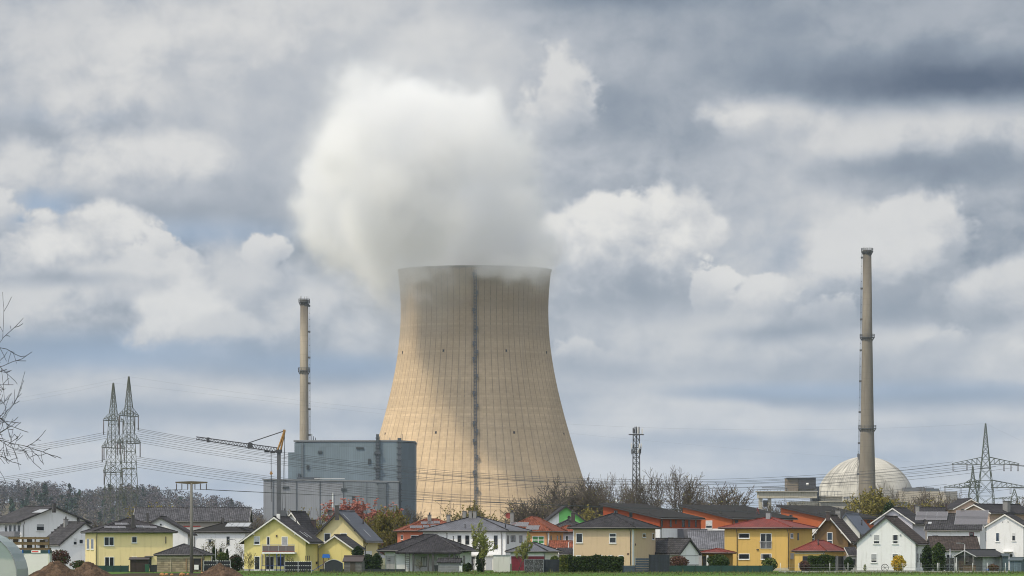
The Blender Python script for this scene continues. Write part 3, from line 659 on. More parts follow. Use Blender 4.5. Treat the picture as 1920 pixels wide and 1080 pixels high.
class House:
    def __init__(s, name, label, Y, xl, xr, ye, side='R', xs=None, D=10., yaw=None, cat='house', group=None, ground=0.):
        s.Y, s.side, s.D = Y, side, D
        a = yaw if yaw is not None else (solve_yaw(xr if side == 'R' else xl, Y, D, xs, side) if xs is not None else 0.)
        s.a = a; ca, sa = math.cos(a), math.sin(a); s.u = Vector((ca, sa, 0)); s.v = Vector((-sa, ca, 0))
        if side == 'R':
            N = Vector((wx(xr, Y), Y, 0)); k = (xl - CX) / F; w = (N.x - k * N.y) / (ca - k * sa); O = N - s.u * w
        else:
            O = Vector((wx(xl, Y), Y, 0)); k = (xr - CX) / F; w = (k * O.y - O.x) / (ca - k * sa)
        s.O, s.W = O, w; s.ez = hz(ye, Y); s.wins = []
        s.T = thing(name, label, cat, O, a, group)
    def hit(s, px, py, face='F', off=0.):
        """pixel ray against the front wall, a side wall: returns (coordinate along the wall, z)"""
        d = Vector(((px - CX) / F, 1, (HZ - py) / F)); c = Vector((0, 0, CH)); 
        if face == 'F': P0, n, ax = s.O + s.v * off, s.v, s.u
        else: P0, n, ax = s.O + (s.u * s.W if face == 'R' else Vector()) + s.u * off, s.u, s.v
        q = c + d * ((P0 - c).dot(n) / d.dot(n)); r = q - s.O
        return r.dot(ax), q.z
    def rect(s, x1, y1, x2, y2, face='F'):
        a = s.hit(x1, (y1 + y2) / 2, face)[0]; b = s.hit(x2, (y1 + y2) / 2, face)[0]
        xm = (x1 + x2) / 2
        return min(a, b), max(a, b), s.hit(xm, y2, face)[1], s.hit(xm, y1, face)[1]
    def fbox(s, mb, face, a0, a1, z0, z1, d0, d1, m=0):
        """box on a wall: a along the wall, d outwards"""
        if face == 'F': mb.box(a0, -d1, z0, a1, -d0, z1, m)
        elif face == 'R': mb.box(s.W + d0, a0, z0, s.W + d1, a1, z1, m)
        else: mb.box(-d1, a0, z0, -d0, a1, z1, m)
    # ---------------- walls and roofs
    def walls(s, mat, kind='box', rise=0., name='wall', z0=0., band=None):
        b = MB(); W, D, e = s.W, s.D, s.ez
        if kind == 'gv': b.prism([(0, 0, z0), (W, 0, z0), (W, 0, e), (W / 2, 0, e + rise), (0, 0, e)], (0, D, 0))
        elif kind == 'gu': b.prism([(0, 0, z0), (0, D, z0), (0, D, e), (0, D / 2, e + rise), (0, 0, e)], (W, 0, 0))
        elif kind == 'shed': b.prism([(0, 0, z0), (0, D, z0), (0, D, e + rise), (0, 0, e)], (W, 0, 0))
        else: b.box(0, 0, z0, W, D, e)
        s.wall = b.build(name, mat, s.T); s.kind, s.rise = kind, rise
        if band:
            zb, bm_ = band; q = MB(); q.box(-.02, -.02, z0, W + .02, D + .02, zb); o = q.build('wall_base', bm_, s.T)
        return s.wall
    def roof(s, mat, oe=.5, og=.4, t=.22, barge=None, gutter=True, ridge_mat=None, soff=None):
        W, D, e, r = s.W, s.D, s.ez, s.rise; b = MB(); k = s.kind
        if k in ('gv', 'gu'):
            span = W if k == 'gv' else D; L = D if k == 'gv' else W; sl = r / (span / 2); s.sl = sl
            ze = e - sl * oe; up = t * math.sqrt(1 + sl * sl)
            # cross-section: two slabs meeting at the ridge
            P = lambda x, z, y: (x, y, z) if k == 'gv' else (y, x, z)
            for sgn in (0, 1):
                A = [(-oe, ze), (span / 2, e + r), (span / 2, e + r + up), (-oe, ze + up)]
                if sgn: A = [(span - x, z) for x, z in A]
                b.prism([P(x, z + .004, -og) for x, z in A], (0, L + 2 * og, 0) if k == 'gv' else (L + 2 * og, 0, 0))
            s.top = lambda x, y: (e + r - abs((x if k == 'gv' else y) - span / 2) * sl + up)
            o = b.build('roof', mat, s.T)
            rm_ = MB(); rz = e + r + up
            if k == 'gv': rm_.tube([(W / 2, -og, rz), (W / 2, D + og, rz)], .13, 6)
            else: rm_.tube([(-og, D / 2, rz), (W + og, D / 2, rz)], .13, 6)
            rm_.build('ridge_tiles', ridge_mat or mat, o)
            if barge:
                for y in ((-og - .05, -og - .003), (L + og + .003, L + og + .05)):
                    q = MB()
                    for sgn in (0, 1):
                        A = [(-oe, ze - .06), (span / 2, e + r - .06), (span / 2, e + r + up * .72), (-oe, ze + up * .72)]
                        if sgn: A = [(span - x, z) for x, z in A]
                        q.prism([P(x, z, y[0]) for x, z in A], (0, y[1] - y[0], 0) if k == 'gv' else (y[1] - y[0], 0, 0))
                    q.build('bargeboard', barge, o)
            if soff:      # exposed purlin ends under the verge
                for x in (span * .16, span * .84, span / 2):
                    q = MB()
                    zz = e + r - abs(x - span / 2) * sl
                    c = P(x, zz - .22, -og + .05); q.box(c[0] - .09, c[1] if k == 'gv' else c[1] - .09, c[2], c[0] + .09 if k == 'gv' else c[0] + og, c[1] + og if k == 'gv' else c[1] + .09, c[2] + .2)
                    q.build('purlin_end', soff, o)
            if gutter:
                zz = ze + .02
                for x in (-oe - .07, span + oe + .07): g = MB(); g.tube([P(x, zz, -og), P(x, zz, L + og)], .08, 6); g.build('gutter', GUT, o)
        elif k == 'shed':
            sl = r / D; s.sl = sl; up = t
            A = [(-oe, e - sl * oe), (D + oe, e + r + sl * oe), (D + oe, e + r + sl * oe + up), (-oe, e - sl * oe + up)]
            b.prism([(-og, y, z + .004) for y, z in A], (W + 2 * og, 0, 0)); o = b.build('roof', mat, s.T)
            s.top = lambda x, y: e + y * sl + up
            if barge:
                for x0, x1 in ((-og - .05, -og - .003), (W + og + .003, W + og + .05)): q = MB(); q.prism([(x0, y, z) for y, z in [(A[0][0], A[0][1] - .1), (A[1][0], A[1][1] - .1), (A[2][0], A[2][1] - .06), (A[3][0], A[3][1] - .06)]], (x1 - x0, 0, 0)); q.build('bargeboard', barge, o)
            if gutter:
                g = MB(); g.tube([(-og, -oe - .08, e - sl * oe), (W + og, -oe - .08, e - sl * oe)], .09, 6); g.build('gutter', GUT, o)
        else:              # hip
            x0, x1, y0, y1 = -oe, W + oe, -oe, D + oe; w_, d_ = x1 - x0, y1 - y0; hh = min(w_, d_) / 2
            if hasattr(s, 'hip_inset'): hx, hy = s.hip_inset
            else: hx, hy = (hh, d_ / 2) if w_ >= d_ else (w_ / 2, hh)
            zf, zt_ = e - .02, e + .20; zr = e + r; s.hp = (x0, x1, y0, y1, hx, hy, zt_, zr)
            Ra, Rb = ((x0 + hx, (y0 + y1) / 2, zr), (x1 - hx, (y0 + y1) / 2, zr)) if w_ >= d_ else ((W / 2, y0 + hy, zr), (W / 2, y1 - hy, zr))
            c = [(x0, y0), (x1, y0), (x1, y1), (x0, y1)]; lo_ = [(x, y, zf) for x, y in c]; hi_ = [(x, y, zt_) for x, y in c]
            b.face(lo_[::-1])
            for i in range(4): b.face([lo_[i], lo_[(i + 1) % 4], hi_[(i + 1) % 4], hi_[i]])
            if w_ >= d_:
                b.face([hi_[0], hi_[1], Rb, Ra]); b.face([hi_[1], hi_[2], Rb]); b.face([hi_[2], hi_[3], Ra, Rb]); b.face([hi_[3], hi_[0], Ra])
                hips = [(hi_[0], Ra), (hi_[3], Ra), (hi_[1], Rb), (hi_[2], Rb), (Ra, Rb)]; s.sl = (zr - zt_) / (d_ / 2); s.slx = (zr - zt_) / hx
                s.top = lambda x, y: zt_ + s.sl * (y - y0)
            else:
                b.face([hi_[0], hi_[1], Ra]); b.face([hi_[1], hi_[2], Rb, Ra]); b.face([hi_[2], hi_[3], Rb]); b.face([hi_[3], hi_[0], Ra, Rb])
                hips = [(hi_[0], Ra), (hi_[1], Ra), (hi_[2], Rb), (hi_[3], Rb), (Ra, Rb)]; s.sl = (zr - zt_) / hy; s.slx = (zr - zt_) / (w_ / 2)
                s.top = lambda x, y: zt_ + s.sl * (y - y0)
            o = b.build('roof', mat, s.T); q = MB()
            for p0, p1 in hips:
                if (Vector(p0) - Vector(p1)).length > .1: q.tube([p0, p1], .12, 6)
            q.build('ridge_tiles', ridge_mat or mat, o)
            if gutter:
                g = MB(); cc_ = [(x0 - .07, y0 - .07), (x1 + .07, y0 - .07), (x1 + .07, y1 + .07), (x0 - .07, y1 + .07)]
                for i in range(4): g.tube([(*cc_[i], zt_ - .06), (*cc_[(i + 1) % 4], zt_ - .06)], .08, 6)
                g.build('gutter', GUT, o)
        s.roofo = o; return o
    def barge_tris(s): pass
    # ---------------- features
    def window(s, x1, y1, x2, y2, face='F', frame=WHITE, mull=0, sill=True, shut=0., glass=None, fw=.09, trans=None, name='window', shm=None, off=0., label=None):
        a0, a1, z0, z1 = s.rect(x1, y1, x2, y2, face); d = .05 + off; b = MB()
        for q in ((a0, a1, z1 - fw, z1), (a0, a1, z0, z0 + fw), (a0, a0 + fw, z0 + fw, z1 - fw), (a1 - fw, a1, z0 + fw, z1 - fw)): s.fbox(b, face, *q, off, d)
        for i in range(mull):
            c = a0 + (a1 - a0) * (i + 1) / (mull + 1); s.fbox(b, face, c - fw * .6, c + fw * .6, z0 + fw, z1 - fw, off, d)
        if trans: zt = z0 + (z1 - z0) * trans; s.fbox(b, face, a0 + fw, a1 - fw, zt - fw * .7, zt + fw * .7, off, d - .004)
        w = b.build(name, frame, s.T)
        if label: w['label'] = label
        p = MB(); s.fbox(p, face, a0 + fw * .5, a1 - fw * .5, z0 + fw * .5, z1 - fw * .5, off - .1, off + .018); p.build('pane', glass or GLASS, w)
        if name == 'window' and not shut and (a1 - a0) > .45:
            rr_ = random.Random(int(x1 * 7 + y1)).random()
            if rr_ < .34:
                q = MB(); wd = (a1 - a0 - 2 * fw) * (.16 + .12 * rr_)
                if rr_ < .16: s.fbox(q, face, a0 + fw, a1 - fw, z1 - fw - (z1 - z0) * (.18 + rr_ * .6), z1 - fw, off + .019, off + .026)
                else: s.fbox(q, face, a0 + fw, a0 + fw + wd, z0 + fw, z1 - fw, off + .019, off + .026)
                q.build('curtain', CURT, w)
                if rr_ >= .16: q = MB(); s.fbox(q, face, a1 - fw - wd, a1 - fw, z0 + fw, z1 - fw, off + .019, off + .026); q.build('curtain', CURT, w)
        if shut:
            q = MB(); s.fbox(q, face, a0 + fw, a1 - fw, z1 - fw - (z1 - z0) * shut, z1 - fw, off + .019, off + .035); q.build('shutter', shm or SHUT, w)
        if sill and name == 'window':
            q = MB(); s.fbox(q, face, a0 - .06, a1 + .06, z0 - .07, z0 - .003, off, off + .14); q.build('sill', frame if frame is WHITE else GUT, w)
        return w
    def door(s, x1, y1, x2, y2, face='F', frame=WHITE, glass=None, mull=0, **k):
        return s.window(x1, y1, x2, y2, face, frame, mull, False, glass=glass, name='door', **k)
    def wbox(s, name, mat, x1, y1, x2, y2, face='F', d0=0., d1=.1, parent=None, label=None):
        a0, a1, z0, z1 = s.rect(x1, y1, x2, y2, face); b = MB(); s.fbox(b, face, a0, a1, z0, z1, d0, d1); o = b.build(name, mat, parent or s.T)
        if label: o['label'] = label
        return o
    def downpipe(s, x, y0, y1, face='F', mat=None, r=.06):
        a, zt = s.hit(x, y0, face); zb = s.hit(x, y1, face)[1]
        P = (lambda d, z: (a, -d, z)) if face == 'F' else ((lambda d, z: (s.W + d, a, z)) if face == 'R' else (lambda d, z: (-d, a, z)))
        MB().tube([P(.5, zt + .25), P(.45, zt), P(.12, zt - .45), P(.1, zb)], r, 6).build('downpipe', mat or GUT, s.T)
    def on_roof(s, px, py):
        """where the pixel ray meets the front (or visible) slope, by marching"""
        d = Vector(((px - CX) / F, 1, (HZ - py) / F)); best = None
        inv = Matrix.Rotation(-s.a, 3, 'Z')
        for i in range(900):
            Y = s.Y - 6 + i * .05; q = Vector((0, 0, CH)) + d * Y; l = inv @ (q - s.O)
            if s.kind == 'hip':
                x0, x1, y0, y1, hx, hy, zt_, zr = s.hp
                zr_ = min(zt_ + s.sl * min(l.y - y0, y1 - l.y), zt_ + s.slx * min(l.x - x0, x1 - l.x), zr)
                if l.y < y0 or not (x0 - 1 < l.x < x1 + 1): continue
            else:
                zr_ = s.top(l.x, l.y)
            if l.z < zr_: return l
        return inv @ (Vector((0, 0, CH)) + d * (s.Y + s.D / 2) - s.O)
    def slope_axes(s, l):
        """along-eave and up-slope unit vectors of the roof plane under local point l"""
        if s.kind == 'gv': return (Vector((0, 1, 0)), Vector((1, 0, s.sl)).normalized()) if l.x < s.W / 2 else (Vector((0, 1, 0)), Vector((-1, 0, s.sl)).normalized())
        if s.kind == 'hip':
            x0, x1, y0, y1, hx, hy, zt_, zr = s.hp
            c = [(s.sl * (l.y - y0), 0), (s.slx * (l.x - x0), 1), (s.slx * (x1 - l.x), 2)]
            k = min(c)[1]
            return [(Vector((1, 0, 0)), Vector((0, 1, s.sl)).normalized()), (Vector((0, -1, 0)), Vector((1, 0, s.slx)).normalized()), (Vector((0, 1, 0)), Vector((-1, 0, s.slx)).normalized())][k]
        return Vector((1, 0, 0)), Vector((0, 1, s.sl)).normalized()
    def panel(s, px, py, w, h, mat=None, name='solar_panel', lift=.08, frame=True, tilt=0., fm=None):
        """panel centred at a pixel on the roof, w along the eave, h up the slope"""
        l = s.on_roof(px, py); a, c = s.slope_axes(l); n = a.cross(c)
        if n.z < 0: n = -n
        if tilt:
            c = (c * math.cos(tilt) + n * math.sin(tilt)).normalized(); n = a.cross(c); n = n if n.z > 0 else -n; l = l + n * (h * .45 * math.sin(tilt))
        M = Matrix((a, c, n)).transposed().to_4x4(); M.translation = l + n * lift
        b = MB(); b.box(-w / 2, -h / 2, -.03, w / 2, h / 2, .02, 0, M); o = b.build(name, fm or PVF, s.T)
        q = MB(); q.box(-w / 2 + .03, -h / 2 + .03, .02, w / 2 - .03, h / 2 - .03, .03, 0, M); q.build('cells' if mat in (None, PV) else 'glass', mat or PV, o)
        return o
    def chimney(s, x1, x2, ytop, ybase, mat=None, cap=True, depth=None, label=None, name='chimney', pot=False):
        l = s.on_roof((x1 + x2) / 2, ybase); Yd = (s.O + s.u * l.x + s.v * l.y).y; w = (x2 - x1) / F * Yd; d = depth or w
        zt = hz(ytop, Yd); b = MB(); b.box(l.x - w / 2, l.y - d / 2, l.z - .8, l.x + w / 2, l.y + d / 2, zt)
        o = b.build(name, mat or BRICKC, s.roofo)
        if cap: q = MB(); q.box(l.x - w * .62, l.y - d * .62, zt + .003, l.x + w * .62, l.y + d * .62, zt + .1); q.build('cap', GUT, s.roofo)
        if pot: q = MB(); q.tube([(l.x, l.y, zt + .1), (l.x, l.y, zt + .5)], w * .22, 8); q.build('flue', DARKF, s.roofo)
        return o
    def vent(s, px, py, h=.45, r=.07):
        l = s.on_roof(px, py); MB().tube([l - Vector((0, 0, .2)), l + Vector((0, 0, h))], r, 6).tube([l + Vector((0, 0, h)), l + Vector((0, 0, h + .12))], r * 1.5, 6).build('vent_pipe', DARKF, s.roofo)
    def dish(s, px, py, r=.42, mat=None):
        l = s.on_roof(px, py + 6); Yd = (s.O + s.u * l.x + s.v * l.y).y; z = hz(py, Yd); b = MB()
        b.tube([(l.x, l.y, l.z - .2), (l.x, l.y, z)], .035, 5)
        M = Matrix.Translation((l.x, l.y - .1, z)) @ Matrix.Rotation(R(70), 4, 'X') @ Matrix.Rotation(R(25), 4, 'Y'); n = 14
        ring = lambda q, zz: [tuple(M @ Vector((q * math.cos(2 * math.pi * j / n), q * 1.08 * math.sin(2 * math.pi * j / n), zz))) for j in range(n)]
        A, B, C2 = ring(r * .3, .05), ring(r * .7, .1), ring(r, .2)
        b.face(A)
        for U, V in ((A, B), (B, C2)):
            for j in range(n): b.face([U[j], U[(j + 1) % n], V[(j + 1) % n], V[j]])
        b.build('satellite_dish', mat or DARKF, s.roofo)
# ------------------------------------------------------------------ the village
T_BLACK = tiles('tiles_anthracite', (.036, .033, .036), .44, .34, var=.6); T_DARK = tiles('tiles_dark_grey', (.05, .047, .05), .44, .36, wave=.8, var=.6); T_NAVY = tiles('tiles_navy', (.026, .029, .045), .36, .3, .35, .3, spec=.35)
T_GREY = tiles('tiles_grey', (.095, .095, .11), .40, .3, .5, .35, .4, spec=.35); T_BROWN = tiles('tiles_dark_brown', (.05, .038, .034), .48, .4, var=.6); T_RED = tiles('tiles_red', (.155, .030, .022), .40, .3, .55, .35, .4, spec=.2)
T_TERRA = tiles('tiles_terracotta', (.165, .052, .03), .36, .3, .7, .6, .35, 1.); T_SPECK = tiles('tiles_speckled', (.06, .058, .064), .5, .4, .6, .9, .3, 1.4); T_FLAT = plain('roof_sheet_dark', (.027, .025, .024), .85, .3, .6, 0., .15)
W_WHITE = plaster('plaster_white', (.79, .79, .795), .07, .2); W_WARM = plaster('plaster_warm_white', (.72, .70, .65), .06, .2); W_CREAM = plaster('plaster_cream', (.86, .70, .37), .06, .2)
W_YELL = plaster('plaster_yellow', (.80, .68, .28), .06, .2); W_PALE = plaster('plaster_pale_cream', (.74, .64, .36), .06, .12); W_BEIGE = plaster('plaster_beige', (.62, .47, .31), .06, .15)
W_GOLD = plaster('plaster_golden', (.67, .445, .145), .07, .22); W_BROWN = plaster('plaster_brown', (.19, .12, .062), .07, .15); W_ORANGE = plaster('plaster_orange', (.45, .125, .052), .07, .15); W_RUST = plaster('plaster_rust', (.33, .075, .035), .07, .15)
W_SALM = plaster('plaster_salmon', (.60, .20, .12), .07, .15); W_PEACH = plaster('plaster_peach', (.74, .37, .17), .07, .15); W_GREEN = plaster('plaster_green', (.20, .55, .17), .07, .1); W_LIL = plaster('plaster_lilac', (.58, .56, .62), .06, .15)
W_PINK = plaster('plaster_pinkish', (.60, .44, .34), .06, .2); W_GREYW = plaster('plaster_grey', (.42, .41, .41), .1, .3); W_STONE = tiles('stone_wall', (.30, .25, .17), .30, .55, .9, .5, .7, 0., .5)
BARGE_W = plain('bargeboard_white', (.72, .70, .66), .6, .1); BARGE_D = plain('bargeboard_dark', (.045, .042, .045), .6, .2)

# 1 far left: big white gable house with a collector on the roof
H = House('house', 'big white gable house with a bright roof collector, at the left edge', 860, 40, 161, 977, 'L', -12, 11.)
H.walls(W_WHITE, 'gv', hz(951, 860) - H.ez); H.roof(T_DARK, 1.1, .5, barge=BARGE_D)
H.window(68, 982, 83, 995.5, frame=WHITE, shut=.35); H.panel(76, 959, 3.6, 1.7, COLLECT, 'solar_collector')
for x in (9, 17, 25, 33): H.window(x, 984, x + 5.5, 1002, 'L', shut=.0)
H.wbox('balcony', plain('balcony_grey', (.2, .2, .22)), 6, 996.5, 38, 1006, 'L', .0, 1.2); H.chimney(98.5, 104, 943.5, 953, DARKF, False); H.downpipe(44, 980, 1060)
# 2 its lower neighbour seen along the roof
H = House('house', 'small white house with steep dark roof, dish and chimney, behind the earth mound', 790, 113, 205, 1020, 'L', 76, 9.)
H.walls(W_WHITE, 'gv', hz(981, 790) - H.ez); H.roof(T_DARK, .35, .3, barge=BARGE_D)
H.window(137, 1008, 144.5, 1022, shut=.5, shm=SHUTW); H.window(148, 1011, 156, 1020); H.chimney(120, 127, 974, 986, pot=True); H.dish(145, 976)
for i in range(4): H.vent(97 + i * 6, 1000 - i * 4.5, .2, .12)
# 3 cream house with a hip roof
H = House('house', 'cream house with dark hip roof and scattered solar panels, left of the wooden pole', 705, 179, 324, 999.5, 'L', 160, 11.)
H.walls(W_CREAM); H.rise = hz(972, 705) - H.ez; H.roof(T_BLACK, .6)
H.window(195, 1006.5, 214, 1023.5, mull=1); H.window(246.7, 1006, 257, 1018); H.door(196, 1044, 214, 1064, mull=1); H.window(247, 1043.5, 257, 1052); H.door(274.5, 1045, 284, 1064, frame=DARKF)
H.wbox('door_canopy', GUT, 271, 1042.5, 286, 1044.5, d1=.9); H.wbox('wall_lamp', DARKF, 310, 1006, 311.5, 1019, d1=.12)
for (x, y) in ((202, 989), (216, 989.5), (229, 989.5), (222, 983), (235, 983), (262, 988), (275, 988.5), (287, 989.5)): H.panel(x, y, 1.05, 1.0)
H.chimney(246.5, 252, 966, 990, DARKF); H.downpipe(181, 1003, 1066); H.vent(240, 985)
for x in (163, 171): H.window(x, 1010, x + 5, 1030, 'L', frame=WHITE)
# white gable behind it
H = House('house', 'white gable house peeping over the cream hip-roofed house', 770, 250, 352, 1000, 'R', 362, 10.)
H.walls(W_WHITE, 'gv', hz(971, 770) - H.ez); H.roof(T_BLACK, .6, .5, barge=BARGE_D)
H.wbox('wall_vent', DARKF, 300, 982, 303, 985); H.chimney(275, 279, 962, 972, DARKF, False)
# 4 long hall roof behind
H = House('long_house', 'long building under a speckled dark tiled roof with red stripe', 985, 252, 464, 977, 'R', 470, 13.)
H.walls(plaster('wall_brownish', (.30, .27, .24), .1, .3), 'gu', hz(953.5, 985) - H.ez); H.roof(T_SPECK, .4, .4, barge=BARGE_W)
H.wbox('red_stripe', plain('stripe_red', (.32, .05, .04)), 326, 985.8, 376, 988, d1=.06); H.wbox('lower_band', W_GREYW, 300, 989, 462, 1040, d1=.03)
for x in (340, 390, 434): H.window(x, 992, x + 9, 1002, frame=DARKF)
H.vent(349, 954, .6); H.vent(447, 954.5, .5)
# 5 stone garage with hip roof
H = House('garage', 'low stone garage with a dark hip roof and open porch, behind the wooden pole', 672, 294, 382, 1042.5, 'R', 396, 7.)
H.walls(W_STONE); H.rise = hz(1020, 672) - H.ez; H.roof(T_DARK, .35)
H.wbox('lintel_band', plaster('lintel_beige', (.52, .45, .33)), 294, 1043, 382, 1047, d1=.06); H.wbox('porch_shade_panel', plain('opening_shade', (.02, .02, .02)), 362, 1047, 378, 1069, d1=.05); H.wbox('washing_machine', WHITE, 365, 1059, 373, 1068, d0=.051, d1=.4)  # near-black sheet on the wall paints the shade inside the open porch
for x in (349.5, 362, 378): H.wbox('timber_post', plain('post_timber', (.30, .19, .10)), x - .8, 1047, x + .8, 1072, d1=.2)
for x in (320.5,): H.wbox('wall_pilaster', plaster('lintel_beige', (.52, .45, .33)), x - .5, 1047, x + .5, 1072, d1=.1)
H.wbox('cream_panel', W_CREAM, 383.5, 1042, 394.5, 1074, 'R', .0, .05); H.downpipe(381, 1044, 1072)
# 6 white house with collector
H = House('house', 'white house with dark hip roof and a pale collector, behind the lamp posts', 815, 364, 459, 999, 'R', 486, 10.)
H.walls(W_WHITE); H.rise = hz(979, 815) - H.ez; H.roof(T_FLAT, .5); H.window(425, 1006, 430.5, 1020.5, frame=DARKF)
for i in range(4): H.panel(430 + i * 11.2, 984.6, 1.04, 2.2, COLLECT, 'solar_collector')
H.downpipe(365, 1003, 1050); H.vent(415, 980, .9, .08); H.window(390, 1012, 397, 1022); H.chimney(416, 420, 972, 981, DARKF, False)
# 7 yellow gable house with balcony
H = House('house', 'bright yellow gable house with a brown balcony and trampoline in front', 712, 458, 573, 1013, 'R', 596.5, 10.)
H.walls(W_YELL, 'gv', hz(971.5, 712) - H.ez); H.roof(T_BLACK, .75, .75, barge=BARGE_W, soff=BARGE_W)
H.window(476, 1005.5, 487.5, 1021, shut=.6, shm=SHUTW); H.door(500, 1006, 506.3, 1023); H.door(528, 1006, 539.5, 1023, shut=.9)
H.wbox('wall_lamp', plain('lamp_brown', (.09, .06, .04)), 517.5, 1003, 520, 1006.5, d1=.15)
bal = H.wbox('balcony', plain('balcony_brown', (.15, .12, .12), .6, .15), 495.5, 1023, 556, 1034, d0=1.45, d1=1.5)
H.wbox('balcony_slab', WHITE, 495, 1035.2, 556, 1038.2, d1=1.55, parent=bal); H.wbox('balcony_trim', plain('trim_red', (.25, .05, .03)), 495.4, 1033.9, 556, 1035.1, d0=1.3, d1=1.52, parent=bal)
for x in (496, 508, 526, 540, 555.5): H.wbox('railing_post', PVF, x - .35, 1021, x + .35, 1034, d0=1.5, d1=1.55, parent=bal)
H.wbox('handrail', PVF, 495.4, 1021, 556, 1021.9, d0=1.42, d1=1.55, parent=bal)
H.door(477, 1043, 487.5, 1070); H.door(498, 1043, 514, 1070, mull=1); H.door(519, 1043, 534, 1062, mull=1); H.wbox('wall_lamp', DARKF, 592, 1053, 595, 1057.5, 'R', d1=.15)
for x in (572.5, 576, 579): H.wbox('trellis', plain('trellis_brown', (.10, .07, .05)), x, 1042, x + 1., 1051, 'R', 0, .06)
for (x, y) in ((569, 1002), (577, 1004)): H.panel(x, y, .30, 1.6, COLLECT, 'skylight', .05)
H.downpipe(595, 1018, 1066, 'R'); H.chimney(519, 525, 963.5, 972, WHITE, False); H.wbox('plinth', W_GREYW, 458, 1067, 573, 1072, d1=.04)
H.vent(556, 980)
H = House('house', 'dark-roofed white gable house half hidden behind the bright yellow one', 760, 520, 574, 1001, 'R', 598, 9.)
H.walls(W_WHITE, 'gv', hz(963, 760) - H.ez); H.roof(T_BLACK, .5, .5, barge=BARGE_W); H.chimney(584, 592, 975, 985, plain('chimney_brown', (.07, .05, .05)))
# 8 cream house with navy roof, 9 its small yellow annexe
H = House('house', 'pale cream gable house with glossy navy roof and steel flue', 745, 589, 681, 1009, 'R', 708, 11.)
H.walls(W_PALE, 'gv', hz(961, 745) - H.ez); H.roof(T_NAVY, .7, .8, barge=BARGE_D, soff=WOODD)
H.window(607.6, 999.5, 619.8, 1015.5); H.window(638, 999.5, 650.5, 1016)
for (x, y) in ((649, 970.5), (688, 1000)): H.panel(x, y, .35, 1.6, COLLECT, 'skylight', .05)
H.chimney(628.5, 635, 948, 966, DARKF, name='flue'); H.chimney(628, 635.6, 944.5, 948.5, CHROME, False, name='flue_cap'); H.dish(619, 962, .5); H.vent(681, 982, .9, .1)
H.downpipe(684, 1019, 1060, 'R'); H.wbox('white_base', W_WHITE, 682, 1033, 697, 1060, 'R', 0, .04)
H = House('garage', 'small yellow gable garage with dark roof beside the play tower', 722, 596, 661, 1029, 'R', 680, 7.)
H.walls(W_YELL, 'gv', hz(1006, 722) - H.ez); H.roof(T_BLACK, .3, .5, barge=BARGE_W); H.downpipe(597, 1034, 1068); H.wbox('wall_vent', WHITE, 632.5, 1008, 635, 1012)
# 10 black bungalow with hip roofs and porch
H = House('bungalow', 'white bungalow under a wide black hip roof with posts under the porch', 690, 722, 862, 1034.5, 'R', 884, 10.)
H.walls(W_WHITE, name='wall'); H.rise = hz(1001.5, 690) - H.ez; H.roof(T_BLACK, 1.0)
porch = H.wbox('porch_shade_wall', plaster('porch_shade_plaster', (.50, .49, .48), .1, .2), 776, 1036, 856, 1071, d1=.04)  # greyer plaster sheet over the white wall, porch shade put into its colour
pr = MB(); x0 = H.hit(755, 1034)[0]; x1_ = H.hit(866, 1034)[0]; zz = H.ez
pr.prism([(x0, -.9, zz - .12), (x1_, -.9, zz - .12), ((x0 + x1_) / 2, -.9, zz + 2.35)], (0, 4., 0)); 
pr = MB(); A = [(x0 - .5, -3.2, zz - .1), (x1_ + .5, -3.2, zz - .1)]; Rr = ((x0 + x1_) / 2, 3.2, hz(1002, 690)); B0 = (x0 - .5, 3.2, zz - .1); B1 = (x1_ + .5, 3.2, zz - .1)
pr.face([A[0], A[1], Rr]); pr.face([A[1], B1, Rr]); pr.face([B0, A[0], Rr]); pr.face([A[0], B0, B1, A[1]])
pr.box(x0 - .5, -3.25, zz - .32, x1_ + .5, -3.15, zz - .08); pr.build('porch_roof', T_BLACK, H.T)
hp = MB()
for q in A: hp.tube([q, Rr], .12, 6)
hp.build('ridge_tiles', T_DARK, H.T)
for px_, w_ in ((775, .12), (803, .1), (812, .14), (842.5, .08), (852, .1)):
    a_, _ = H.hit(px_, 1050, off=-3.); q = MB(); q.box(a_ - w_, -3.1, 0, a_ + w_, -2.9, zz - .1); q.build('porch_post', DARKF, H.T)
a_, _ = H.hit(764, 1050, off=-3.)
q = MB(); q.box(a_ - .35, -3.1, 0, a_ - .27, -3., zz - .1); q.box(a_ + .27, -3.1, 0, a_ + .35, -3., zz - .1)
for i in range(9): q.box(a_ - .27, -3.08, .2 + i * .28, a_ + .27, -3.03, .26 + i * .28)
q.build('trellis', DARKF, H.T)
H.window(727, 1046, 732, 1051, frame=DARKF); H.wbox('grey_panel', W_GREYW, 723, 1042, 741, 1071, d1=.05); H.window(790, 1044, 800, 1062, frame=DARKF, mull=1); H.door(820, 1044, 830, 1071, frame=WHITE)
for x in (858, 868): H.window(x, 1042, x + 3.4, 1056, 'R', frame=DARKF)
for (x, y) in ((838, 1007), (850, 1013), (864, 1021)): H.vent(x, y, .5)
H.downpipe(716 + 7, 1037, 1070, mat=WHITE); H.downpipe(741.5, 1038, 1070, mat=WHITE)
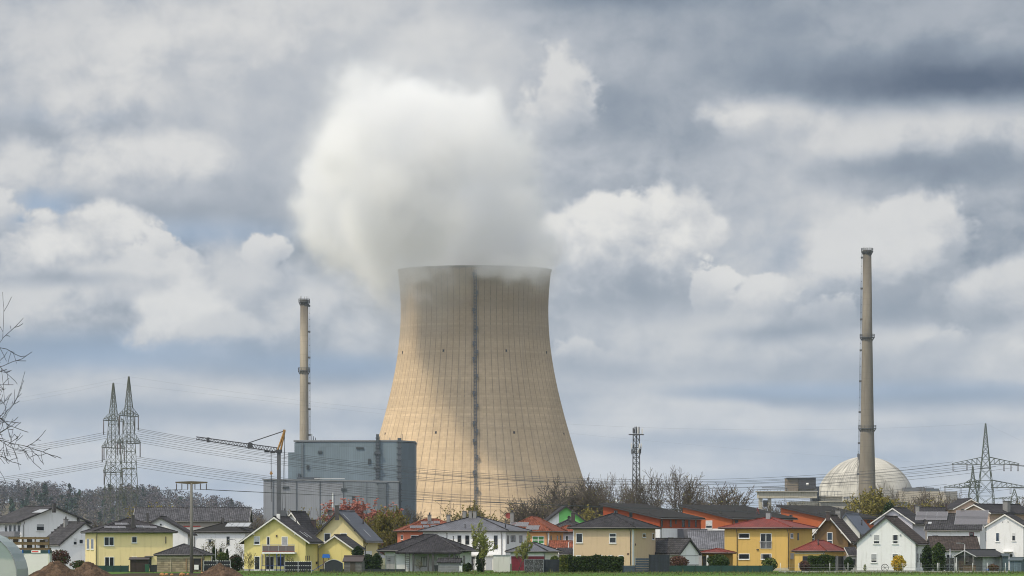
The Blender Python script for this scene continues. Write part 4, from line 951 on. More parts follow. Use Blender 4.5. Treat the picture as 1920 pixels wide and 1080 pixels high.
# 11 salmon house
H = House('house', 'salmon house with orange tiled roof full of solar panels, before the cooling tower', 835, 757, 872, 997, 'L', 745, 9.)
H.walls(W_SALM); H.rise = hz(972.5, 835) - H.ez; H.roof(T_TERRA, .6, ridge_mat=T_TERRA)
for (x, y) in ((774, 990), (786, 990), (799, 989), (813, 988.5)): H.panel(x, y - 1.5, 1.05, 1.15)
for (x, y) in ((795, 982), (807, 981.5), (819, 981)): H.panel(x, y - 1, 1.05, 1.15)
H.chimney(802, 808.5, 966, 976, pot=True); H.window(770, 1003.5, 785, 1012); H.window(752, 1003, 756, 1012, 'L')
# 12 large white house with grey hip roof
H = House('house', 'large white house with grey hip roof and tall narrow windows', 755, 793, 948, 997, 'R', 988, 13.)
H.walls(W_WHITE); H.rise = hz(967.5, 755) - H.ez; H.roof(T_GREY, .65, ridge_mat=T_BLACK)
for (x0_, x1_, y0_, y1_) in ((858, 865, 1004, 1017), (872.5, 880, 1004, 1021), (886.5, 894, 1004, 1028), (926, 933, 1004, 1030)): H.window(x0_, y0_, x1_, y1_, frame=DARKF, sill=False, trans=.5)
for (x0_, x1_, y0_, y1_) in ((951, 953.5, 1004, 1020), (957.5, 961.5, 1004, 1016), (962.5, 966, 1004, 1016), (974, 979, 1004, 1018)): H.window(x0_, y0_, x1_, y1_, 'R', frame=DARKF, sill=False)
H.window(812, 1006, 820, 1020, frame=DARKF); H.downpipe(941, 1000, 1045)
for x in (868, 879.5, 887.5): H.chimney(x, x + 6, 959, 971)
H.vent(872, 990, .5); H.vent(948, 987, .9, .09); H.chimney(838, 844, 966, 976)
q = MB(); a0, _ = H.hit(874, 1040); a1, _ = H.hit(944, 1040); q.box(a0, -5, 0, a1, -.02, hz(1043, 750)); q.build('annex_wall', W_WARM, H.T); q = MB(); z_ = hz(1043, 750); q.box(a0 - .3, -5.3, z_, a1 + .3, 0, z_ + .25); q.build('annex_roof', SOFFIT_W, H.T)
def on_annex(nm, mat, x1, y1, x2, y2):
    A0, A1, z0, z1 = [H.hit(x1, y2, off=-5.)[0], H.hit(x2, y2, off=-5.)[0], H.hit(x1, y2, off=-5.)[1], H.hit(x1, y1, off=-5.)[1]]; b = MB(); b.box(A0, -5.06, max(0, z0), A1, -5.003, z1); b.build(nm, mat, H.T)
on_annex('door', plain('door_grey', (.45, .46, .48)), 911, 1048, 922, 1075); on_annex('passage_shade_panel', plain('opening_shade', (.02, .02, .02)), 877, 1044, 890, 1070); on_annex('door', WHITE, 887, 1048, 894, 1068)  # the passage is a black sheet, its shade painted on the annexe front
# 13 peach house with orange roof
H = House('house', 'peach house with terracotta hip roof, panels and green-curtained window', 800, 945, 1030, 998, 'R', 1056, 12.)
H.walls(W_PEACH); H.rise = hz(968, 800) - H.ez; H.roof(T_TERRA, .6, ridge_mat=T_TERRA)
H.window(998, 1005, 1020.5, 1020, mull=1, glass=plain('green_curtain', (.05, .20, .06), .3, .4), trans=.5); H.downpipe(1026, 999, 1040); H.wbox('white_corner', W_WHITE, 1027, 998.6, 1030, 1040, d1=.04)
for x in (1032, 1044, 1050): H.window(x, 1004, x + 2., 1014, 'R', frame=DARKF, sill=False)
for (x, y) in ((962, 983.5), (973.5, 983.5), (985, 984), (993, 990), (1005, 990)): H.panel(x, y, 1.05, 1.5)
H.chimney(957, 963.5, 962, 974, pot=True); H.dish(952.5, 967.5, .5, plain('dish_red', (.25, .05, .04)))
H = House('house', 'small rendered house behind the peach one, next to the beige house', 815, 1040, 1078, 999, 'R', 1090, 8.)
H.walls(W_LIL); H.rise = hz(985, 815) - H.ez; H.roof(T_TERRA, .6); H.window(1060, 1004, 1066, 1014)
# 14 garage with dark red door
H = House('garage', 'garage with a dark red door under a grey hip roof', 700, 957, 1022, 1036, 'R', 1044, 7.)
H.walls(W_WHITE); H.rise = hz(1017, 700) - H.ez; H.roof(T_GREY, .6, ridge_mat=T_BLACK)
H.wbox('garage_door', boards('door_dark_red', (.17, .014, .028), .6, 0, .5, .15, .04), 958.8, 1043, 1021, 1070, d1=.06); H.downpipe(1021.7, 1038, 1070); H.wbox('grey_panel', plain('door_green_grey', (.12, .15, .10)), 956.5, 1057, 960, 1070, d0=.07, d1=.1)
H = House('garage', 'little garage with terracotta roof between the peach and beige houses', 765, 1036, 1080, 1034.5, 'L', 1031, 6.)
H.walls(W_WARM, 'gu', hz(1017, 765) - H.ez); H.roof(T_TERRA, .3)
H = House('shed', 'lean-to shed with dark sloping roof beside the beige house', 712, 1052, 1074, 1039, 'L', 1048, 4.)
H.walls(WOODD, 'shed', hz(1029, 712) - H.ez); H.roof(T_BLACK, .3, .3, .12, barge=BARGE_W)
# 15 green and white gable
H = House('house', 'gable house with bright green wall, in front of the bare trees', 905, 1025, 1097, 978, 'L', 1018, 9.)
H.walls(W_GREEN, 'gv', hz(950, 905) - H.ez); H.roof(T_BLACK, .4, .6, barge=BARGE_D)
a0, a1 = H.hit(1027, 960)[0], H.hit(1048, 960)[0]; W_ = H.W; e_, r_ = H.ez, H.rise
q = MB(); q.prism([(.02, -.06, 0), (a1, -.06, 0), (a1, -.06, e_ + r_ * a1 / (W_ / 2) - .03), (.02, -.06, e_ - .03)], (0, .055, 0)); q.build('white_wall', W_WHITE, H.T)
H = House('house', 'low dark hip-roofed house in front of the green gable', 840, 1044, 1094, 990, 'L', 1040, 8.)
H.walls(W_WARM); H.rise = hz(973, 840) - H.ez; H.roof(T_DARK, .5); H.chimney(1071, 1078, 962, 978, plain('chimney_brown', (.07, .05, .05)), pot=True); H.dish(1066.5, 972, .4)
# 16 beige house
H = House('house', 'beige house with dark hip roof behind the clipped hedge', 705, 1074.6, 1186, 991.5, 'R', 1229, 11.)
H.walls(W_BEIGE); H.rise = hz(962, 705) - H.ez; H.roof(T_BLACK, .7)
H.window(1080, 1000, 1092.6, 1018); H.window(1142.6, 1000, 1155.6, 1018.5, trans=.62)
for x in (1080.5, 1121, 1140, 1160): H.window(x, 1041, x + 9, 1050, sill=False)
H.window(1204.5, 999.5, 1210.5, 1008, 'R'); H.window(1222.5, 999.5, 1226.5, 1012, 'R'); H.wbox('wall_vent', plain('vent_brown', (.12, .07, .05)), 1176, 1037, 1179.5, 1040.5, d1=.05); H.wbox('wall_vent', plain('vent_brown', (.12, .07, .05)), 1190.5, 1019, 1192, 1023, 'R', 0, .05)
H.wbox('white_corner', W_WHITE, 1185.2, 992.5, 1188.5, 1060, 'R', 0, .04); H.wbox('white_corner', W_WHITE, 1074.6, 993, 1076.2, 1060, d1=.04); H.downpipe(1182.5, 992, 1060)
H.vent(1133, 978, .25); H.vent(1160, 976, .25); H.vent(1187, 981, .5)
# 17 low house seen along its roof, and tiled roof behind
H = House('house', 'low white gable house with dark roof between beige and golden houses', 712, 1274, 1310, 1037.5, 'L', 1195, 8.6)
H.walls(W_WHITE, 'gv', hz(1013, 712) - H.ez); H.roof(T_DARK, .3, .3, barge=BARGE_D); H.wbox('wall_band', BARGE_D, 1275, 1041.6, 1309, 1042.4, d1=.03)
H.window(1193, 1042, 1205, 1050, 'L', sill=False); H.wbox('plinth', W_GREYW, 1274, 1058, 1310, 1061, d1=.04)
H = House('garage', 'grey tiled roof of a garage left of the golden house', 765, 1296, 1372, 1029, 'L', 1290, 8.)
H.walls(W_GREYW, 'gu', hz(998.5, 765) - H.ez); H.roof(tiles('tiles_mid_grey', (.12, .12, .135), .36, .34, .6, .4, .4, 1.2), .3)
# 19-21 orange mono-pitch houses
for (xl, xr, xs, Y, ye, yh, lab, opts) in ((1237, 1314, 1131, 930, 971.5, 947, 'orange house with a mono-pitch dark roof and six slit windows', 1), (1372, 1487, 1280, 950, 972, 949.5, 'orange house with mono-pitch roof and white-blinded side window', 2), (1556, 1645, 1464, 965, 971.8, 950.5, 'orange mono-pitch house half hidden by the brown gable house', 3)):
    H = House('house', lab, Y, xl, xr, ye, 'L', xs, 13.)
    H.walls(W_RUST if opts == 1 else W_ORANGE, 'shed', hz(yh, Y + 9) - H.ez, band=(hz(990.5 if opts == 1 else 991, Y), W_WHITE)); H.roof(T_FLAT, .6, .7, .28, barge=BARGE_D)
    if opts == 1:
        for x, w_, y1 in ((1239, 3.4, 988), (1255.6, 3.6, 988.5), (1266, 2.2, 982.5), (1278.5, 5, 988.5), (1290, 3.8, 988.5), (1303, 3, 988.5)): H.window(x, 974.5, x + w_, y1, frame=DARKF, sill=False)
        q = MB(); a0, a1 = H.hit(1270, 1000)[0], H.hit(1302, 1000)[0]; q.box(a0, -3, 0, a1, -.03, hz(991.5, 930)); q.build('grey_porch', plain('porch_grey', (.13, .13, .15), .6, .1), H.T)
        H.window(1151, 957, 1158, 964, 'L', frame=DARKF, sill=False); H.window(1180, 960, 1186, 970, 'L', frame=DARKF, sill=False)
        H.wbox('wall_unit', W_GREYW, 1252, 1007, 1259, 1012, d1=.5); H.downpipe(1312.5, 974, 1015, mat=plain('pipe_rust', (.30, .06, .03)))
    if opts == 2: H.window(1323.5, 976, 1335.6, 990.6, 'L', frame=WHITE, shut=.62, shm=SHUTW); H.window(1378, 974.5, 1384, 983, frame=DARKF, sill=False); H.window(1400, 974.5, 1406, 983, frame=DARKF, sill=False)
    if opts == 3: H.window(1626, 975.5, 1632, 981, frame=DARKF, sill=False); H.window(1480, 965, 1486, 972, 'L', frame=DARKF, sill=False)
    H.downpipe(xl + 2, 975, 1015)
    for k in range(3): H.vent(xl - 20 + 25 * k, ye - 9 - (k % 2) * 4, .5, .12)
    if opts == 2: H.dish(1419, 958, .7, plain('dish_red', (.25, .05, .04)))
# 22 golden house with red roof
H = House('house', 'golden yellow house with red hip roof and a railed French window', 725, 1358.5, 1480, 991.5, 'R', 1523, 11.)
H.walls(W_GOLD); H.rise = hz(968.5, 725) - H.ez; H.roof(T_RED, .75, ridge_mat=T_RED)
H.window(1385, 1000, 1405.5, 1009.5, trans=None, sill=True); H.window(1385, 1038, 1405.5, 1049); fw = H.door(1425.7, 1000, 1446.8, 1028.5, mull=1); H.window(1426.5, 1038, 1446.8, 1049)
for i in range(13):
    x = 1425.5 + i * 1.75; H.wbox('railing_bar', PVF, x, 1016, x + .45, 1028.2, d0=.16, d1=.2, parent=fw)
H.wbox('handrail', PVF, 1424.5, 1015.2, 1447.5, 1016.4, d0=.12, d1=.22, parent=fw)
H.window(1481.8, 999.5, 1487, 1009, 'R'); H.window(1495, 999.5, 1497.8, 1013, 'R', frame=DARKF, sill=False); H.downpipe(1382.5, 994, 1066); H.downpipe(1478.5, 995, 1066); H.chimney(1437, 1445, 961, 972, plain('chimney_lead', (.28, .29, .31)))
H.wbox('wall_lamp', DARKF, 1419, 1029.5, 1422.8, 1031.2, d1=.2); H.wbox('meter_box', W_GREYW, 1482, 1037, 1487, 1048.6, 'R', 0, .12); H.wbox('plinth', plaster('plinth_pale', (.52, .47, .36)), 1358.5, 1065, 1480, 1070, d1=.04)
A_ = House('garage', 'golden annexe with red hip roof on the right of the golden house', 716, 1490, 1547, 1035, 'R', 1583, 8.)
A_.walls(W_GOLD); A_.rise = hz(1013, 716) - A_.ez; A_.roof(T_RED, .35, ridge_mat=T_RED); A_.window(1505, 1042.6, 1522.6, 1052, frame=DARKF); A_.wbox('opening_shade_panel', plain('opening_shade', (.02, .02, .02)), 1564, 1043, 1582, 1069, 'R', 0, .04)  # black sheet on the side wall stands for shade in an opening
for x in (1566, 1580): A_.wbox('porch_post', W_GREYW, x, 1042, x + 2.4, 1070, 'R', .05, .3)
A_.vent(1534, 1022, .8, .08); A_.downpipe(1546, 1038, 1066); A_.wbox('wall_band', plaster('plinth_pale', (.52, .47, .36)), 1490, 1036, 1547, 1038.6, d1=.04)
H = House('porch', 'small porch with red hip roof on the left of the golden house', 718, 1316, 1360, 1038.5, 'R', 1374, 4.5)
H.walls(plaster('porch_dark_yellow', (.30, .20, .06), .1, .3)); H.rise = hz(1028.5, 718) - H.ez; H.roof(T_RED, .45, ridge_mat=T_RED); H.wbox('white_column', WHITE, 1326, 1041, 1329, 1061, d1=.4); H.wbox('opening_shade_panel', plain('opening_shade', (.02, .02, .02)), 1330, 1043, 1358, 1064, d1=.03); H.wbox('opening_shade_panel', plain('opening_shade', (.02, .02, .02)), 1317, 1043, 1325, 1064, d1=.03)  # two black sheets paint the shade between the porch columns
# 23 brown gable house
H = House('house', 'brown gable house with white bargeboards and tall windows', 765, 1519, 1590, 1011, 'R', 1608, 10.5)
H.walls(W_BROWN, 'gv', hz(969, 765) - H.ez); H.roof(T_BROWN, .55, .7, barge=BARGE_W, soff=BARGE_W)
H.window(1550.5, 998, 1561, 1024, trans=.42, glass=GLASS2); H.window(1520.5, 998, 1527, 1015, trans=.3); H.downpipe(1592, 1014, 1050, 'R'); H.chimney(1567, 1576, 957, 968, BRICKC, pot=True); H.chimney(1549, 1556, 960, 967, plain('chimney_brown', (.07, .05, .05)))
H = House('house', 'plain roof with blue grey sheeting behind the brown gable house', 835, 1560, 1612, 998, 'R', 1634, 11.)
H.walls(W_WARM, 'gv', hz(966, 835) - H.ez); H.roof(plain('sheet_blue_grey', (.10, .115, .15), .6, .2), .5, .4); H.vent(1616, 985, .9, .1); H.window(1580, 985, 1586, 993)
# 24 white gable house
H = House('house', 'plain white gable house with four shuttered windows, behind yellow bush', 712, 1606.5, 1716.5, 1017, 'R', 1736, 10.)
H.walls(W_WHITE, 'gv', hz(971, 712) - H.ez); H.roof(T_BROWN, .45, .3, barge=BARGE_D)
H.window(1637.6, 1002, 1649.6, 1020, trans=.34, shut=.6); H.window(1672.8, 1002, 1684.6, 1020, trans=.34); H.window(1632.8, 1038, 1644.6, 1055, trans=.3, shut=.5); H.window(1672.8, 1038, 1684.6, 1055, trans=.3)
for (x, y) in ((1632.5, 1003), (1688.3, 1003)): H.wbox('wall_lamp', CHROME, x - 1, y - 1, x + 1, y + 1.4, d1=.15)
H.door(1719, 1038, 1721.6, 1054, 'R', frame=DARKF); H.door(1725, 1038, 1730.5, 1062, 'R', frame=DARKF); H.downpipe(1718, 1021, 1064, 'R'); H.vent(1677.5, 977, .5); H.wbox('plinth', W_GREYW, 1606.5, 1069, 1716.5, 1071.5, d1=.03)
H = House('house', 'low extension with wide dark roof right of the plain white gable house', 722, 1752, 1832, 1031, 'L', 1741, 9.)
H.walls(W_WHITE, 'gu', hz(1009, 722) - H.ez); H.roof(T_BROWN, .4, .5, barge=BARGE_D); H.window(1775, 1040, 1784, 1052, frame=DARKF); H.window(1758, 1040, 1764, 1052, frame=DARKF); H.window(1800, 1042, 1806, 1056, frame=DARKF)
H = House('shed', 'lean-to shed with dark roof between the golden annexe and white gable', 716, 1594, 1607, 1041, 'L', 1587, 3.5)
H.walls(W_GREYW, 'shed', hz(1028, 716) - H.ez); H.roof(T_BLACK, .3, .3, .12, barge=BARGE_W); H.window(1599, 1048, 1604, 1060, frame=DARKF)
# 25 white house with two banks of collectors
H = House('house', 'white house with two banks of three raised collectors and red-framed window', 770, 1738, 1837, 993, 'R', 1849, 11.)
H.walls(W_WHITE, 'gu', hz(965, 770) - H.ez); H.roof(tiles('tiles_speck_black', (.036, .034, .037), .45, .36, .55, .6, .4, 1.2), .45, .4, barge=BARGE_W)
H.window(1817.6, 998, 1826.2, 1014.5, frame=plain('frame_red', (.16, .012, .022))); H.window(1748, 1004, 1759, 1010, frame=DARKF); H.door(1848, 998, 1850, 1015, 'R', frame=DARKF)
for i in range(3): H.panel(1727 + i * 20, 970.5, 1.72, 2.4, None, 'solar_collector', .12, tilt=R(12))
for i in range(3): H.panel(1802 + i * 20, 974.5, 1.86, 4.2, None, 'solar_collector', .12, tilt=R(10))
H.panel(1743.5, 981, .6, .8, COLLECT, 'skylight', .05); H.chimney(1802, 1808, 955, 966); H.vent(1734, 983, .5); H.vent(1764, 982, .4); H.dish(1734, 979, .4)
# 26 white gable at the right edge
H = House('house', 'white gable house with two small vents, cut by the right edge', 745, 1849.5, 1919, 987, 'R', 1935, 11.)
H.walls(W_WHITE, 'gv', hz(966, 745) - H.ez); H.roof(T_BLACK, .3, .25, barge=BARGE_W)
H.window(1866.7, 998.5, 1874, 1015.5, glass=GLASS2); H.window(1897, 998, 1904.2, 1014.5, shut=.35, shm=SHUTW); H.window(1892, 1038, 1899.5, 1048); H.wbox('canopy', WHITE, 1882, 1034, 1899, 1035, d1=1.)
for x in (1879.5, 1889.5): H.wbox('wall_vent', DARKF, x, 977.6, x + 1.2, 979.8, d1=.04)
# 27-29 roofs behind on the right
H = House('house', 'rearmost dark roof with pale gable, top right by the pylon', 930, 1790, 1850, 953.5, 'L', 1768, 11.)
H.walls(W_PINK, 'gv', hz(937, 930) - H.ez); H.roof(T_BLACK, .5, .5, barge=BARGE_W); H.chimney(1772, 1776, 944, 956, plain('chimney_brown', (.07, .05, .05))); H.window(1815, 955, 1821, 962)
H = House('house', 'pink gable house with long dark roof and grey chimney, top right', 890, 1802, 1856, 961, 'R', 1936, 16.)
H.walls(W_PINK, 'gv', hz(947, 890) - H.ez); H.roof(T_BLACK, .6, .6, barge=BARGE_W); H.chimney(1882, 1892.5, 940, 958, BRICKC); H.window(1826, 966, 1832, 974)
H = House('house', 'lilac gable house behind the plain white gable house', 860, 1638, 1711, 979, 'R', 1735, 11.)
H.walls(W_LIL, 'gv', hz(954, 860) - H.ez); H.roof(T_BLACK, .6, .5, barge=BARGE_W); H.wbox('wall_vent', DARKF, 1686, 963.5, 1690, 965, d1=.05); H.chimney(1717, 1724, 949, 958); H.window(1670, 970, 1677, 978)
H = House('house', 'low dark roof between the lilac gable and collector house', 905, 1722, 1768, 964, 'R', 1772, 9.)
H.walls(plaster('wall_brownish', (.30, .27, .24), .1, .3), 'gu', hz(953, 905) - H.ez); H.roof(T_BLACK, .4); H.wbox('dark_wall', WOODD, 1738, 965, 1764, 972, d1=.05); H.chimney(1713, 1720, 947, 955, plain('chimney_brown', (.07, .05, .05)))
# ------------------------------------------------------------------ trees and shrubs
class Tree:
    def __init__(s, seed): s.r = random.Random(seed); s.nr = np.random.RandomState(seed); s.br = []; s.tips = []
    def grow(s, p, d, L, r, lev, P):
        g = s.r; n = P['seg'][min(lev, len(P['seg']) - 1)]; pts = [p]; rad = [r]; dirs = [d]; q = p.copy(); e = d.copy()
        for i in range(n):
            e = (e + Vector((g.gauss(0, 1), g.gauss(0, 1), g.gauss(0, 1))) * P['wob'] + Vector((0, 0, P['trop'][min(lev, len(P['trop']) - 1)]))).normalized()
            q = q + e * (L / n); pts.append(q); rad.append(max(P['rmin'], r * (1 - (1 - P['taper']) * (i + 1) / n))); dirs.append(e)
        s.br.append((lev, pts, rad))
        if lev >= P['lev']: s.tips.append((pts[-1], e)); s.tips.append((pts[len(pts) // 2], e)); return
        nc = P['n'][lev]; nc = max(2, int(nc + g.uniform(-1, 1)))
        for k in range(nc):
            t = P['t0'][min(lev, len(P['t0']) - 1)]; t = t + (1 - t) * (k + g.random() * .8) / nc; f = min(n - 1e-3, t * n); i = int(f); b = pts[i].lerp(pts[i + 1], f - i)
            ax = dirs[i + 1].cross(Vector((g.gauss(0, 1), g.gauss(0, 1), g.gauss(0, 1)))).normalized(); ang = R(P['ang'][min(lev, len(P['ang']) - 1)] + g.uniform(-12, 12))
            nd = (Matrix.Rotation(ang, 3, ax) @ dirs[i + 1]).normalized()
            s.grow(b, nd, L * P['lf'][min(lev, len(P['lf']) - 1)] * g.uniform(.7, 1.15) * (1.15 - .5 * t if lev == 0 else 1), max(P['rmin'], rad[i] * P['rf']), lev + 1, P)
        s.grow(pts[-1], e, L * .55, rad[-1], lev + 1, P)
    def mesh(s, levs, sides):
        mb = MB(); V, Fc = mb.v, mb.f
        for lev, pts, rad in s.br:
            if lev not in levs: continue
            n = sides if lev else 7; k = len(pts); b0 = len(V)
            for i, p in enumerate(pts):
                d = (pts[min(i + 1, k - 1)] - pts[max(0, i - 1)]).normalized(); a = d.cross(Vector((.31, .84, .11))).normalized(); c = d.cross(a); rr = rad[i]
                for j in range(n): t = 6.2832 * j / n; q = p + a * (rr * math.cos(t)) + c * (rr * math.sin(t)); V.append((q.x, q.y, q.z))
            for i in range(k - 1):
                for j in range(n): Fc.append((b0 + i * n + j, b0 + i * n + (j + 1) % n, b0 + (i + 1) * n + (j + 1) % n, b0 + (i + 1) * n + j))
        mb.m = [0] * len(Fc); mb.sm = [True] * len(Fc); return mb
    def leaves(s, mb, n_per, size, spread, m=1):
        g = s.r
        for p, e in s.tips:
            for _ in range(n_per if isinstance(n_per, int) else (1 if g.random() < n_per else 0)):
                c = p + Vector((g.gauss(0, spread), g.gauss(0, spread), g.gauss(0, spread))); add_leaf(mb, c, size * g.uniform(.6, 1.3), g, m)
def add_leaf(mb, c, s_, g, m=0, asp=1.6):
    a = Vector((g.gauss(0, 1), g.gauss(0, 1), g.gauss(0, 1))).normalized(); b = a.cross(Vector((g.gauss(0, 1), g.gauss(0, 1), g.gauss(0, 1)))).normalized()
    a, b = a * s_ * .5 * asp, b * s_ * .5
    k = len(mb.v)
    for q in (c - a, c + b, c + a, c - b): mb.v.append((q.x, q.y, q.z))
    mb.f.append((k, k + 1, k + 2, k + 3)); mb.m.append(m); mb.sm.append(False)
BARK = plain('bark_grey_brown', (.06, .05, .043), .95, .35, 2.); BARKD = plain('bark_dark', (.022, .019, .018), .95, .35, 2.); TWIG = plain('twig_brown', (.085, .071, .060), .95, .4, .5); TWIGG = plain('twig_grey', (.13, .115, .10), .95, .4, .5)
BUD = leafmat('buds_yellow', (.25, .22, .07), (.17, .17, .04)); LOLIVE = leafmat('leaves_olive', (.14, .135, .03), (.23, .19, .05)); LRED = leafmat('blossom_red', (.25, .075, .06), (.36, .15, .12)); LGREEN = leafmat('leaves_fresh', (.22, .26, .06), (.34, .33, .10))
LHEDGE = leafmat('hedge_green', (.028, .055, .014), (.07, .10, .025)); LDARK = leafmat('conifer_dark', (.014, .030, .012), (.035, .06, .02)); LCON = leafmat('conifer_green', (.035, .065, .016), (.085, .12, .03)); LYEL = leafmat('forsythia_yellow', (.62, .40, .03), (.72, .50, .08)); LBROWN = leafmat('shrub_brown', (.10, .045, .03), (.16, .08, .05)); LMAROON = leafmat('shrub_maroon', (.07, .03, .032), (.12, .06, .05)); LHY = leafmat('hedge_yellow', (.16, .16, .035), (.09, .12, .025))
TREES = {}
def bare_tree(key, seed, H, crown, dense=1., bud=.35, budmat=None, rmin=.03, twig=None, bark=None, low=.28, up=.06, stems=1, budsize=.22, lev=4, nb=(8, 6, 5, 4), ang=(48, 42, 40, 40), dome=0, lfs=None):
    """returns (trunk mesh, crown mesh) of a leafless tree H metres high"""
    tr = Tree(seed); P = dict(lev=lev, seg=(6, 5, 4, 3, 2), wob=.13, trop=(.05, up + .05, up, up, up * .5), taper=.35, rmin=rmin, n=nb, t0=(low, .25, .2, .15), ang=ang, lf=(crown / H * 1.15, .62, .60, .58), rf=.55)
    for k in range(stems):
        a = 6.28 * k / stems; sp = 0 if stems == 1 else .28
        if lfs: P['lf'] = lfs
        if dome: P['lf'] = (dome, .62, .60, .58)
        tr.grow(Vector((0, 0, -.2)), Vector((math.cos(a) * sp, math.sin(a) * sp, 1)).normalized(), H * (.5 if dome else .72), H * .019, 0, P)
    zmax = max(p.z for _, pts, _ in tr.br for p in pts)
    A = tr.mesh((0, 1), 5); B = tr.mesh(tuple(range(2, 9)), 3)
    if bud: tr.leaves(B, bud, budsize, .12)
    k = H / zmax
    for mb in (A, B): mb.v = [(x * k, y * k, z * k) for x, y, z in mb.v]
    TREES[key] = (A, B, twig or TWIG, bark or BARK, budmat or BUD)
    return key
MESHES = {}
def plant_tree(key, px, ytop, Y, H0, label, group=None, rot=0., wide=1., name='tree', cat='tree', base=0.):
    """the tree stands at pixel column px, its top at row ytop"""
    A, B, tw, bk, bd = TREES[key]; k = (hz(ytop - (2 if ytop < 960 else 0), Y) - base) / H0
    T = thing(name, label, cat, (wx(px, Y), Y, base), rot, group); T.scale = (k * wide, k * wide, k)
    if key not in MESHES:
        a = A.build('trunk', bk, T, uv=False); b = B.build('crown', [tw, bd], T, uv=False); MESHES[key] = (a, b)
    else:
        for o in MESHES[key]: c = o.copy(); COL.objects.link(c); c.parent = T
    return T
for k, sd in enumerate((3, 11, 27, 42)): bare_tree('bare%d' % k, sd, 18, 9.0, bud=.07, budsize=.18, rmin=.034, nb=(8, 6, 6, 4), low=.36, ang=(40, 42, 42, 42), up=.05, dome=.78)
bare_tree('multi0', 5, 14, 10, bud=.07, budsize=.18, low=.2, stems=4, nb=(5, 6, 5, 4), up=.04, rmin=.036, ang=(42, 42, 42, 42), dome=.75)
bare_tree('dense0', 9, 14, 10, bud=.06, budsize=.18, low=.15, stems=4, nb=(6, 6, 6, 4), up=.04, rmin=.04, twig=TWIG, ang=(44, 44, 44, 42), dome=.8)
bare_tree('olive0', 14, 10, 7.5, bud=3, budmat=LOLIVE, low=.12, stems=2, nb=(7, 6, 6, 3), budsize=.30, lev=4)
bare_tree('olive1', 19, 10, 7, bud=1, budmat=LOLIVE, low=.12, stems=2, nb=(7, 6, 5, 3), budsize=.30)
bare_tree('red0', 21, 10, 8, bud=5, budmat=LRED, low=.2, stems=1, nb=(8, 6, 6, 4), budsize=.26, lev=4)
bare_tree('sapling0', 33, 7.5, 3.2, bud=8, budmat=LGREEN, low=.30, nb=(9, 6, 4), lev=3, rmin=.022, budsize=.17, twig=TWIGG, up=.16, ang=(46, 38, 35))
bare_tree('shrub0', 35, 4, 2.6, bud=.8, budmat=BUD, low=.1, stems=2, nb=(5, 4, 4), lev=3, rmin=.02, budsize=.14)
G1 = 'bare trees behind the village'
for (key, px_, yt, Y, H0, wd, rot, lab) in (
    ('dense0', 1013, 922, 1130, 14, 1.15, .3, 'dense brown leafless tree before the right foot of the cooling tower'), ('dense0', 1066, 888, 1180, 14, 1.0, 1.9, 'broad dense leafless tree overlapping the right edge of the cooling tower'),
    ('bare0', 1092, 905, 1220, 18, 1., .9, 'thin bare tree just right of the cooling tower edge'), ('bare0', 1128, 887, 1190, 18, .7, 2.2, 'tall bare tree between the cooling tower and the lattice mast, leaning left'), ('bare1', 1153, 886, 1170, 18, .8, .4, 'slim bare tree next to the lattice mast, left of it'),
    ('bare2', 1182, 893, 1175, 18, .75, 3.3, 'bare tree directly in front of the lattice mast'), ('bare3', 1216, 877, 1180, 18, .78, 1.2, 'bare tree right of the lattice mast with spreading fork'), ('bare1', 1274, 874, 1185, 18, .8, 2.8, 'tallest bare tree, standing alone above the orange roofs'),
    ('bare2', 1316, 893, 1190, 18, .8, .2, 'slender bare tree beside the tallest lone one'), ('multi0', 1368, 904, 1160, 14, 1.1, .7, 'wide many-stemmed bare tree left of the concrete gallery'), 
    ('bare0', 1678, 902, 1250, 18, .7, 2., 'grey bare tree in front of the reactor dome'), ('bare2', 1712, 912, 1240, 18, .9, 5., 'bare tree at the right foot of the reactor dome'),
    ('dense0', 1756, 915, 1230, 14, .85, 4.4, 'brown leafless tree before the long beige hall'), ('multi0', 1790, 925, 1260, 14, .8, 1.4, 'small bare tree left of the big pylon'), ('multi0', 1442, 938, 1120, 14, .7, 3.4, 'small scrubby tree under the concrete gallery'), ('bare1', 768, 948, 1000, 18, .8, 3., 'grey bare tree at the corner of the clad power block'),
    ('multi0', 487, 962, 1050, 14, .8, .4, 'low bare tree left of the crane foot'), ('multi0', 1490, 936, 1150, 14, .8, 5.1, 'scrubby bare tree below the dark ventilation block'), ('multi0', 180, 972, 1000, 14, .8, 4.5, 'brown leafless bush at the foot of the twin pylons'), ('multi0', 1895, 930, 1300, 14, .8, 2.5, 'bare tree at the right edge beyond the pink house')):
    plant_tree(key, px_, yt, Y, H0, lab, G1, rot, wd)
plant_tree('olive0', 726, 950, 850, 10, 'olive green budding tree right of the navy-roofed house', None, .5, .72)
plant_tree('olive1', 868, 940, 905, 10, 'yellowish budding tree against the foot of the cooling tower', None, 2.1, 1.1)
plant_tree('olive1', 582, 952, 880, 10, 'small olive tree behind the yellow balcony house', None, 4., .9)
plant_tree('olive0', 1634, 916, 1150, 10, 'olive budding tree at the foot of the tall chimney', None, 1.1, .9)
plant_tree('olive1', 1750, 938, 1130, 10, 'yellow green shrub tree before the brown leafless tree', None, 3.3, 1.3)
plant_tree('olive1', 275, 942, 1080, 10, 'olive tree top behind the long dark roof', None, 1.3, 1.)
plant_tree('olive1', 1120, 948, 1120, 10, 'yellowish shrub tree beside the green gable house', None, 5.2, 1.)
plant_tree('red0', 680, 934, 1040, 10, 'reddish flowering tree in front of the clad power block', None, .4, 1.75)
plant_tree('sapling0', 908, 974, 655, 7.5, 'young street tree with pale green buds, the taller of two', 'young trees by the field', .3, 1.05)
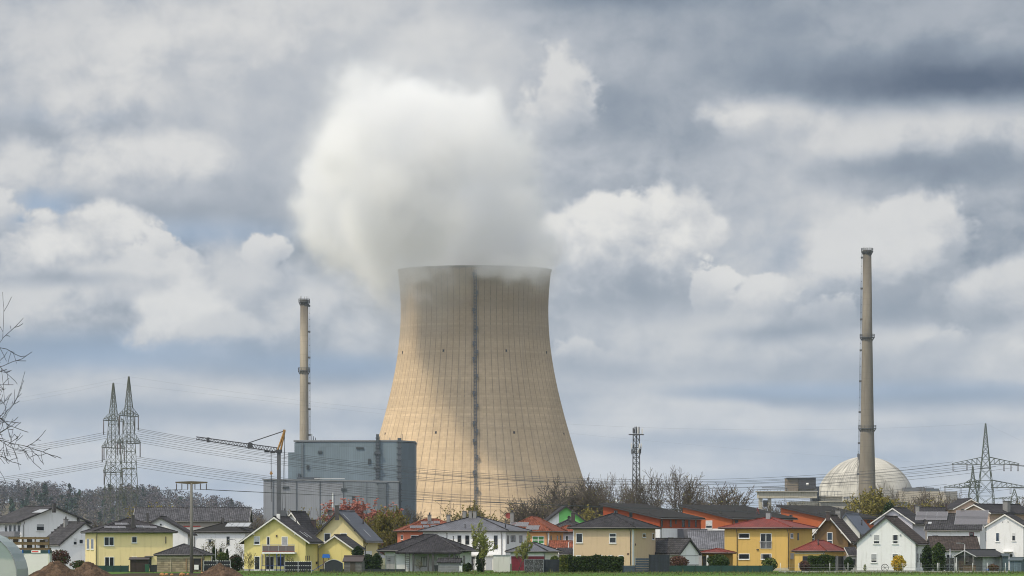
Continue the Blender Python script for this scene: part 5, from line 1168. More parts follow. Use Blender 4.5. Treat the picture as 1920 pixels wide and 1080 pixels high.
plant_tree('sapling0', 972, 996, 655, 7.5, 'young street tree before the dark red garage door, the shorter of two', 'young trees by the field', 2.4, .85)
for (px_, yt, Y, lab) in ((468, 1034, 690, 'leafless shrub left of the trampoline'), (545, 1040, 690, 'leafless shrub before the balcony right end'), (388, 1012, 760, 'bare garden tree beside the left lamp post'), (413, 1010, 770, 'bare garden tree between two lamp posts'), (453, 1014, 765, 'bare garden tree by the third lamp post'), (788, 1048, 684, 'thin climbing shrub on the bungalow porch')): plant_tree('shrub0', px_, yt, Y, 4, lab, None, px_ * .7, 1., 'shrub', 'shrub')
# the large bare tree whose crown enters at the left edge
bare_tree('edge', 8, 21, 16.0, bud=0, rmin=.025, twig=BARKD, bark=BARKD, low=.2, up=.035, nb=(20, 9, 6, 5, 3), lev=5, ang=(66, 44, 42, 42, 40), lfs=(.80, .52, .50, .52, .55))
plant_tree('edge', -252, 285, 310, 21, 'dark leafless tree reaching in from the left edge', None, 2.0, .62)

# ------------------------------------------------------------------ leafy clumps, hedges
def clump(name, label, cat, px, ytop, ybot, wpx, Y, mats, n, size, shape='ball', group=None, depth=1., stem=True, seed=1, round_=1.):
    s_ = F / Y; H = (ybot - ytop) / s_; w = wpx / s_; z0 = hz(ybot, Y); g = random.Random(seed * 7 + int(px))
    T = thing(name, label, cat, (wx(px, Y), Y, max(0, z0)), 0, group); b = MB(); lob = [(g.uniform(0, 6.28), g.uniform(.2, .9), g.uniform(.12, .3)) for _ in range(9)]
    for i in range(n):
        u, v = g.random(), g.random(); th = 6.2832 * u
        if shape == 'ball':
            ph = math.acos(2 * v - 1); rr = (g.random() ** .35); 
            bump = 1 + sum(am * math.cos(3 * (th - a)) * math.cos(4 * (v - h)) for a, h, am in lob) * .35
            p = Vector((math.cos(th) * math.sin(ph) * w / 2 * rr * bump, math.sin(th) * math.sin(ph) * w / 2 * depth * rr * bump, H / 2 + math.cos(ph) * H / 2 * rr))
        elif shape == 'cone':
            t_ = v ** 1.35; prof = (1 - t_) ** .75 * (.35 + .65 * min(1, t_ * 5 + .35)); prof = max(prof, .06); bump = 1 + .22 * math.sin(5 * th + 9 * t_ + px) + .12 * math.sin(11 * th)
            rr = g.random() ** .4; p = Vector((math.cos(th) * w / 2 * prof * rr * bump, math.sin(th) * w / 2 * prof * rr * bump, t_ * H))
        elif shape == 'column':
            t_ = v; prof = min(1, (1 - t_) * 3.2) ** .6 * min(1, .55 + t_ * 1.6); bump = 1 + .30 * math.sin(4 * th + 9 * t_ + px) + .16 * math.sin(17 * t_ + 2 * th); rr = g.random() ** .4; p = Vector((math.cos(th) * w / 2 * prof * rr * bump, math.sin(th) * w / 2 * prof * rr * bump, t_ * H))
        elif shape == 'fan':
            t_ = v ** .7; wd = (.45 + .55 * min(1, t_ * 2.2)) * (1 - .55 * max(0, t_ - .6) / .4); p = Vector((math.cos(th) * w / 2 * wd * g.random() ** .5, math.sin(th) * w / 2 * wd * g.random() ** .5, t_ * H * (1 - .18 * g.random())))
        else:             # box hedge
            f = g.choice('ttfflrb' if True else ''); x, y, z = (g.random() - .5) * w, (g.random() - .5) * depth, g.random() * H; j = g.gauss(0, .07)
            jz = .10 * math.sin(x * 1.3 + px) + .07 * math.sin(x * 3.1)
            if f == 't': z = H + j + jz
            elif f == 'f': y = -depth / 2 + j; z *= 1 + jz / H
            elif f == 'b': y = depth / 2 + j
            elif f == 'l': x = -w / 2 + j
            else: x = w / 2 + j
            p = Vector((x, y, z))
        add_leaf(b, p, size * g.uniform(.6, 1.4), g, g.randrange(len(mats)) if g.random() < .5 else 0, 1.5 if shape != 'cone' else 2.2)
    b.build('foliage', mats, T, uv=False)
    if shape == 'box':
        q = MB(); q.box(-w / 2 + .12, -depth / 2 + .12, 0, w / 2 - .12, depth / 2 - .12, H - .1); q.build('dark_core', plain('hedge_core', (.02, .028, .01), 1., .3), T)  # solid near-black box fills the hedge behind the leaf quads
    elif stem:
        q = MB(); g2 = random.Random(3)
        for k in range(5): a = 1.2566 * k; q.tube([(0, 0, -.05), (math.cos(a) * w * .08, math.sin(a) * w * .08, H * .3), (math.cos(a) * w * .22, math.sin(a) * w * .22, H * .72)], .05, 5, r1=.015)
        q.build('stem', BARK, T, uv=False)
    return T
clump('hedge', 'clipped dark green hedge in front of the beige house', 'hedge', 1113, 1045, 1074, 108, 655, [LHEDGE, LDARK], 9000, .17, 'box', depth=1.6)
clump('hedge', 'yellowish green end of the hedge beside the dark fence', 'hedge', 1057, 1045, 1072, 12, 652, [LHY, LHEDGE], 1600, .17, 'box', depth=1.3)
clump('hedge', 'dark green bushy hedge before the golden annexe', 'hedge', 1540, 1044, 1071, 46, 690, [LHEDGE, LCON], 4500, .18, 'box', depth=1.5)
clump('shrub', 'dark maroon round shrub left of the golden annexe hedge', 'shrub', 1508, 1052, 1072, 21, 688, [LMAROON, LBROWN], 900, .17)
clump('shrub', 'green shrub with pale flowers at the corner of the golden house', 'shrub', 1443, 1045, 1070, 30, 700, [LCON, LHEDGE, LGREEN], 1300, .18)
clump('shrub', 'rounded green bush before the small red porch', 'shrub', 1348, 1040, 1064, 42, 695, [LHEDGE, LCON], 2600, .18)
clump('shrub', 'brown leafless-looking bush before the low white gable house', 'shrub', 1272, 1042, 1066, 38, 697, [LBROWN, LMAROON], 2200, .15)
clump('shrub', 'bright yellow forsythia bush before the white gable house', 'shrub', 1685, 1041, 1072, 29, 690, [LYEL, LYEL, LGREEN], 1700, .17, 'fan')
clump('conifer', 'dark green conifer right of the white gable house, left of its twin', 'conifer', 1739, 1024, 1073, 21, 690, [LDARK, LCON], 3800, .17, 'column', 'twin conifers')
clump('conifer', 'taller lighter conifer right of its dark twin', 'conifer', 1760, 1019, 1073, 24, 688, [LCON, LDARK], 4600, .17, 'column', 'twin conifers')
clump('conifer', 'dark conifer hedge behind the brown garden shed', 'conifer', 671, 1024, 1066, 22, 706, [LDARK], 2600, .18, 'column')
clump('conifer', 'dark ivy-like bush between brown shed and white bungalow', 'shrub', 690, 1041, 1074, 24, 690, [LDARK, LHEDGE], 2200, .18, 'ball')
clump('conifer', 'dark narrow conifer at the left end of the bungalow', 'conifer', 706, 1040, 1074, 18, 684, [LDARK, LHEDGE], 2000, .18, 'column')
clump('conifer', 'black green columnar conifer before the white annexe, by the taller young tree', 'conifer', 901, 1038, 1076, 15, 662, [LDARK], 2200, .16, 'column')
clump('shrub', 'dark pot-like bush left of the white annexe door', 'shrub', 878, 1058, 1076, 14, 664, [LDARK, LHEDGE], 800, .15)
clump('conifer', 'slim dark cypress left of the ball-shaped bush', 'conifer', 402, 1026, 1052, 8, 735, [LDARK, LCON], 1000, .16, 'column')
clump('conifer', 'small cone conifer behind the ball-shaped bush', 'conifer', 414, 1029, 1050, 6, 745, [LDARK], 600, .16, 'cone')
clump('conifer', 'small cone conifer right of the ball-shaped bush', 'conifer', 426, 1030, 1052, 7, 745, [LDARK, LCON], 600, .16, 'cone')
clump('shrub', 'light green ball-shaped bush near the lamp posts', 'shrub', 417, 1035, 1056, 19, 730, [LCON, LHY], 1500, .17)
clump('shrub', 'dark shrubbery left of the yellow balcony house', 'shrub', 443, 1042, 1074, 26, 695, [LDARK, LMAROON], 1800, .17)
clump('shrub', 'small green bush behind the dark fence and gabion', 'shrub', 1040, 1042, 1060, 18, 690, [LCON, LGREEN], 700, .17)
clump('shrub', 'thorny brown brushwood heap on the earth mound', 'shrub', 112, 1030, 1062, 40, 565, [LMAROON, LBROWN, LCON], 2200, .13, 'ball')
clump('shrub', 'green weeds between the two earth mounds', 'shrub', 148, 1050, 1068, 30, 600, [LHEDGE, LBROWN], 900, .14)
clump('shrub', 'tangle of cut branches under the carport', 'shrub', 1862, 1058, 1072, 24, 690, [LBROWN, LCON], 700, .13)
clump('shrub', 'low green bush by the grey shed', 'shrub', 871, 1060, 1076, 10, 668, [LHEDGE], 500, .14)
clump('shrub', 'tiny budding shrub before the white gable house, left of the wheel', 'shrub', 1622, 1058, 1073, 7, 672, [LGREEN, LCON], 120, .12, 'fan')
clump('conifer', 'dark dense bush between annexe porch and the white gable house', 'shrub', 1592, 1044, 1070, 18, 708, [LDARK, LHEDGE], 1500, .17)
clump('conifer', 'dark evergreen in front of the reactor chimney foot trees', 'conifer', 1668, 940, 1000, 26, 1060, [LDARK], 1800, .35, 'ball')

# ------------------------------------------------------------------ wooded hill
g = random.Random(5); YH = 4600.; sh = F / YH
prof = [(-700, 880), (-300, 895), (0, 908), (60, 905), (125, 908), (160, 925), (200, 918), (235, 909), (300, 916), (370, 926), (420, 934), (460, 946), (500, 958), (560, 972), (700, 990), (900, 1005)]
px_ = [p[0] for p in prof]; py_ = [p[1] + 8 for p in prof]
mb = MB(); nx, ny = 60, 8
hx0, hx1 = -700, 900
def hillz(px, t): return max(0., (hz(float(np.interp(px, px_, py_)), YH) - 14) * math.sin(min(1, t) * math.pi / 2) ** 1.2) - .5
for i in range(nx):
    for j in range(ny):
        q = []
        for a, b in ((i, j), (i + 1, j), (i + 1, j + 1), (i, j + 1)):
            p = hx0 + (hx1 - hx0) * a / nx; t_ = b / ny * 1.4; Yq = YH - 700 + 700 * t_; q.append((wx(p, YH), Yq, hillz(p, t_) if t_ <= 1 else hillz(p, 1)))
        mb.face(q, 0, True)
tag(mb.build('hill', plain('hill_soil', (.075, .065, .045), .95, .3, .01), uv=False), kind='structure')
m, t = newmat('woodland_crowns'); at = t.n('ShaderNodeVertexColor', layer_name='Col').outputs[0]
rnd = t.n('ShaderNodeNewGeometry').outputs['Random Per Island']; k_ = t.m('ADD', .7, t.m('MULTIPLY', rnd, .6))
finish(t, t.mix(1., at, t.n('ShaderNodeCombineColor', {0: k_, 1: k_, 2: k_}).outputs[0], 'MULTIPLY'), .95, spec=.1)
mb = MB(); cols = []
for i in range(1500):
    p = g.uniform(-160, 560); t_ = g.random() ** .75; x = wx(p, YH); Y = YH - 700 + 700 * t_; z = hillz(p, t_)
    con = (100 < p < 205 and .15 < t_ < .75 and g.random() < .5) or g.random() < .04
    H = g.uniform(13, 22); wdt = g.uniform(4, 7.5)
    if con: c0 = (.018, .036, .026)
    else: c0 = g.choice([(.08, .066, .074), (.074, .068, .082), (.066, .062, .068), (.095, .082, .072), (.054, .056, .068), (.085, .072, .088)])  # crown tones lightened towards blue, some of the haze painted into them
    nq = 105 if not con else 50
    for q in range(nq):
        u = g.random(); th = g.uniform(0, 6.28)
        if con: zz = H * (.1 + .9 * u); rr = wdt * .6 * (1 - u) * g.random() ** .5; sz = 2.6
        else: zz = H * (.25 + .75 * u); rr = wdt * math.sin(max(.12, u) * 2.9) * g.random() ** .45; sz = .9
        n0 = len(mb.f); add_leaf(mb, Vector((x + rr * math.cos(th), Y + rr * math.sin(th), z + zz)), sz * g.uniform(.5, 1.2), g, 0, 2.2)
        v_ = g.uniform(.85, 1.15); cols.extend([(c0[0] * v_, c0[1] * v_, c0[2] * v_, 1.)] * 4)
    if not con and g.random() < .7: mb.tube([(x, Y, z), (x, Y, z + H * .8)], .35, 3, cap=False, r1=.12); cols.extend([(.06, .05, .045, 1)] * 12)
for f_ in mb.f: pass
fo = mb.build('forest', m, uv=False); ca = fo.data.color_attributes.new('Col', 'FLOAT_COLOR', 'CORNER')
ca.data.foreach_set('color', [x for c in cols for x in c]); tag(fo, 'distant bare woodland with dark conifers on the low hill', 'woodland', kind='stuff')
# ------------------------------------------------------------------ pylons, wires, crane, masts
PYL = plain('pylon_green_steel', (.075, .085, .065), .7, .45, .4); PYLR = plain('pylon_green', (.055, .07, .055), .7, .35, .4); CABLE = plain('cable_dark', (.05, .055, .065), .6, .1); INSUL = plain('insulator_brown', (.07, .05, .045), .4, .2)
def lattice(mb, zs, ws, bar=.16, dbar=.09, cx=0, cy=0, sub=None):
    """square lattice mast: levels zs with half widths ws"""
    cn = ((-1, -1), (1, -1), (1, 1), (-1, 1))
    for i in range(len(zs) - 1):
        a = [Vector((cx + sx * ws[i], cy + sy * ws[i], zs[i])) for sx, sy in cn]; b = [Vector((cx + sx * ws[i + 1], cy + sy * ws[i + 1], zs[i + 1])) for sx, sy in cn]
        for k in range(4):
            mb.bar(a[k], b[k], bar); k2 = (k + 1) % 4; mb.bar(a[k], b[k2], dbar); mb.bar(a[k2], b[k], dbar); mb.bar(b[k], b[k2], dbar)
def levels(z0, z1, w0, w1, k=1.6):
    zs, ws = [z0], [w0]
    while zs[-1] < z1 - .01:
        f = (zs[-1] - z0) / (z1 - z0); w = w0 + (w1 - w0) * f; dz = max(.7, 2 * w * k * .62); zs.append(min(z1, zs[-1] + dz)); 
        if z1 - zs[-1] < dz * .4: zs[-1] = z1
        ws.append(w0 + (w1 - w0) * (zs[-1] - z0) / (z1 - z0))
    return zs, ws
def pylon(label, px, ytop, Y, segs, arms, mat, bar, dbar, group=None, yaw=0.):
    T = thing('pylon', label, 'pylon', (wx(px, Y), Y, 0), yaw, group); s_ = F / Y; b = MB()
    for (y0, y1, w0, w1) in segs:
        zs, ws = levels(max(0, hz(y0, Y)), hz(y1, Y), w0 / s_, w1 / s_); lattice(b, zs, ws, bar, dbar)
    b.build('mast', mat, T, uv=False)
    for (ya, yb, half, mw, ins) in arms:       # arm row, root top row, half length (px), mast half width (px), insulators
        b = MB(); z, zt, h, w = hz(ya, Y), hz(yb, Y), half / s_, mw / s_; n = max(3, int(h / 2.2))
        for sg in (-1, 1):
            for q in (-1, 1):
                tip = Vector((sg * h, 0, z)); r0 = Vector((sg * w, q * w, z)); r1 = Vector((sg * w, q * w, zt)); b.bar(r0, tip, bar * .9); b.bar(r1, tip + Vector((0, 0, .3)), bar * .9)
                pa, pb = r0, r1
                for i in range(1, n):
                    f = i / n; ca, cb_ = r0.lerp(tip, f), r1.lerp(tip, f); b.bar(ca, cb_, dbar); b.bar(pa, cb_, dbar); pa, pb = ca, cb_
            for i in range(n): f = i / n; b.bar(Vector((sg * w, -w, z)).lerp(Vector((sg * h, 0, z)), f), Vector((sg * w, w, z)).lerp(Vector((sg * h, 0, z)), f), dbar)
        a = b.build('cross_arm', mat, T, uv=False)
        for (fx, ln) in ins:
            q = MB(); x = fx * h
            for dx_ in (-.22, .22): q.tube([(x + dx_, 0, z), (x + dx_, 0, z - ln / s_)], .09, 5)
            q.box(x - .35, -.1, z - ln / s_ - .2, x + .35, .1, z - ln / s_); q.build('insulator', INSUL, a, uv=False)
    return T
pylon('green lattice pylon, left and shorter of the twin pair', 212.5, 718, 1740, [(985, 915, 13.5, 12.5), (915, 785, 12.5, 6.5), (785, 718, 6.5, .8)],
      [(789, 776, 42, 6.5, ((-.95, 26), (.95, 20), (.6, 26))), (840, 823, 48, 9, ((-.95, 26), (.95, 26), (-.8, 22))), (886, 872, 42, 11, ((-.9, 22), (.9, 22)))], PYL, .18, .10, 'twin pylons', R(68))
pylon('green lattice pylon, right and taller of the twin pair', 241.5, 706, 1680, [(985, 915, 13.5, 12.5), (915, 775, 12.5, 6.5), (775, 706, 6.5, .8)],
      [(780, 766, 42, 6.5, ((-.95, 24), (.95, 24), (.6, 26))), (831, 813, 50, 9, ((-.95, 22), (.95, 24), (-.7, 22))), (879, 879.6, 14, 11.5, ())], PYL, .18, .10, 'twin pylons', R(68))
pylon('large green pylon with two wide cross arms on the right', 1848, 794, 1900, [(985, 930, 17, 14.5), (930, 862, 14.5, 7), (862, 794, 7, .7)],
      [(870.5, 857, 63, 7, ((-.96, 11), (-.55, 10), (.96, 12), (.55, 12), (.75, 12))), (914, 900, 78, 11, ((-.97, 10), (-.6, 10), (.6, 11), (.97, 11)))], PYLR, .19, .10)
pylon('small distant pylon left of the large green one', 1824, 873, 2850, [(985, 930, 10, 8), (930, 900, 8, 3.5), (900, 873, 3.5, .5)], [(905, 899, 13, 4, ()), (913, 908, 17, 5, ())], PYLR, .3, .17)
pylon('far pylon cropped at the right edge with long low arms', 1902, 917, 2950, [(985, 935, 8, 6), (935, 917, 6, 1)], [(935.5, 931, 40, 4, ())], PYLR, .25, .14)
def wire(label, a, b, sag, group, r=.055, n=28):
    P0, P1 = px2w(*a), px2w(*b); s_ = F / ((a[2] + b[2]) / 2); c = P0.copy(); pts = []
    for i in range(n + 1): f = i / n; p = P0.lerp(P1, f); p.z -= 4 * f * (1 - f) * sag / s_; pts.append(p - c)
    mb = MB(); mb.tube(pts, r, 4); o = mb.build('power_line', CABLE, uv=False, loc=c); tag(o, label, 'power line', group)
    return o
Lr, Rr_ = 1690., 1895.
for k, (ya, yb, s_) in enumerate(((803, 866, 60), (806, 869, 61), (809, 867, 64), (813, 871, 62), (817, 873, 60), (821, 875, 64), (825, 872, 66), (829, 877, 65))):
    wire('thin cable of the upper bundle between twin pylons and the right pylon', (256 + (k % 3), ya, Lr + 8 * (k - 4)), (1787 + 16 * k, yb, Rr_), s_, 'upper cables strung across the scene')
for k, (ya, yb, s_) in enumerate(((856, 908, 54), (859, 911, 56), (863, 913, 55), (867, 915, 56), (871, 916, 58), (876, 917, 60))):
    wire('thin cable of the lower bundle between twin pylons and the right pylon', (255 + (k % 3), ya, Lr + 8 * (k - 3)), (1775 + 24 * k, yb, Rr_), s_, 'lower cables strung across the scene')
wire('topmost earth wire running right from the taller twin pylon', (241.5, 706, 1680), (1848, 794, 1900), 44, 'earth wires', .013); wire('second earth wire running right from the shorter twin pylon', (212.5, 718, 1740), (1824, 873, 2850), 12, 'earth wires', .013)
for k in range(4): wire('thin cable leaving the twin pylons to the left, upper bundle', (205 + 6 * k, 809 + 2.7 * k, Lr), (-420, 893 + 3.2 * k, 1500), 10, 'upper cables leaving left')
for k in range(4): wire('thin cable leaving the twin pylons to the left, lower bundle', (198 + 6 * k, 862 + 2.6 * k, Lr), (-420, 939 + 3.2 * k, 1500), 10, 'lower cables leaving left')
wire('earth wire falling left from the taller twin pylon', (241.5, 706, 1680), (-420, 795, 1500), 14, 'earth wires', .013); wire('earth wire falling left from the shorter twin pylon', (212.5, 718, 1740), (-420, 805, 1540), 14, 'earth wires', .013)
for k in range(4): wire('cable running out of frame right from the large pylon upper arm', (1880 + 8 * k, 870 + k, 1900), (2300, 858 + 5 * k, 1880), 10, 'cables leaving right')
for k in range(4): wire('cable running out of frame right from the large pylon lower arm', (1880 + 10 * k, 914 + k, 1900), (2300, 880 + 9 * k, 1880), 6, 'cables leaving right low')
wire('faint earth wire dropping right from the large pylon tip', (1848, 794, 1900), (2250, 925, 1850), 18, 'earth wires', .013)
# crane
YC = 900.; sc_ = F / YC; CG = plain('crane_grey', (.10, .105, .115), .6, .25, 1.); CD = plain('crane_dark', (.05, .052, .06), .6, .2); CO = plain('crane_orange', (.34, .19, .06), .55, .15)
K = thing('tower_crane', 'grey tower crane with raised jib and orange A-frame, before the power block', 'crane', (wx(523, YC), YC, 0))
def kx(px): return (px - 523) / sc_
def kz(py): return hz(py, YC)
b = MB(); b.box(-.42, -.42, 0, .42, .42, kz(905)); b.box(-.36, -.36, kz(905), .36, .36, kz(847)); b.build('mast', CG, K)
b = MB(); b.box(-.6, -.6, kz(849), .6, .6, kz(843)); b.box(kx(507), -.5, kz(850), kx(516), .5, kz(846)); b.build('slewing_unit', CD, K)
b = MB(); A, B = Vector((kx(521), 0, kz(848))), Vector((kx(368), 0, kz(823.5))); n = 30
for (dy_, dz_, k2) in ((-.45, 0, 1), (.45, 0, 1), (0, .85, 1)):
    b.bar(A + Vector((0, dy_, dz_)), B + Vector((0, dy_ * .6, dz_ * .55)), .13)
for i in range(n):
    f, f2 = i / n, (i + 1) / n; P = lambda q, dy_, dz_: (A + Vector((0, dy_, dz_))).lerp(B + Vector((0, dy_ * .6, dz_ * .55)), q); fm = (f + f2) / 2
    for sg in (-.45, .45): b.bar(P(f, sg, 0), P(fm, 0, .85), .075); b.bar(P(fm, 0, .85), P(f2, sg, 0), .075)
    b.bar(P(f, -.45, 0), P(f, .45, 0), .07)
jib = b.build('jib', CD, K, uv=False)
b = MB(); p_ = A.lerp(B, .34); b.box(p_.x - .45, -.4, p_.z - .15, p_.x + .45, .4, p_.z + .95); p_ = A.lerp(B, .855); b.box(p_.x - .25, -.4, p_.z - .2, p_.x + .25, .4, p_.z + .7); p_ = A.lerp(B, .12); b.box(p_.x - .7, -.3, p_.z - .35, p_.x + .3, .3, p_.z); b.build('jib_joint', CD, jib)
b = MB(); ap = Vector((kx(533), 0, kz(808)))
for sg in (-.35, .35): b.bar(Vector((kx(520), sg, kz(846))), ap + Vector((0, sg * .5, 0)), .24); b.bar(Vector((kx(526), sg, kz(846))), ap + Vector((.1, sg * .5, 0)), .24)
for f in (.3, .6): b.bar(Vector((kx(520), 0, kz(846))).lerp(ap, f), Vector((kx(526), 0, kz(846))).lerp(ap, f), .14)
b.box(ap.x - .25, -.3, ap.z - .2, ap.x + .25, .3, ap.z + .25); b.build('a_frame', CO, K, uv=False)
b = MB(); b.bar(ap, A.lerp(B, .36) + Vector((0, 0, .9)), .13); b.bar(ap, Vector((kx(535), 0, kz(962))), .06); b.bar(ap + Vector((.1, 0, 0)), Vector((kx(529), 0, kz(975))), .05); b.build('tie_rope', CD, K, uv=False)
b = MB(); hx_ = kx(508.5)
b.bar((hx_ - .06, 0, kz(845)), (hx_ - .03, 0, kz(889)), .035); b.bar((hx_ + .06, 0, kz(845)), (hx_ + .03, 0, kz(889)), .035); b.build('hoist_rope', CD, K, uv=False)
b = MB(); b.box(hx_ - .18, -.12, kz(890), hx_ + .18, .12, kz(884)); b.box(hx_ - .3, -.15, kz(888.5), hx_ + .3, .15, kz(886.5)); hk = b.build('hook_block', CO, K); b = MB(); b.bar((hx_, 0, kz(890)), (hx_, 0, kz(917)), .12); b.bar((hx_, 0, kz(917)), (hx_ + .1, 0, kz(941)), .05); b.build('chain', CD, hk)
b = MB(); b.box(-1.6, -1.6, 0, 1.6, 1.6, 1.4); b.box(kx(527), -.6, kz(968), kx(537), .6, kz(957)); b.bar((kx(534), 0, kz(953)), (kx(530), 0, kz(968)), .14); b.bar((kx(534), 0, kz(953)), (kx(538), 0, kz(968)), .14); b.build('base_frame', CG, K)
# lattice telecom mast
YM = 1300.; s_ = F / YM; Mt = thing('telecom_mast', 'dark lattice telecom mast with antennas above the bare trees', 'telecom mast', (wx(1193, YM), YM, 0))
MD = plain('mast_dark', (.055, .058, .065), .6, .3, .6); b = MB(); z0, z1 = 0, hz(814, YM); zs = [z1 * i / 22 for i in range(23)]; lattice(b, zs, [8.3 / s_ - 2.6 / s_ * (z / z1) for z in zs], .17, .09); b.tube([(0, 0, 0), (0, 0, z1)], .16, 5); b.build('lattice', MD, Mt, uv=False)
b = MB(); b.box(-14 / s_, -1.4, z1 - .25, 14 / s_, 1.4, z1); b.box(-8 / s_, -1., hz(850, YM), 8 / s_, 1., hz(849, YM)); b.box(-9 / s_, -1., hz(839, YM), 9 / s_, 1., hz(838, YM)); b.build('platform', MD, Mt)
proto = None; WA = plain('antenna_white', (.5, .5, .5), .5, .1)
for i, (x, y0, y1, m_) in enumerate(((-9, 832, 841, 1), (9, 832, 841, 1), (-5, 833, 840, 1), (5.5, 833, 841, 1), (-8.4, 842, 851, 0), (8, 842, 850, 0), (-3, 840, 850, 0), (3, 843, 849, 1), (11, 804, 814, 1), (-6, 803, 812, 0), (-2.5, 800.5, 813, 0), (0.5, 801, 813, 0), (3, 802, 813, 1), (5, 801, 813, 0), (-4.5, 805, 812, 0))):
    b = MB(); b.box(x / s_ - .16, -.25, hz(y1, YM), x / s_ + .16, .1, hz(y0, YM)); b.tube([(x / s_, 0, hz(y1, YM) - .4), (x / s_, 0, hz(y0, YM) + .3)], .05, 4); o = b.build('antenna', WA if m_ else MD, Mt, uv=False); o.location = (0, -1.1 + .4 * (i % 3), 0)
# wooden T pole
YP = 620.; s_ = F / YP; Tp = thing('utility_pole', 'concrete T-shaped utility pole with six insulators and no wires on top', 'utility pole', (wx(359, YP), YP, 0))
Tp['label'] = 'weathered T-shaped utility pole with six hanging insulators, before the stone garage'
PW = plain('weathered_pole', (.19, .18, .16), .9, .5, 1., 0, .1, .3, (1, 1, .35)); b = MB(); b.tube([(0, 0, 0), (0, 0, hz(906, YP))], 3.4 / s_, 12, r1=2.3 / s_); b.build('pole', PW, Tp, uv=False)
b = MB(); h_ = 30 / s_; z = hz(905, YP); b.prism([(-h_, -.13, z - .05), (0, -.13, z - .22), (h_, -.13, z - .05), (h_, -.13, z + .12), (0, -.13, z + .2), (-h_, -.13, z + .12)], (0, .26, 0)); arm = b.build('cross_arm', plain('arm_rusty', (.11, .085, .05), .8, .4, 2.), Tp)
proto = None
for x in (-28, -18, -7, 6.5, 17, 28):
    if proto is None:
        q = MB(); q.tube([(0, 0, 0), (0, 0, -.12)], .03, 5)
        for i in range(5): q.lathe([(.035, -.12 - .13 * i), (.085, -.20 - .13 * i), (.035, -.25 - .13 * i)], 8)
        q.tube([(0, 0, -.75), (0, 0, -.88)], .05, 5); proto = q.build('insulator', INSUL, arm, uv=False); o = proto
    else: o = proto.copy(); COL.objects.link(o); o.parent = arm
    o.location = (x / s_, 0, z - .08)
for k in range(3): wire('low thin cable running right from the T-shaped utility pole', (366 + 10 * k, 917.5, YP), (2300, 975 + 2.2 * k, 800), 10, 'cables from the utility pole', .016); wire('low thin cable running left from the T-shaped utility pole', (331 + 10 * k, 917.5, YP), (-300, 930 + 2 * k, 700), 8, 'cables from the utility pole, left', .014)

# ------------------------------------------------------------------ street furniture, fences, sheds
def gx(px, Y): return wx(px, Y)
def lamp(label, px, ytop, Y, side=1):
    T = thing('street_lamp', label, 'street lamp', (wx(px, Y), Y, 0), 0, 'street lamps'); h = hz(ytop, Y); b = MB(); b.tube([(0, 0, 0), (0, 0, h - .1)], .07, 7, r1=.05); b.build('pole', PVF, T, uv=False)
    b = MB(); b.tube([(0, 0, h - .15), (.2 * side, 0, h), (.8 * side, 0, h + .06)], .04, 6); b.box(min(.55 * side, 1.25 * side), -.14, h, max(.55 * side, 1.25 * side), .14, h + .12); b.build('lamp_head', plain('lamp_grey', (.22, .23, .25), .5), T, uv=False)
lamp('slim grey street lamp before the white collector house, leftmost of three', 384, 1012, 755); lamp('slim grey street lamp before the white collector house, tallest of three', 404, 1013, 705, -1); lamp('slim grey street lamp nearest the yellow balcony house', 442.5, 1012, 735, -1); lamp('street lamp beside the beige house white corner', 1066, 1015, 735); lamp('street lamp before the carport', 1809, 1019, 700, -1); lamp('short street lamp on the left of the small hip roof behind the long building', 327, 977, 900, -1)
def fence(name, label, x0, x1, yt, Y, mat, npost=3, posts=PVF, cat='fence', thick=.06, rows=None, dots=None, gap0=.05, group=None, x1Y=None):
    T = thing(name, label, cat, (wx(x0, Y), Y, 0), 0, group); w = wx(x1, Y) - wx(x0, Y); h = hz(yt, Y); b = MB()
    if rows:
        for i in range(rows): z0_ = gap0 + (h - gap0) * i / rows; b.box(0, -thick / 2, z0_, w, thick / 2, z0_ + (h - gap0) / rows * .86)
    else: b.box(0, -thick / 2, gap0, w, thick / 2, h)
    pn = b.build('panel', mat, T)
    if dots:
        for zr in dots:
            q = MB(); n_ = int(w / .30)
            for i in range(n_): x = (i + .5) * w / n_; q.box(x - .085, -thick / 2 - .012, h * zr, x + .085, -thick / 2 - .002, h * zr + .07)
            q.build('white_trim', WHITE, pn)
    for i in range(npost):
        x = w * i / max(1, npost - 1); q = MB(); q.box(x - .05, -thick / 2 - .06, 0, x + .05, -thick / 2 - .005, h + .05); q.build('post', posts, T)
    return T
FG = plain('screen_green', (.018, .055, .045), .75, .2, 1.5); FB = boards('board_blue_black', (.028, .034, .045), .16, 0); FBL = boards('slat_blue_grey', (.06, .08, .105), .14, 1); FK = boards('panel_black', (.018, .02, .026), .24, 1)
fence('fence', 'dark green screen fence before the cream house', 183, 241, 1060.5, 665, FG, 5, plain('post_green', (.02, .04, .03)))
fence('fence', 'black panel fence with dotted white trim behind the right earth mound', 382, 432, 1051.5, 668, FK, 3, PVF, dots=(.62, .97))
fence('fence', 'black panel fence with dotted white trim before the yellow balcony house', 534, 584, 1053, 652, FK, 3, PVF, dots=(.22, .6, .97))
fence('fence', 'dark board fence between gabion wall and hedge', 1019.5, 1051, 1049, 653, FB, 3, plain('post_dark', (.03, .035, .04)))
fence('fence', 'low blue grey fence at the right end of the hedge', 1168, 1191, 1060.5, 653, FBL, 2, plain('post_dark', (.03, .035, .04)))
fence('fence', 'tall horizontal slat fence in blue grey left of the double gate', 1191, 1217, 1046, 656, FBL, 2, CHROME, rows=6)
fence('gate', 'dark blue grey double gate of vertical boards', 1217, 1255, 1040, 655, FB, 3, plain('post_dark', (.03, .035, .04)), 'gate')
fence('fence', 'long dark green screen fence before the golden house', 1255, 1449, 1060.5, 660, FG, 9, plain('post_green', (.02, .04, .03)))
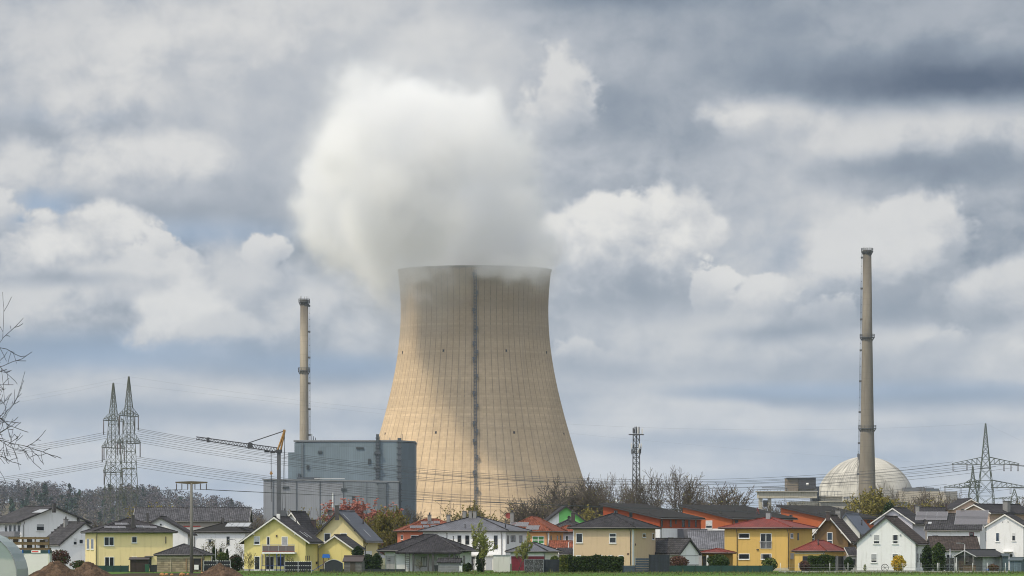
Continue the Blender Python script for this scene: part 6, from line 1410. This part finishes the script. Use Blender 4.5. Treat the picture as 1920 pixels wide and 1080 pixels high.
fence('fence', 'dark low fence along the bungalow garden', 600, 760, 1067, 668, plain('edge_dark', (.035, .04, .045)), 6, plain('post_dark', (.03, .035, .04)))
T = thing('fence', 'thin wire mesh fence with pale posts along the right gardens', 'fence', (wx(1460, 655), 655, 0)); b = MB(); L = wx(1890, 655) - wx(1460, 655)
for z in (.35, .7, 1.05): b.tube([(0, 0, z), (L, 0, z)], .009, 4)
b.build('wire', PVF, T, uv=False); b = MB(); b.box(0, -.06, 0, L, .06, .22); b.build('kerb', plain('kerb_concrete', (.36, .35, .33), .9, .3), T); proto = None
for px in (1463, 1498, 1556, 1590, 1624, 1693, 1727, 1757.5, 1760.5, 1791, 1824, 1851, 1885):
    if proto is None: q = MB(); q.tube([(0, 0, 0), (0, 0, 1.35)], .035, 6); proto = q.build('post', WHITE, T, uv=False); o = proto
    else: o = proto.copy(); COL.objects.link(o); o.parent = T
    o.location = (wx(px, 655) - wx(1460, 655), -.02, 0)
m, t = newmat('gabion_stones'); p = objco(t); vo = t.n('ShaderNodeTexVoronoi', {'Vector': p, 'Scale': 7.}); k_ = t.ramp(vo.outputs['Distance'], .1, .6, 1.15, .25)
cc_ = t.n('ShaderNodeSeparateColor', {0: vo.outputs['Color']}).outputs[0]; v_ = t.m('MULTIPLY', k_, t.m('ADD', .6, t.m('MULTIPLY', cc_, .8)))
finish(t, t.mix(1., (.20, .205, .21, 1), t.n('ShaderNodeCombineColor', {0: v_, 1: v_, 2: v_}).outputs[0], 'MULTIPLY'), .9, k_, .6, .1); GAB = m
def gabion(label, x0, x1, yt, Y):
    T = thing('gabion_wall', label, 'gabion wall', (wx(x0, Y), Y, 0)); w = wx(x1, Y) - wx(x0, Y); h = hz(yt, Y); b = MB(); b.box(0, 0, 0, w, .5, h); b.build('stones', GAB, T)
    b = MB(); n_ = max(2, int(w / .9))
    for i in range(n_ + 1): x = w * i / n_; b.box(x - .025, -.03, 0, x + .025, -.002, h + .02)
    for z in (.02, h / 2, h): b.box(0, -.03, z - .02, w, -.002, z + .02)
    b.build('cage', CHROME, T)
gabion('gabion wall of grey stones left of the dark board fence', 983, 1019, 1049, 652); gabion('gabion pillar of grey stones before the wide dark roof', 1772, 1789, 1046, 690)
def shed(name, label, x0, x1, yt, ye, Y, wallm, roofm, D=2.5, kind='gu', over=.2, cat='shed', door=None, yaw=0.):
    H = House(name, label, Y, x0, x1, ye, 'R', None, D, yaw=yaw, cat=cat); H.walls(wallm, kind, hz(yt, Y) - H.ez); H.roof(roofm, over, over, .1, gutter=False)
    if door: H.wbox('door', door, x0 + (x1 - x0) * .35, ye + 2, x0 + (x1 - x0) * .65, min(1073, ye + 26), d1=.03)
    return H
WG = boards('shed_grey', (.16, .155, .15), .14, 1); WB = boards('shed_brown', (.085, .07, .058), .14, 0); BGS = boards('shed_blue_grey', (.11, .15, .18), .3, 0)
shed('shed', 'brown wooden garden shed with dark pent roof', 645, 678, 1044, 1052.5, 664, WG, plain('felt_brown', (.06, .045, .042)), door=WB, kind='gu', yaw=R(-8))
shed('shed', 'small grey block shed with dark roof before the bungalow', 822, 862, 1048.5, 1054.5, 656, tiles('block_grey', (.22, .225, .23), .22, .45, .8, .15, .7, 0., .2), T_DARK, yaw=R(-4))
T = thing('utility_box', 'white utility cabinet right of the small grey shed', 'utility box', (wx(864, 652), 652, 0)); b = MB(); b.box(-.2, -.15, 0, .2, .15, .95); b.build('cabinet', WHITE, T); b = MB(); b.box(-.23, -.18, .95, .23, .18, 1.02); b.build('lid', CHROME, T)
shed('shed', 'dark brown boarded shed before the cream house', 244, 277, 1047.5, 1049.5, 660, boards('shed_dark_brown', (.04, .028, .024), .16, 0), plain('felt_brown', (.06, .045, .042)), kind='gu')
T = thing('arbour', 'dark arched garden cover right of the play tower', 'garden cover', (wx(626, 662), 662, 0)); b = MB(); w = 17 / (F / 662); n_ = 14; h0_ = hz(1056, 662); h1_ = hz(1049.5, 662)
pl = [(-w, -1.2, 0)] + [(-w + 2 * w * i / n_, -1.2, h0_ + (h1_ - h0_) * math.sin(math.pi * i / n_)) for i in range(n_ + 1)] + [(w, -1.2, 0)]; b.prism(pl[::-1], (0, 2.4, 0)); b.build('cover', plain('cover_dark', (.03, .034, .04), .7, .2), T)
b = MB(); b.tube([(x, -1.22, z) for x, y, z in pl], .05, 5); b.build('arch_frame', CHROME, T, uv=False)
def bin_(label, px, Y, h, mat):
    T = thing('wheelie_bin', label, 'bin', (wx(px, Y), Y, 0), 0, 'wheelie bins'); b = MB(); b.prism([(-.24, -.28, .08), (.24, -.28, .08), (.29, -.33, h), (-.29, -.33, h)], (0, .6, 0)); b.build('body', mat, T); b = MB(); b.box(-.31, -.36, h + .003, .31, .32, h + .09); b.build('lid', mat, T)
    for sx in (-.2, .2): q = MB(); q.tube([(sx - .04, .3, .1), (sx + .04, .3, .1)], .1, 10); q.build('wheel', DARKF, T, uv=False)
bin_('green wheelie bin before the dark brown boarded shed', 276, 655, 1.05, plain('bin_green', (.02, .09, .045), .5)); bin_('dark grey wheelie bin right of the green one', 284, 656, .95, plain('bin_dark', (.03, .032, .036), .5)); bin_('dark grey wheelie bin beside the stone garage corner', 290.5, 656, .98, plain('bin_dark', (.03, .032, .036), .5)); bin_('black bin left of the small grey shed', 818, 668, .9, plain('bin_dark', (.03, .032, .036), .5))
# trampoline, play tower
YT = 700.; T = thing('trampoline', 'round trampoline with blue padding and dark safety net by the yellow house', 'trampoline', (wx(512, YT - 2), YT - 2, 0)); BLUE = plain('pad_blue', (.02, .06, .28), .6, .15); rr = 1.6
b = MB(); b.lathe([(rr - .25, .78), (rr + .08, .78), (rr + .08, .84), (rr - .25, .84)], 28, cap=False, smooth=False); b.build('padding', BLUE, T, uv=False); b = MB(); b.lathe([(0.01, .79), (rr - .25, .79)], 28, cap=False); b.build('mat', plain('mat_black', (.015, .015, .018)), T, uv=False)
for k in range(6):
    a = 6.283 * k / 6 + .25; x, y = (rr + .1) * math.cos(a), (rr + .1) * math.sin(a); q = MB(); q.tube([(x, y, 0), (x, y, 2.6)], .06, 6); q.build('net_pole', BLUE if k % 2 else DARKF, T, uv=False)
b = MB()
for k in range(48): a = 6.283 * k / 48; b.tube([(rr * math.cos(a), rr * math.sin(a), .85), (rr * math.cos(a), rr * math.sin(a), 2.45)], .008, 3, cap=False)
for i in range(9): z = .9 + i * .19; b.tube([(rr * math.cos(6.283 * k / 36), rr * math.sin(6.283 * k / 36), z) for k in range(37)], .008, 3, cap=False)
b.build('net', DARKF, T, uv=False)
YT = 690.; s_ = F / YT; T = thing('play_tower', 'wooden play tower with bright blue roof and blue slide', 'play tower', (wx(611.5, YT), YT, 0)); PT = plain('post_brown', (.13, .085, .05)); hh = hz(1046, YT)
for sx in (-.4, .4):
    for sy in (-.4, .4): q = MB(); q.box(sx - .05, sy - .05, 0, sx + .05, sy + .05, hh); q.build('post', PT, T)
b = MB(); b.box(-.5, -.5, .95, .5, .5, 1.05); b.box(-.45, -.47, 1.05, .45, -.42, 1.5); b.box(.42, -.4, 1.05, .47, .4, 1.5); b.build('deck', PT, T); b = MB(); b.prism([(-.6, -.6, hh), (.6, -.6, hh), (.46, -.6, hh + .55), (-.46, -.6, hh + .55)], (0, 1.2, 0)); b.build('roof', plain('roof_blue', (.02, .14, .52), .5, .1), T)
b = MB(); b.prism([(-.5, -.3, 1.0), (-1.9, -.3, .12), (-2.2, -.3, .12), (-2.2, -.3, .2), (-1.85, -.3, .22), (-.5, -.3, 1.1)], (0, .5, 0)); b.build('slide', BLUE, T)
# white wall box, wheel ornament, carport, blue sheds, flue
T = thing('garage', 'plain white flat-roofed garage box between the two young trees', 'garage', (wx(925, 664), 664, 0)); w = wx(956, 664) - wx(925, 664); h = hz(1042, 664); b = MB(); b.box(0, 0, 0, w, 5, h); b.build('wall', W_WARM, T); b = MB(); b.box(-.08, -.08, h, w + .08, 5.08, h + .12); b.build('roof_edge', CHROME, T)
q = MB(); q.box(w + .01, .6, 0, w + .05, 3.2, h - .3); q.build('door', W_GREYW, T)
T = thing('wagon_wheel', 'dark iron wagon wheel leaning by the white gable house', 'wheel', (wx(1659, 690), 690, .55)); b = MB(); n_ = 24; b.tube([(.53 * math.cos(6.2832 * k / n_), -.1 + .12 * math.sin(6.2832 * k / n_), .53 * math.sin(6.2832 * k / n_)) for k in range(n_ + 1)], .045, 6, cap=False); b.build('rim', DARKF, T, uv=False); b = MB()
for k in range(8): a = 6.2832 * k / 8; b.tube([(0, -.1, 0), (.52 * math.cos(a), -.1 + .12 * math.sin(a), .52 * math.sin(a))], .022, 5, cap=False)
b.build('spokes', DARKF, T, uv=False); b = MB(); b.tube([(0, -.2, 0), (0, 0, 0)], .09, 8); b.build('hub', DARKF, T, uv=False)
H = House('carport', 'grey wooden carport with pale edged gable roof, right of the gabion pillar', 702, 1794, 1828, 1041.5, 'R', 1880, 9.5, cat='carport')
H.walls(WG, 'gv', hz(1032.5, 702) - H.ez, z0=1.9 if False else 0.); H.roof(plain('felt_dark', (.035, .035, .038), .85, .2), .45, .5, .14, barge=plain('barge_grey', (.42, .43, .44), .6)); H.wbox('opening_shade_panel', plain('carport_shade', (.03, .028, .026)), 1797, 1042, 1826, 1062, d1=.04); H.wbox('wall_panel', WOODD, 1799, 1052, 1812, 1068, d0=.05, d1=.2); H.wbox('pale_wall', boards('boards_white_grey', (.52, .53, .53), .16, 1), 1842, 1043, 1878, 1070, 'R', 0, .05)  # dark sheet across the front paints the shade inside the carport
H.window(1813, 1042, 1817, 1052, frame=DARKF); H.wbox('post', WG, 1826, 1043, 1828.5, 1071, d0=.3, d1=.45); H.wbox('post', WG, 1792, 1043, 1794, 1071, d0=.3, d1=.45)
shed('shed', 'blue grey garden shed at the right edge, taller of two', 1893, 1915, 1047, 1051, 684, BGS, plain('shed_roof_blue', (.07, .09, .10)), yaw=R(-20)); shed('shed', 'narrow blue grey cabinet shed left of the taller one', 1881, 1891, 1040, 1043, 706, plain('shed_teal', (.07, .10, .12)), plain('shed_roof_blue', (.07, .09, .10)))
T = thing('flue', 'free-standing steel flue pipe beside the gabion pillar', 'flue pipe', (wx(1781.5, 700), 700, 0)); b = MB(); b.tube([(0, 0, 0), (0, 0, hz(1031, 700))], .09, 8); b.build('pipe', CHROME, T, uv=False); b = MB(); b.lathe([(.12, hz(1031, 700)), (.14, hz(1030, 700)), (.02, hz(1029, 700))], 8); b.build('cap', CHROME, T, uv=False)
T = thing('table', 'brown wooden counter with blue tub under the carport edge', 'counter', (wx(1818, 690), 690, 0)); b = MB(); b.box(-1., -.4, .95, 1., .4, 1.02); b.build('top', DARKF, T); b = MB(); b.box(-.92, -.35, 0, .92, .35, .95); b.build('front', boards('counter_wood', (.14, .10, .07), .2, 0), T)
b = MB(); b.lathe([(.16, 0), (.2, .42), (.18, .42), (.15, .03)], 12); o = b.build('bucket', BLUE, uv=False, loc=(wx(1852, 686), 686, .0)); tag(o, 'bright blue bucket in front of the carport', 'bucket')
# ------------------------------------------------------------------ building site on the left
SOIL = None; m, t = newmat('heaped_soil'); p = objco(t); n1 = t.noise(p, 1.2, 6, .65); n2_ = t.noise(p, 7., 4, .6); c = t.mix(t.ramp(n1, .35, .7), (.040, .027, .020, 1), (.105, .07, .048, 1)); c = t.mix(t.ramp(n2_, .6, .75, 0, .7), c, (.17, .13, .10, 1)); finish(t, c, .98, t.m('ADD', n1, t.m('MULTIPLY', n2_, .4)), 1., .25, .1); SOIL = m
from mathutils import noise as mnoise
def mound(label, px, ytop, wpx, Y, depth, seed, peaks=((0, 1.),), base=-.05):
    s_ = F / Y; w = wpx / s_ / 2; H = hz(ytop, Y); T = MB(); n_ = 46; m_ = 24; P = {}
    for i in range(n_ + 1):
        for j in range(m_ + 1):
            x, y = -w + 2 * w * i / n_, -depth + 2 * depth * j / m_; z = 0
            for (cx_, ph) in peaks:
                d = math.hypot((x / w - cx_) * (1.15 if len(peaks) == 1 else 1.9), y / depth * 1.1); z = max(z, ph * max(0., 1 - d) ** .9)
            nz = mnoise.fractal(Vector((x * .9 + seed, y * .9, 0)), .8, 2.1, 5); nz2 = mnoise.fractal(Vector((x * 4 + seed, y * 4, 3)), .9, 2., 3); z = z * H * (1 + .14 * nz) + (nz2 * .10 + nz * .08) * min(1, z * 5); P[i, j] = (x, y, z + base)
    for i in range(n_):
        for j in range(m_): T.face([P[i, j], P[i + 1, j], P[i + 1, j + 1], P[i, j + 1]], 0, True)
    o = T.build('earth_mound', SOIL, uv=False, loc=(wx(px, Y), Y, 0)); tag(o, label, 'earth mound', 'earth mounds'); return o
mound('wide heap of dark soil beside the white container, with brushwood on it', 104, 1050, 130, 520, 4.5, 3.); mound('heap of dark soil before the cream house fence', 166, 1052, 110, 535, 4.5, 9.); mound('cone-shaped heap of brown soil before the dotted black fence', 413, 1055, 112, 530, 4., 15.)
b = MB(); g = random.Random(4)
mb = MB(); N_ = 30
for i in range(N_):
    for j in range(6):
        q = []
        for a_, c_ in ((i, j), (i + 1, j), (i + 1, j + 1), (i, j + 1)):
            px = 150 + 190 * a_ / N_ + 60; Yq = 560 + 70 * c_ / 6; q.append((wx(px, 600), Yq, .012 + .10 * max(0, mnoise.noise(Vector((a_ * .5, c_ * .9, 1)))) * math.sin(math.pi * a_ / N_) * math.sin(math.pi * c_ / 6)))
        mb.face(q, 0, True)
tag(mb.build('dirt_patch', SOIL, uv=False), kind='structure')
RB = plain('rubble_orange', (.42, .20, .08), .9, .3)
for k, (px, Y_, sz) in enumerate(((304, 560, .32), (312, 575, .24), (341, 565, .34), (322, 570, .2), (380, 585, .3), (352, 580, .18))):
    bm = bmesh.new(); bmesh.ops.create_icosphere(bm, subdivisions=2, radius=sz)
    for v in bm.verts: v.co *= 1 + .35 * mnoise.noise(v.co * 4 + Vector((k, 0, 0))); v.co.z *= .75
    me = bpy.data.meshes.new('rubble_stone'); bm.to_mesh(me); bm.free(); me.materials.append(RB); o = bpy.data.objects.new('rubble_stone', me); COL.objects.link(o); o.location = (wx(px, Y_), Y_, sz * .45); tag(o, 'orange brown lump of rubble on the dirt before the stone garage', 'rubble', 'rubble lumps')
YK = 540.; s_ = F / YK; T = thing('site_container', 'white site container with dark green top rail and a small sign', 'container', (wx(41, YK), YK, 0)); w = wx(93, YK) - wx(41, YK); h = hz(1037, YK); b = MB(); b.box(0, 0, 0, w, 2.4, h); b.build('wall', plain('container_white', (.56, .57, .57), .6, .1, .7), T)
h2 = hz(1031.5, YK); b = MB(); b.box(-.02, -.05, h, w + .05, 2.45, h2); b.build('top_rail', plain('rail_green', (.012, .04, .045), .6), T)
for x in (.0, w - .16): b = MB(); b.box(x, -.09, h - .05, x + .18, -.052, h2 + .05); b.build('corner_casting', plain('corner_blue', (.02, .09, .28), .5), T)
b = MB(); b.box(wx(59, YK) - wx(41, YK), -.08, h + .03, wx(76, YK) - wx(41, YK), -.052, h2 - .03); sg = b.build('sign', plain('sign_white', (.8, .8, .8), .5, .05), T); b = MB(); b.box(wx(60, YK) - wx(41, YK), -.095, h + .1, wx(72, YK) - wx(41, YK), -.082, h2 - .1); b.build('red_lettering_bar', plain('sign_red', (.55, .06, .05), .5), sg)
b = MB(); b.box(wx(90, YK) - wx(41, YK), -.04, 0, wx(91.2, YK) - wx(41, YK), -.002, h); b.box(wx(43, YK) - wx(41, YK), -.04, 0, wx(44, YK) - wx(41, YK), -.002, h); b.build('door_post', plain('post_pale', (.6, .62, .5), .6), T)
q = MB(); q.box(-1.05, .25, 0, -.03, 2.4, h); q.build('shaded_side', plain('container_shade_grey', (.25, .27, .29), .6), T)  # side in a darker grey than the front, shade painted into it
T = thing('timber_scaffold', 'brown timber railing platform on top of the white container', 'scaffold', (wx(16, YK + .4), YK + .4, h2)); TW = boards('timber_brown', (.12, .085, .045), .2, 1); w = wx(93, YK) - wx(16, YK); z0 = h2
def sz_(py): return hz(py, YK) - h2
for nm, ya, yb, x0, x1 in (('deck', 1031.4, 1027, 16, 93), ('rail_board', 1021.5, 1016, 16, 92), ('rail_board', 1011, 1007, 16, 92)): b = MB(); b.box(wx(x0, YK) - wx(16, YK), -.1, sz_(ya), wx(x1, YK) - wx(16, YK), .0 if nm != 'deck' else 2., sz_(yb)); b.build(nm, TW, T)
for px in (17, 42, 66, 91.5): b = MB(); b.box(wx(px, YK) - wx(16, YK) - .07, .003, 0, wx(px, YK) - wx(16, YK) + .07, .14, sz_(1006.5)); b.build('post', TW, T)
for px, y0_, y1_ in ((24, 1016, 1007), (50, 1027, 1007), (74, 1027, 1012)): b = MB(); b.box(wx(px, YK) - wx(16, YK), .2, sz_(y0_), wx(px + 9, YK) - wx(16, YK), .9, sz_(y1_)); b.build('stacked_timber', plain('timber_dark', (.035, .028, .024), .9, .3), T)
YG = 500.; s_ = F / YG; T = thing('polytunnel', 'pale green grey plastic tunnel at the left edge', 'polytunnel', (wx(-52, YG), YG, 0)); b = MB(); n_ = 18; pr_ = []
for i in range(n_ + 1): a = math.pi * i / n_; pr_.append((-math.cos(a) * 84 / s_, hz(997, YG) * math.sin(a) ** .9))
nY = 8
for i in range(n_):
    for j in range(nY): y0_, y1_ = 12 * j / nY, 12 * (j + 1) / nY; b.face([(pr_[i][0], y0_, pr_[i][1]), (pr_[i + 1][0], y0_, pr_[i + 1][1]), (pr_[i + 1][0], y1_, pr_[i + 1][1]), (pr_[i][0], y1_, pr_[i][1])], 0, True)
b.face([(x, 0, z) for x, z in pr_]); m, t = newmat('foil_pale'); p = objco(t); s3 = t.n('ShaderNodeSeparateXYZ', {0: p}).outputs[2]; n1 = t.noise(p, .8, 5, .6); rmp = t.ramp(t.m('ADD', s3, t.m('MULTIPLY', n1, .8)), 2.2, 2.8); c = t.mix(rmp, (.33, .36, .36, 1), (.20, .25, .26, 1)); finish(t, c, .45, n1, .3, .1, .4); b.build('foil', m, T, uv=False)
b = MB(); b.tube([(x, -.03, z) for x, z in pr_], .05, 5, cap=False); b.build('hoop', CHROME, T, uv=False)
# long grass along the foot of the fences
m = leafmat('grass_blades', (.05, .11, .018), (.19, .17, .07), .8); b = MB(); g = random.Random(8)
for i in range(9000):
    px = g.uniform(430, 1930); Y = g.choice((g.uniform(640, 651), g.uniform(600, 650), g.uniform(566, 640))); x = wx(px, Y); h = g.uniform(.06, .22) * (1.4 if Y > 640 else .8) * (2.4 if g.random() < .06 else 1); a = g.uniform(0, 6.28); wdt = g.uniform(.03, .09); dx_, dy_ = math.cos(a) * wdt, math.sin(a) * wdt; k = len(b.v); lx, ly = g.gauss(0, .05), g.gauss(0, .05)
    b.v.extend([(x - dx_, Y - dy_, 0), (x + dx_, Y + dy_, 0), (x + lx, Y + ly, h)]); b.f.append((k, k + 1, k + 2)); b.m.append(0); b.sm.append(False)
tag(b.build('grass', m, uv=False), 'green meadow grass tufts along the fences', 'grass', kind='stuff')
# ------------------------------------------------------------------ an unseen cloud mesh added overhead to shade the village, and the air
CLOUD_ALT = 640.; off = sv * (CLOUD_ALT / sv.z)
cx0, cy0 = off.x + 0, 790 + off.y
bm = bmesh.new(); g = random.Random(12)
for i in range(16):
    for j in range(9):
        x, y = (i - 7.5) * 36 + g.uniform(-10, 10), (j - 4) * 46 + g.uniform(-12, 12)
        if (x / 290) ** 2 + (y / 215) ** 2 > 1.15: continue
        r = g.uniform(42, 62); bmesh.ops.create_icosphere(bm, subdivisions=2, radius=1., matrix=Matrix.Translation((x, y, g.uniform(-8, 16))) @ Matrix.Diagonal((r, r, r * .6, 1)))
me = bpy.data.meshes.new('cloud'); bm.to_mesh(me); bm.free(); m, t = newmat('shade_cloud'); d_ = t.n('ShaderNodeBsdfDiffuse', {'Color': (.9, .9, .92, 1)}); tr = t.n('ShaderNodeBsdfTransparent'); tl = t.n('ShaderNodeBsdfTranslucent', {'Color': (.9, .9, .92, 1)})
nz = t.ramp(t.noise(objco(t), .012, 4), .3, .7, .60, .80); a1 = t.n('ShaderNodeMixShader', {0: .6, 1: d_.outputs[0], 2: tl.outputs[0]}); a2 = t.n('ShaderNodeMixShader', {0: nz, 1: a1.outputs[0], 2: tr.outputs[0]}); o = t.n('ShaderNodeOutputMaterial'); t.link(a2.outputs[0], o.inputs[0]); me.materials.append(m)
me.polygons.foreach_set('use_smooth', [True] * len(me.polygons))
cl = bpy.data.objects.new('cloud', me); COL.objects.link(cl); cl.location = (cx0, cy0, CLOUD_ALT); rm = cl.modifiers.new('Remesh', 'REMESH'); rm.mode = 'VOXEL'; rm.voxel_size = 9.; rm.use_smooth_shade = True
tag(cl, kind='structure')
m, t = newmat('thin_air'); v = t.n('ShaderNodeVolumePrincipled', {'Color': (.72, .84, 1., 1), 'Density': 2.4e-5, 'Anisotropy': .1}); o = t.n('ShaderNodeOutputMaterial'); t.link(v.outputs[0], o.inputs['Volume'])
b = MB(); b.box(-9200, -320, -2, 9200, 9200, 420); hzb = b.build('haze', m, uv=False); tag(hzb, kind='stuff'); hzb.display_type = 'WIRE'
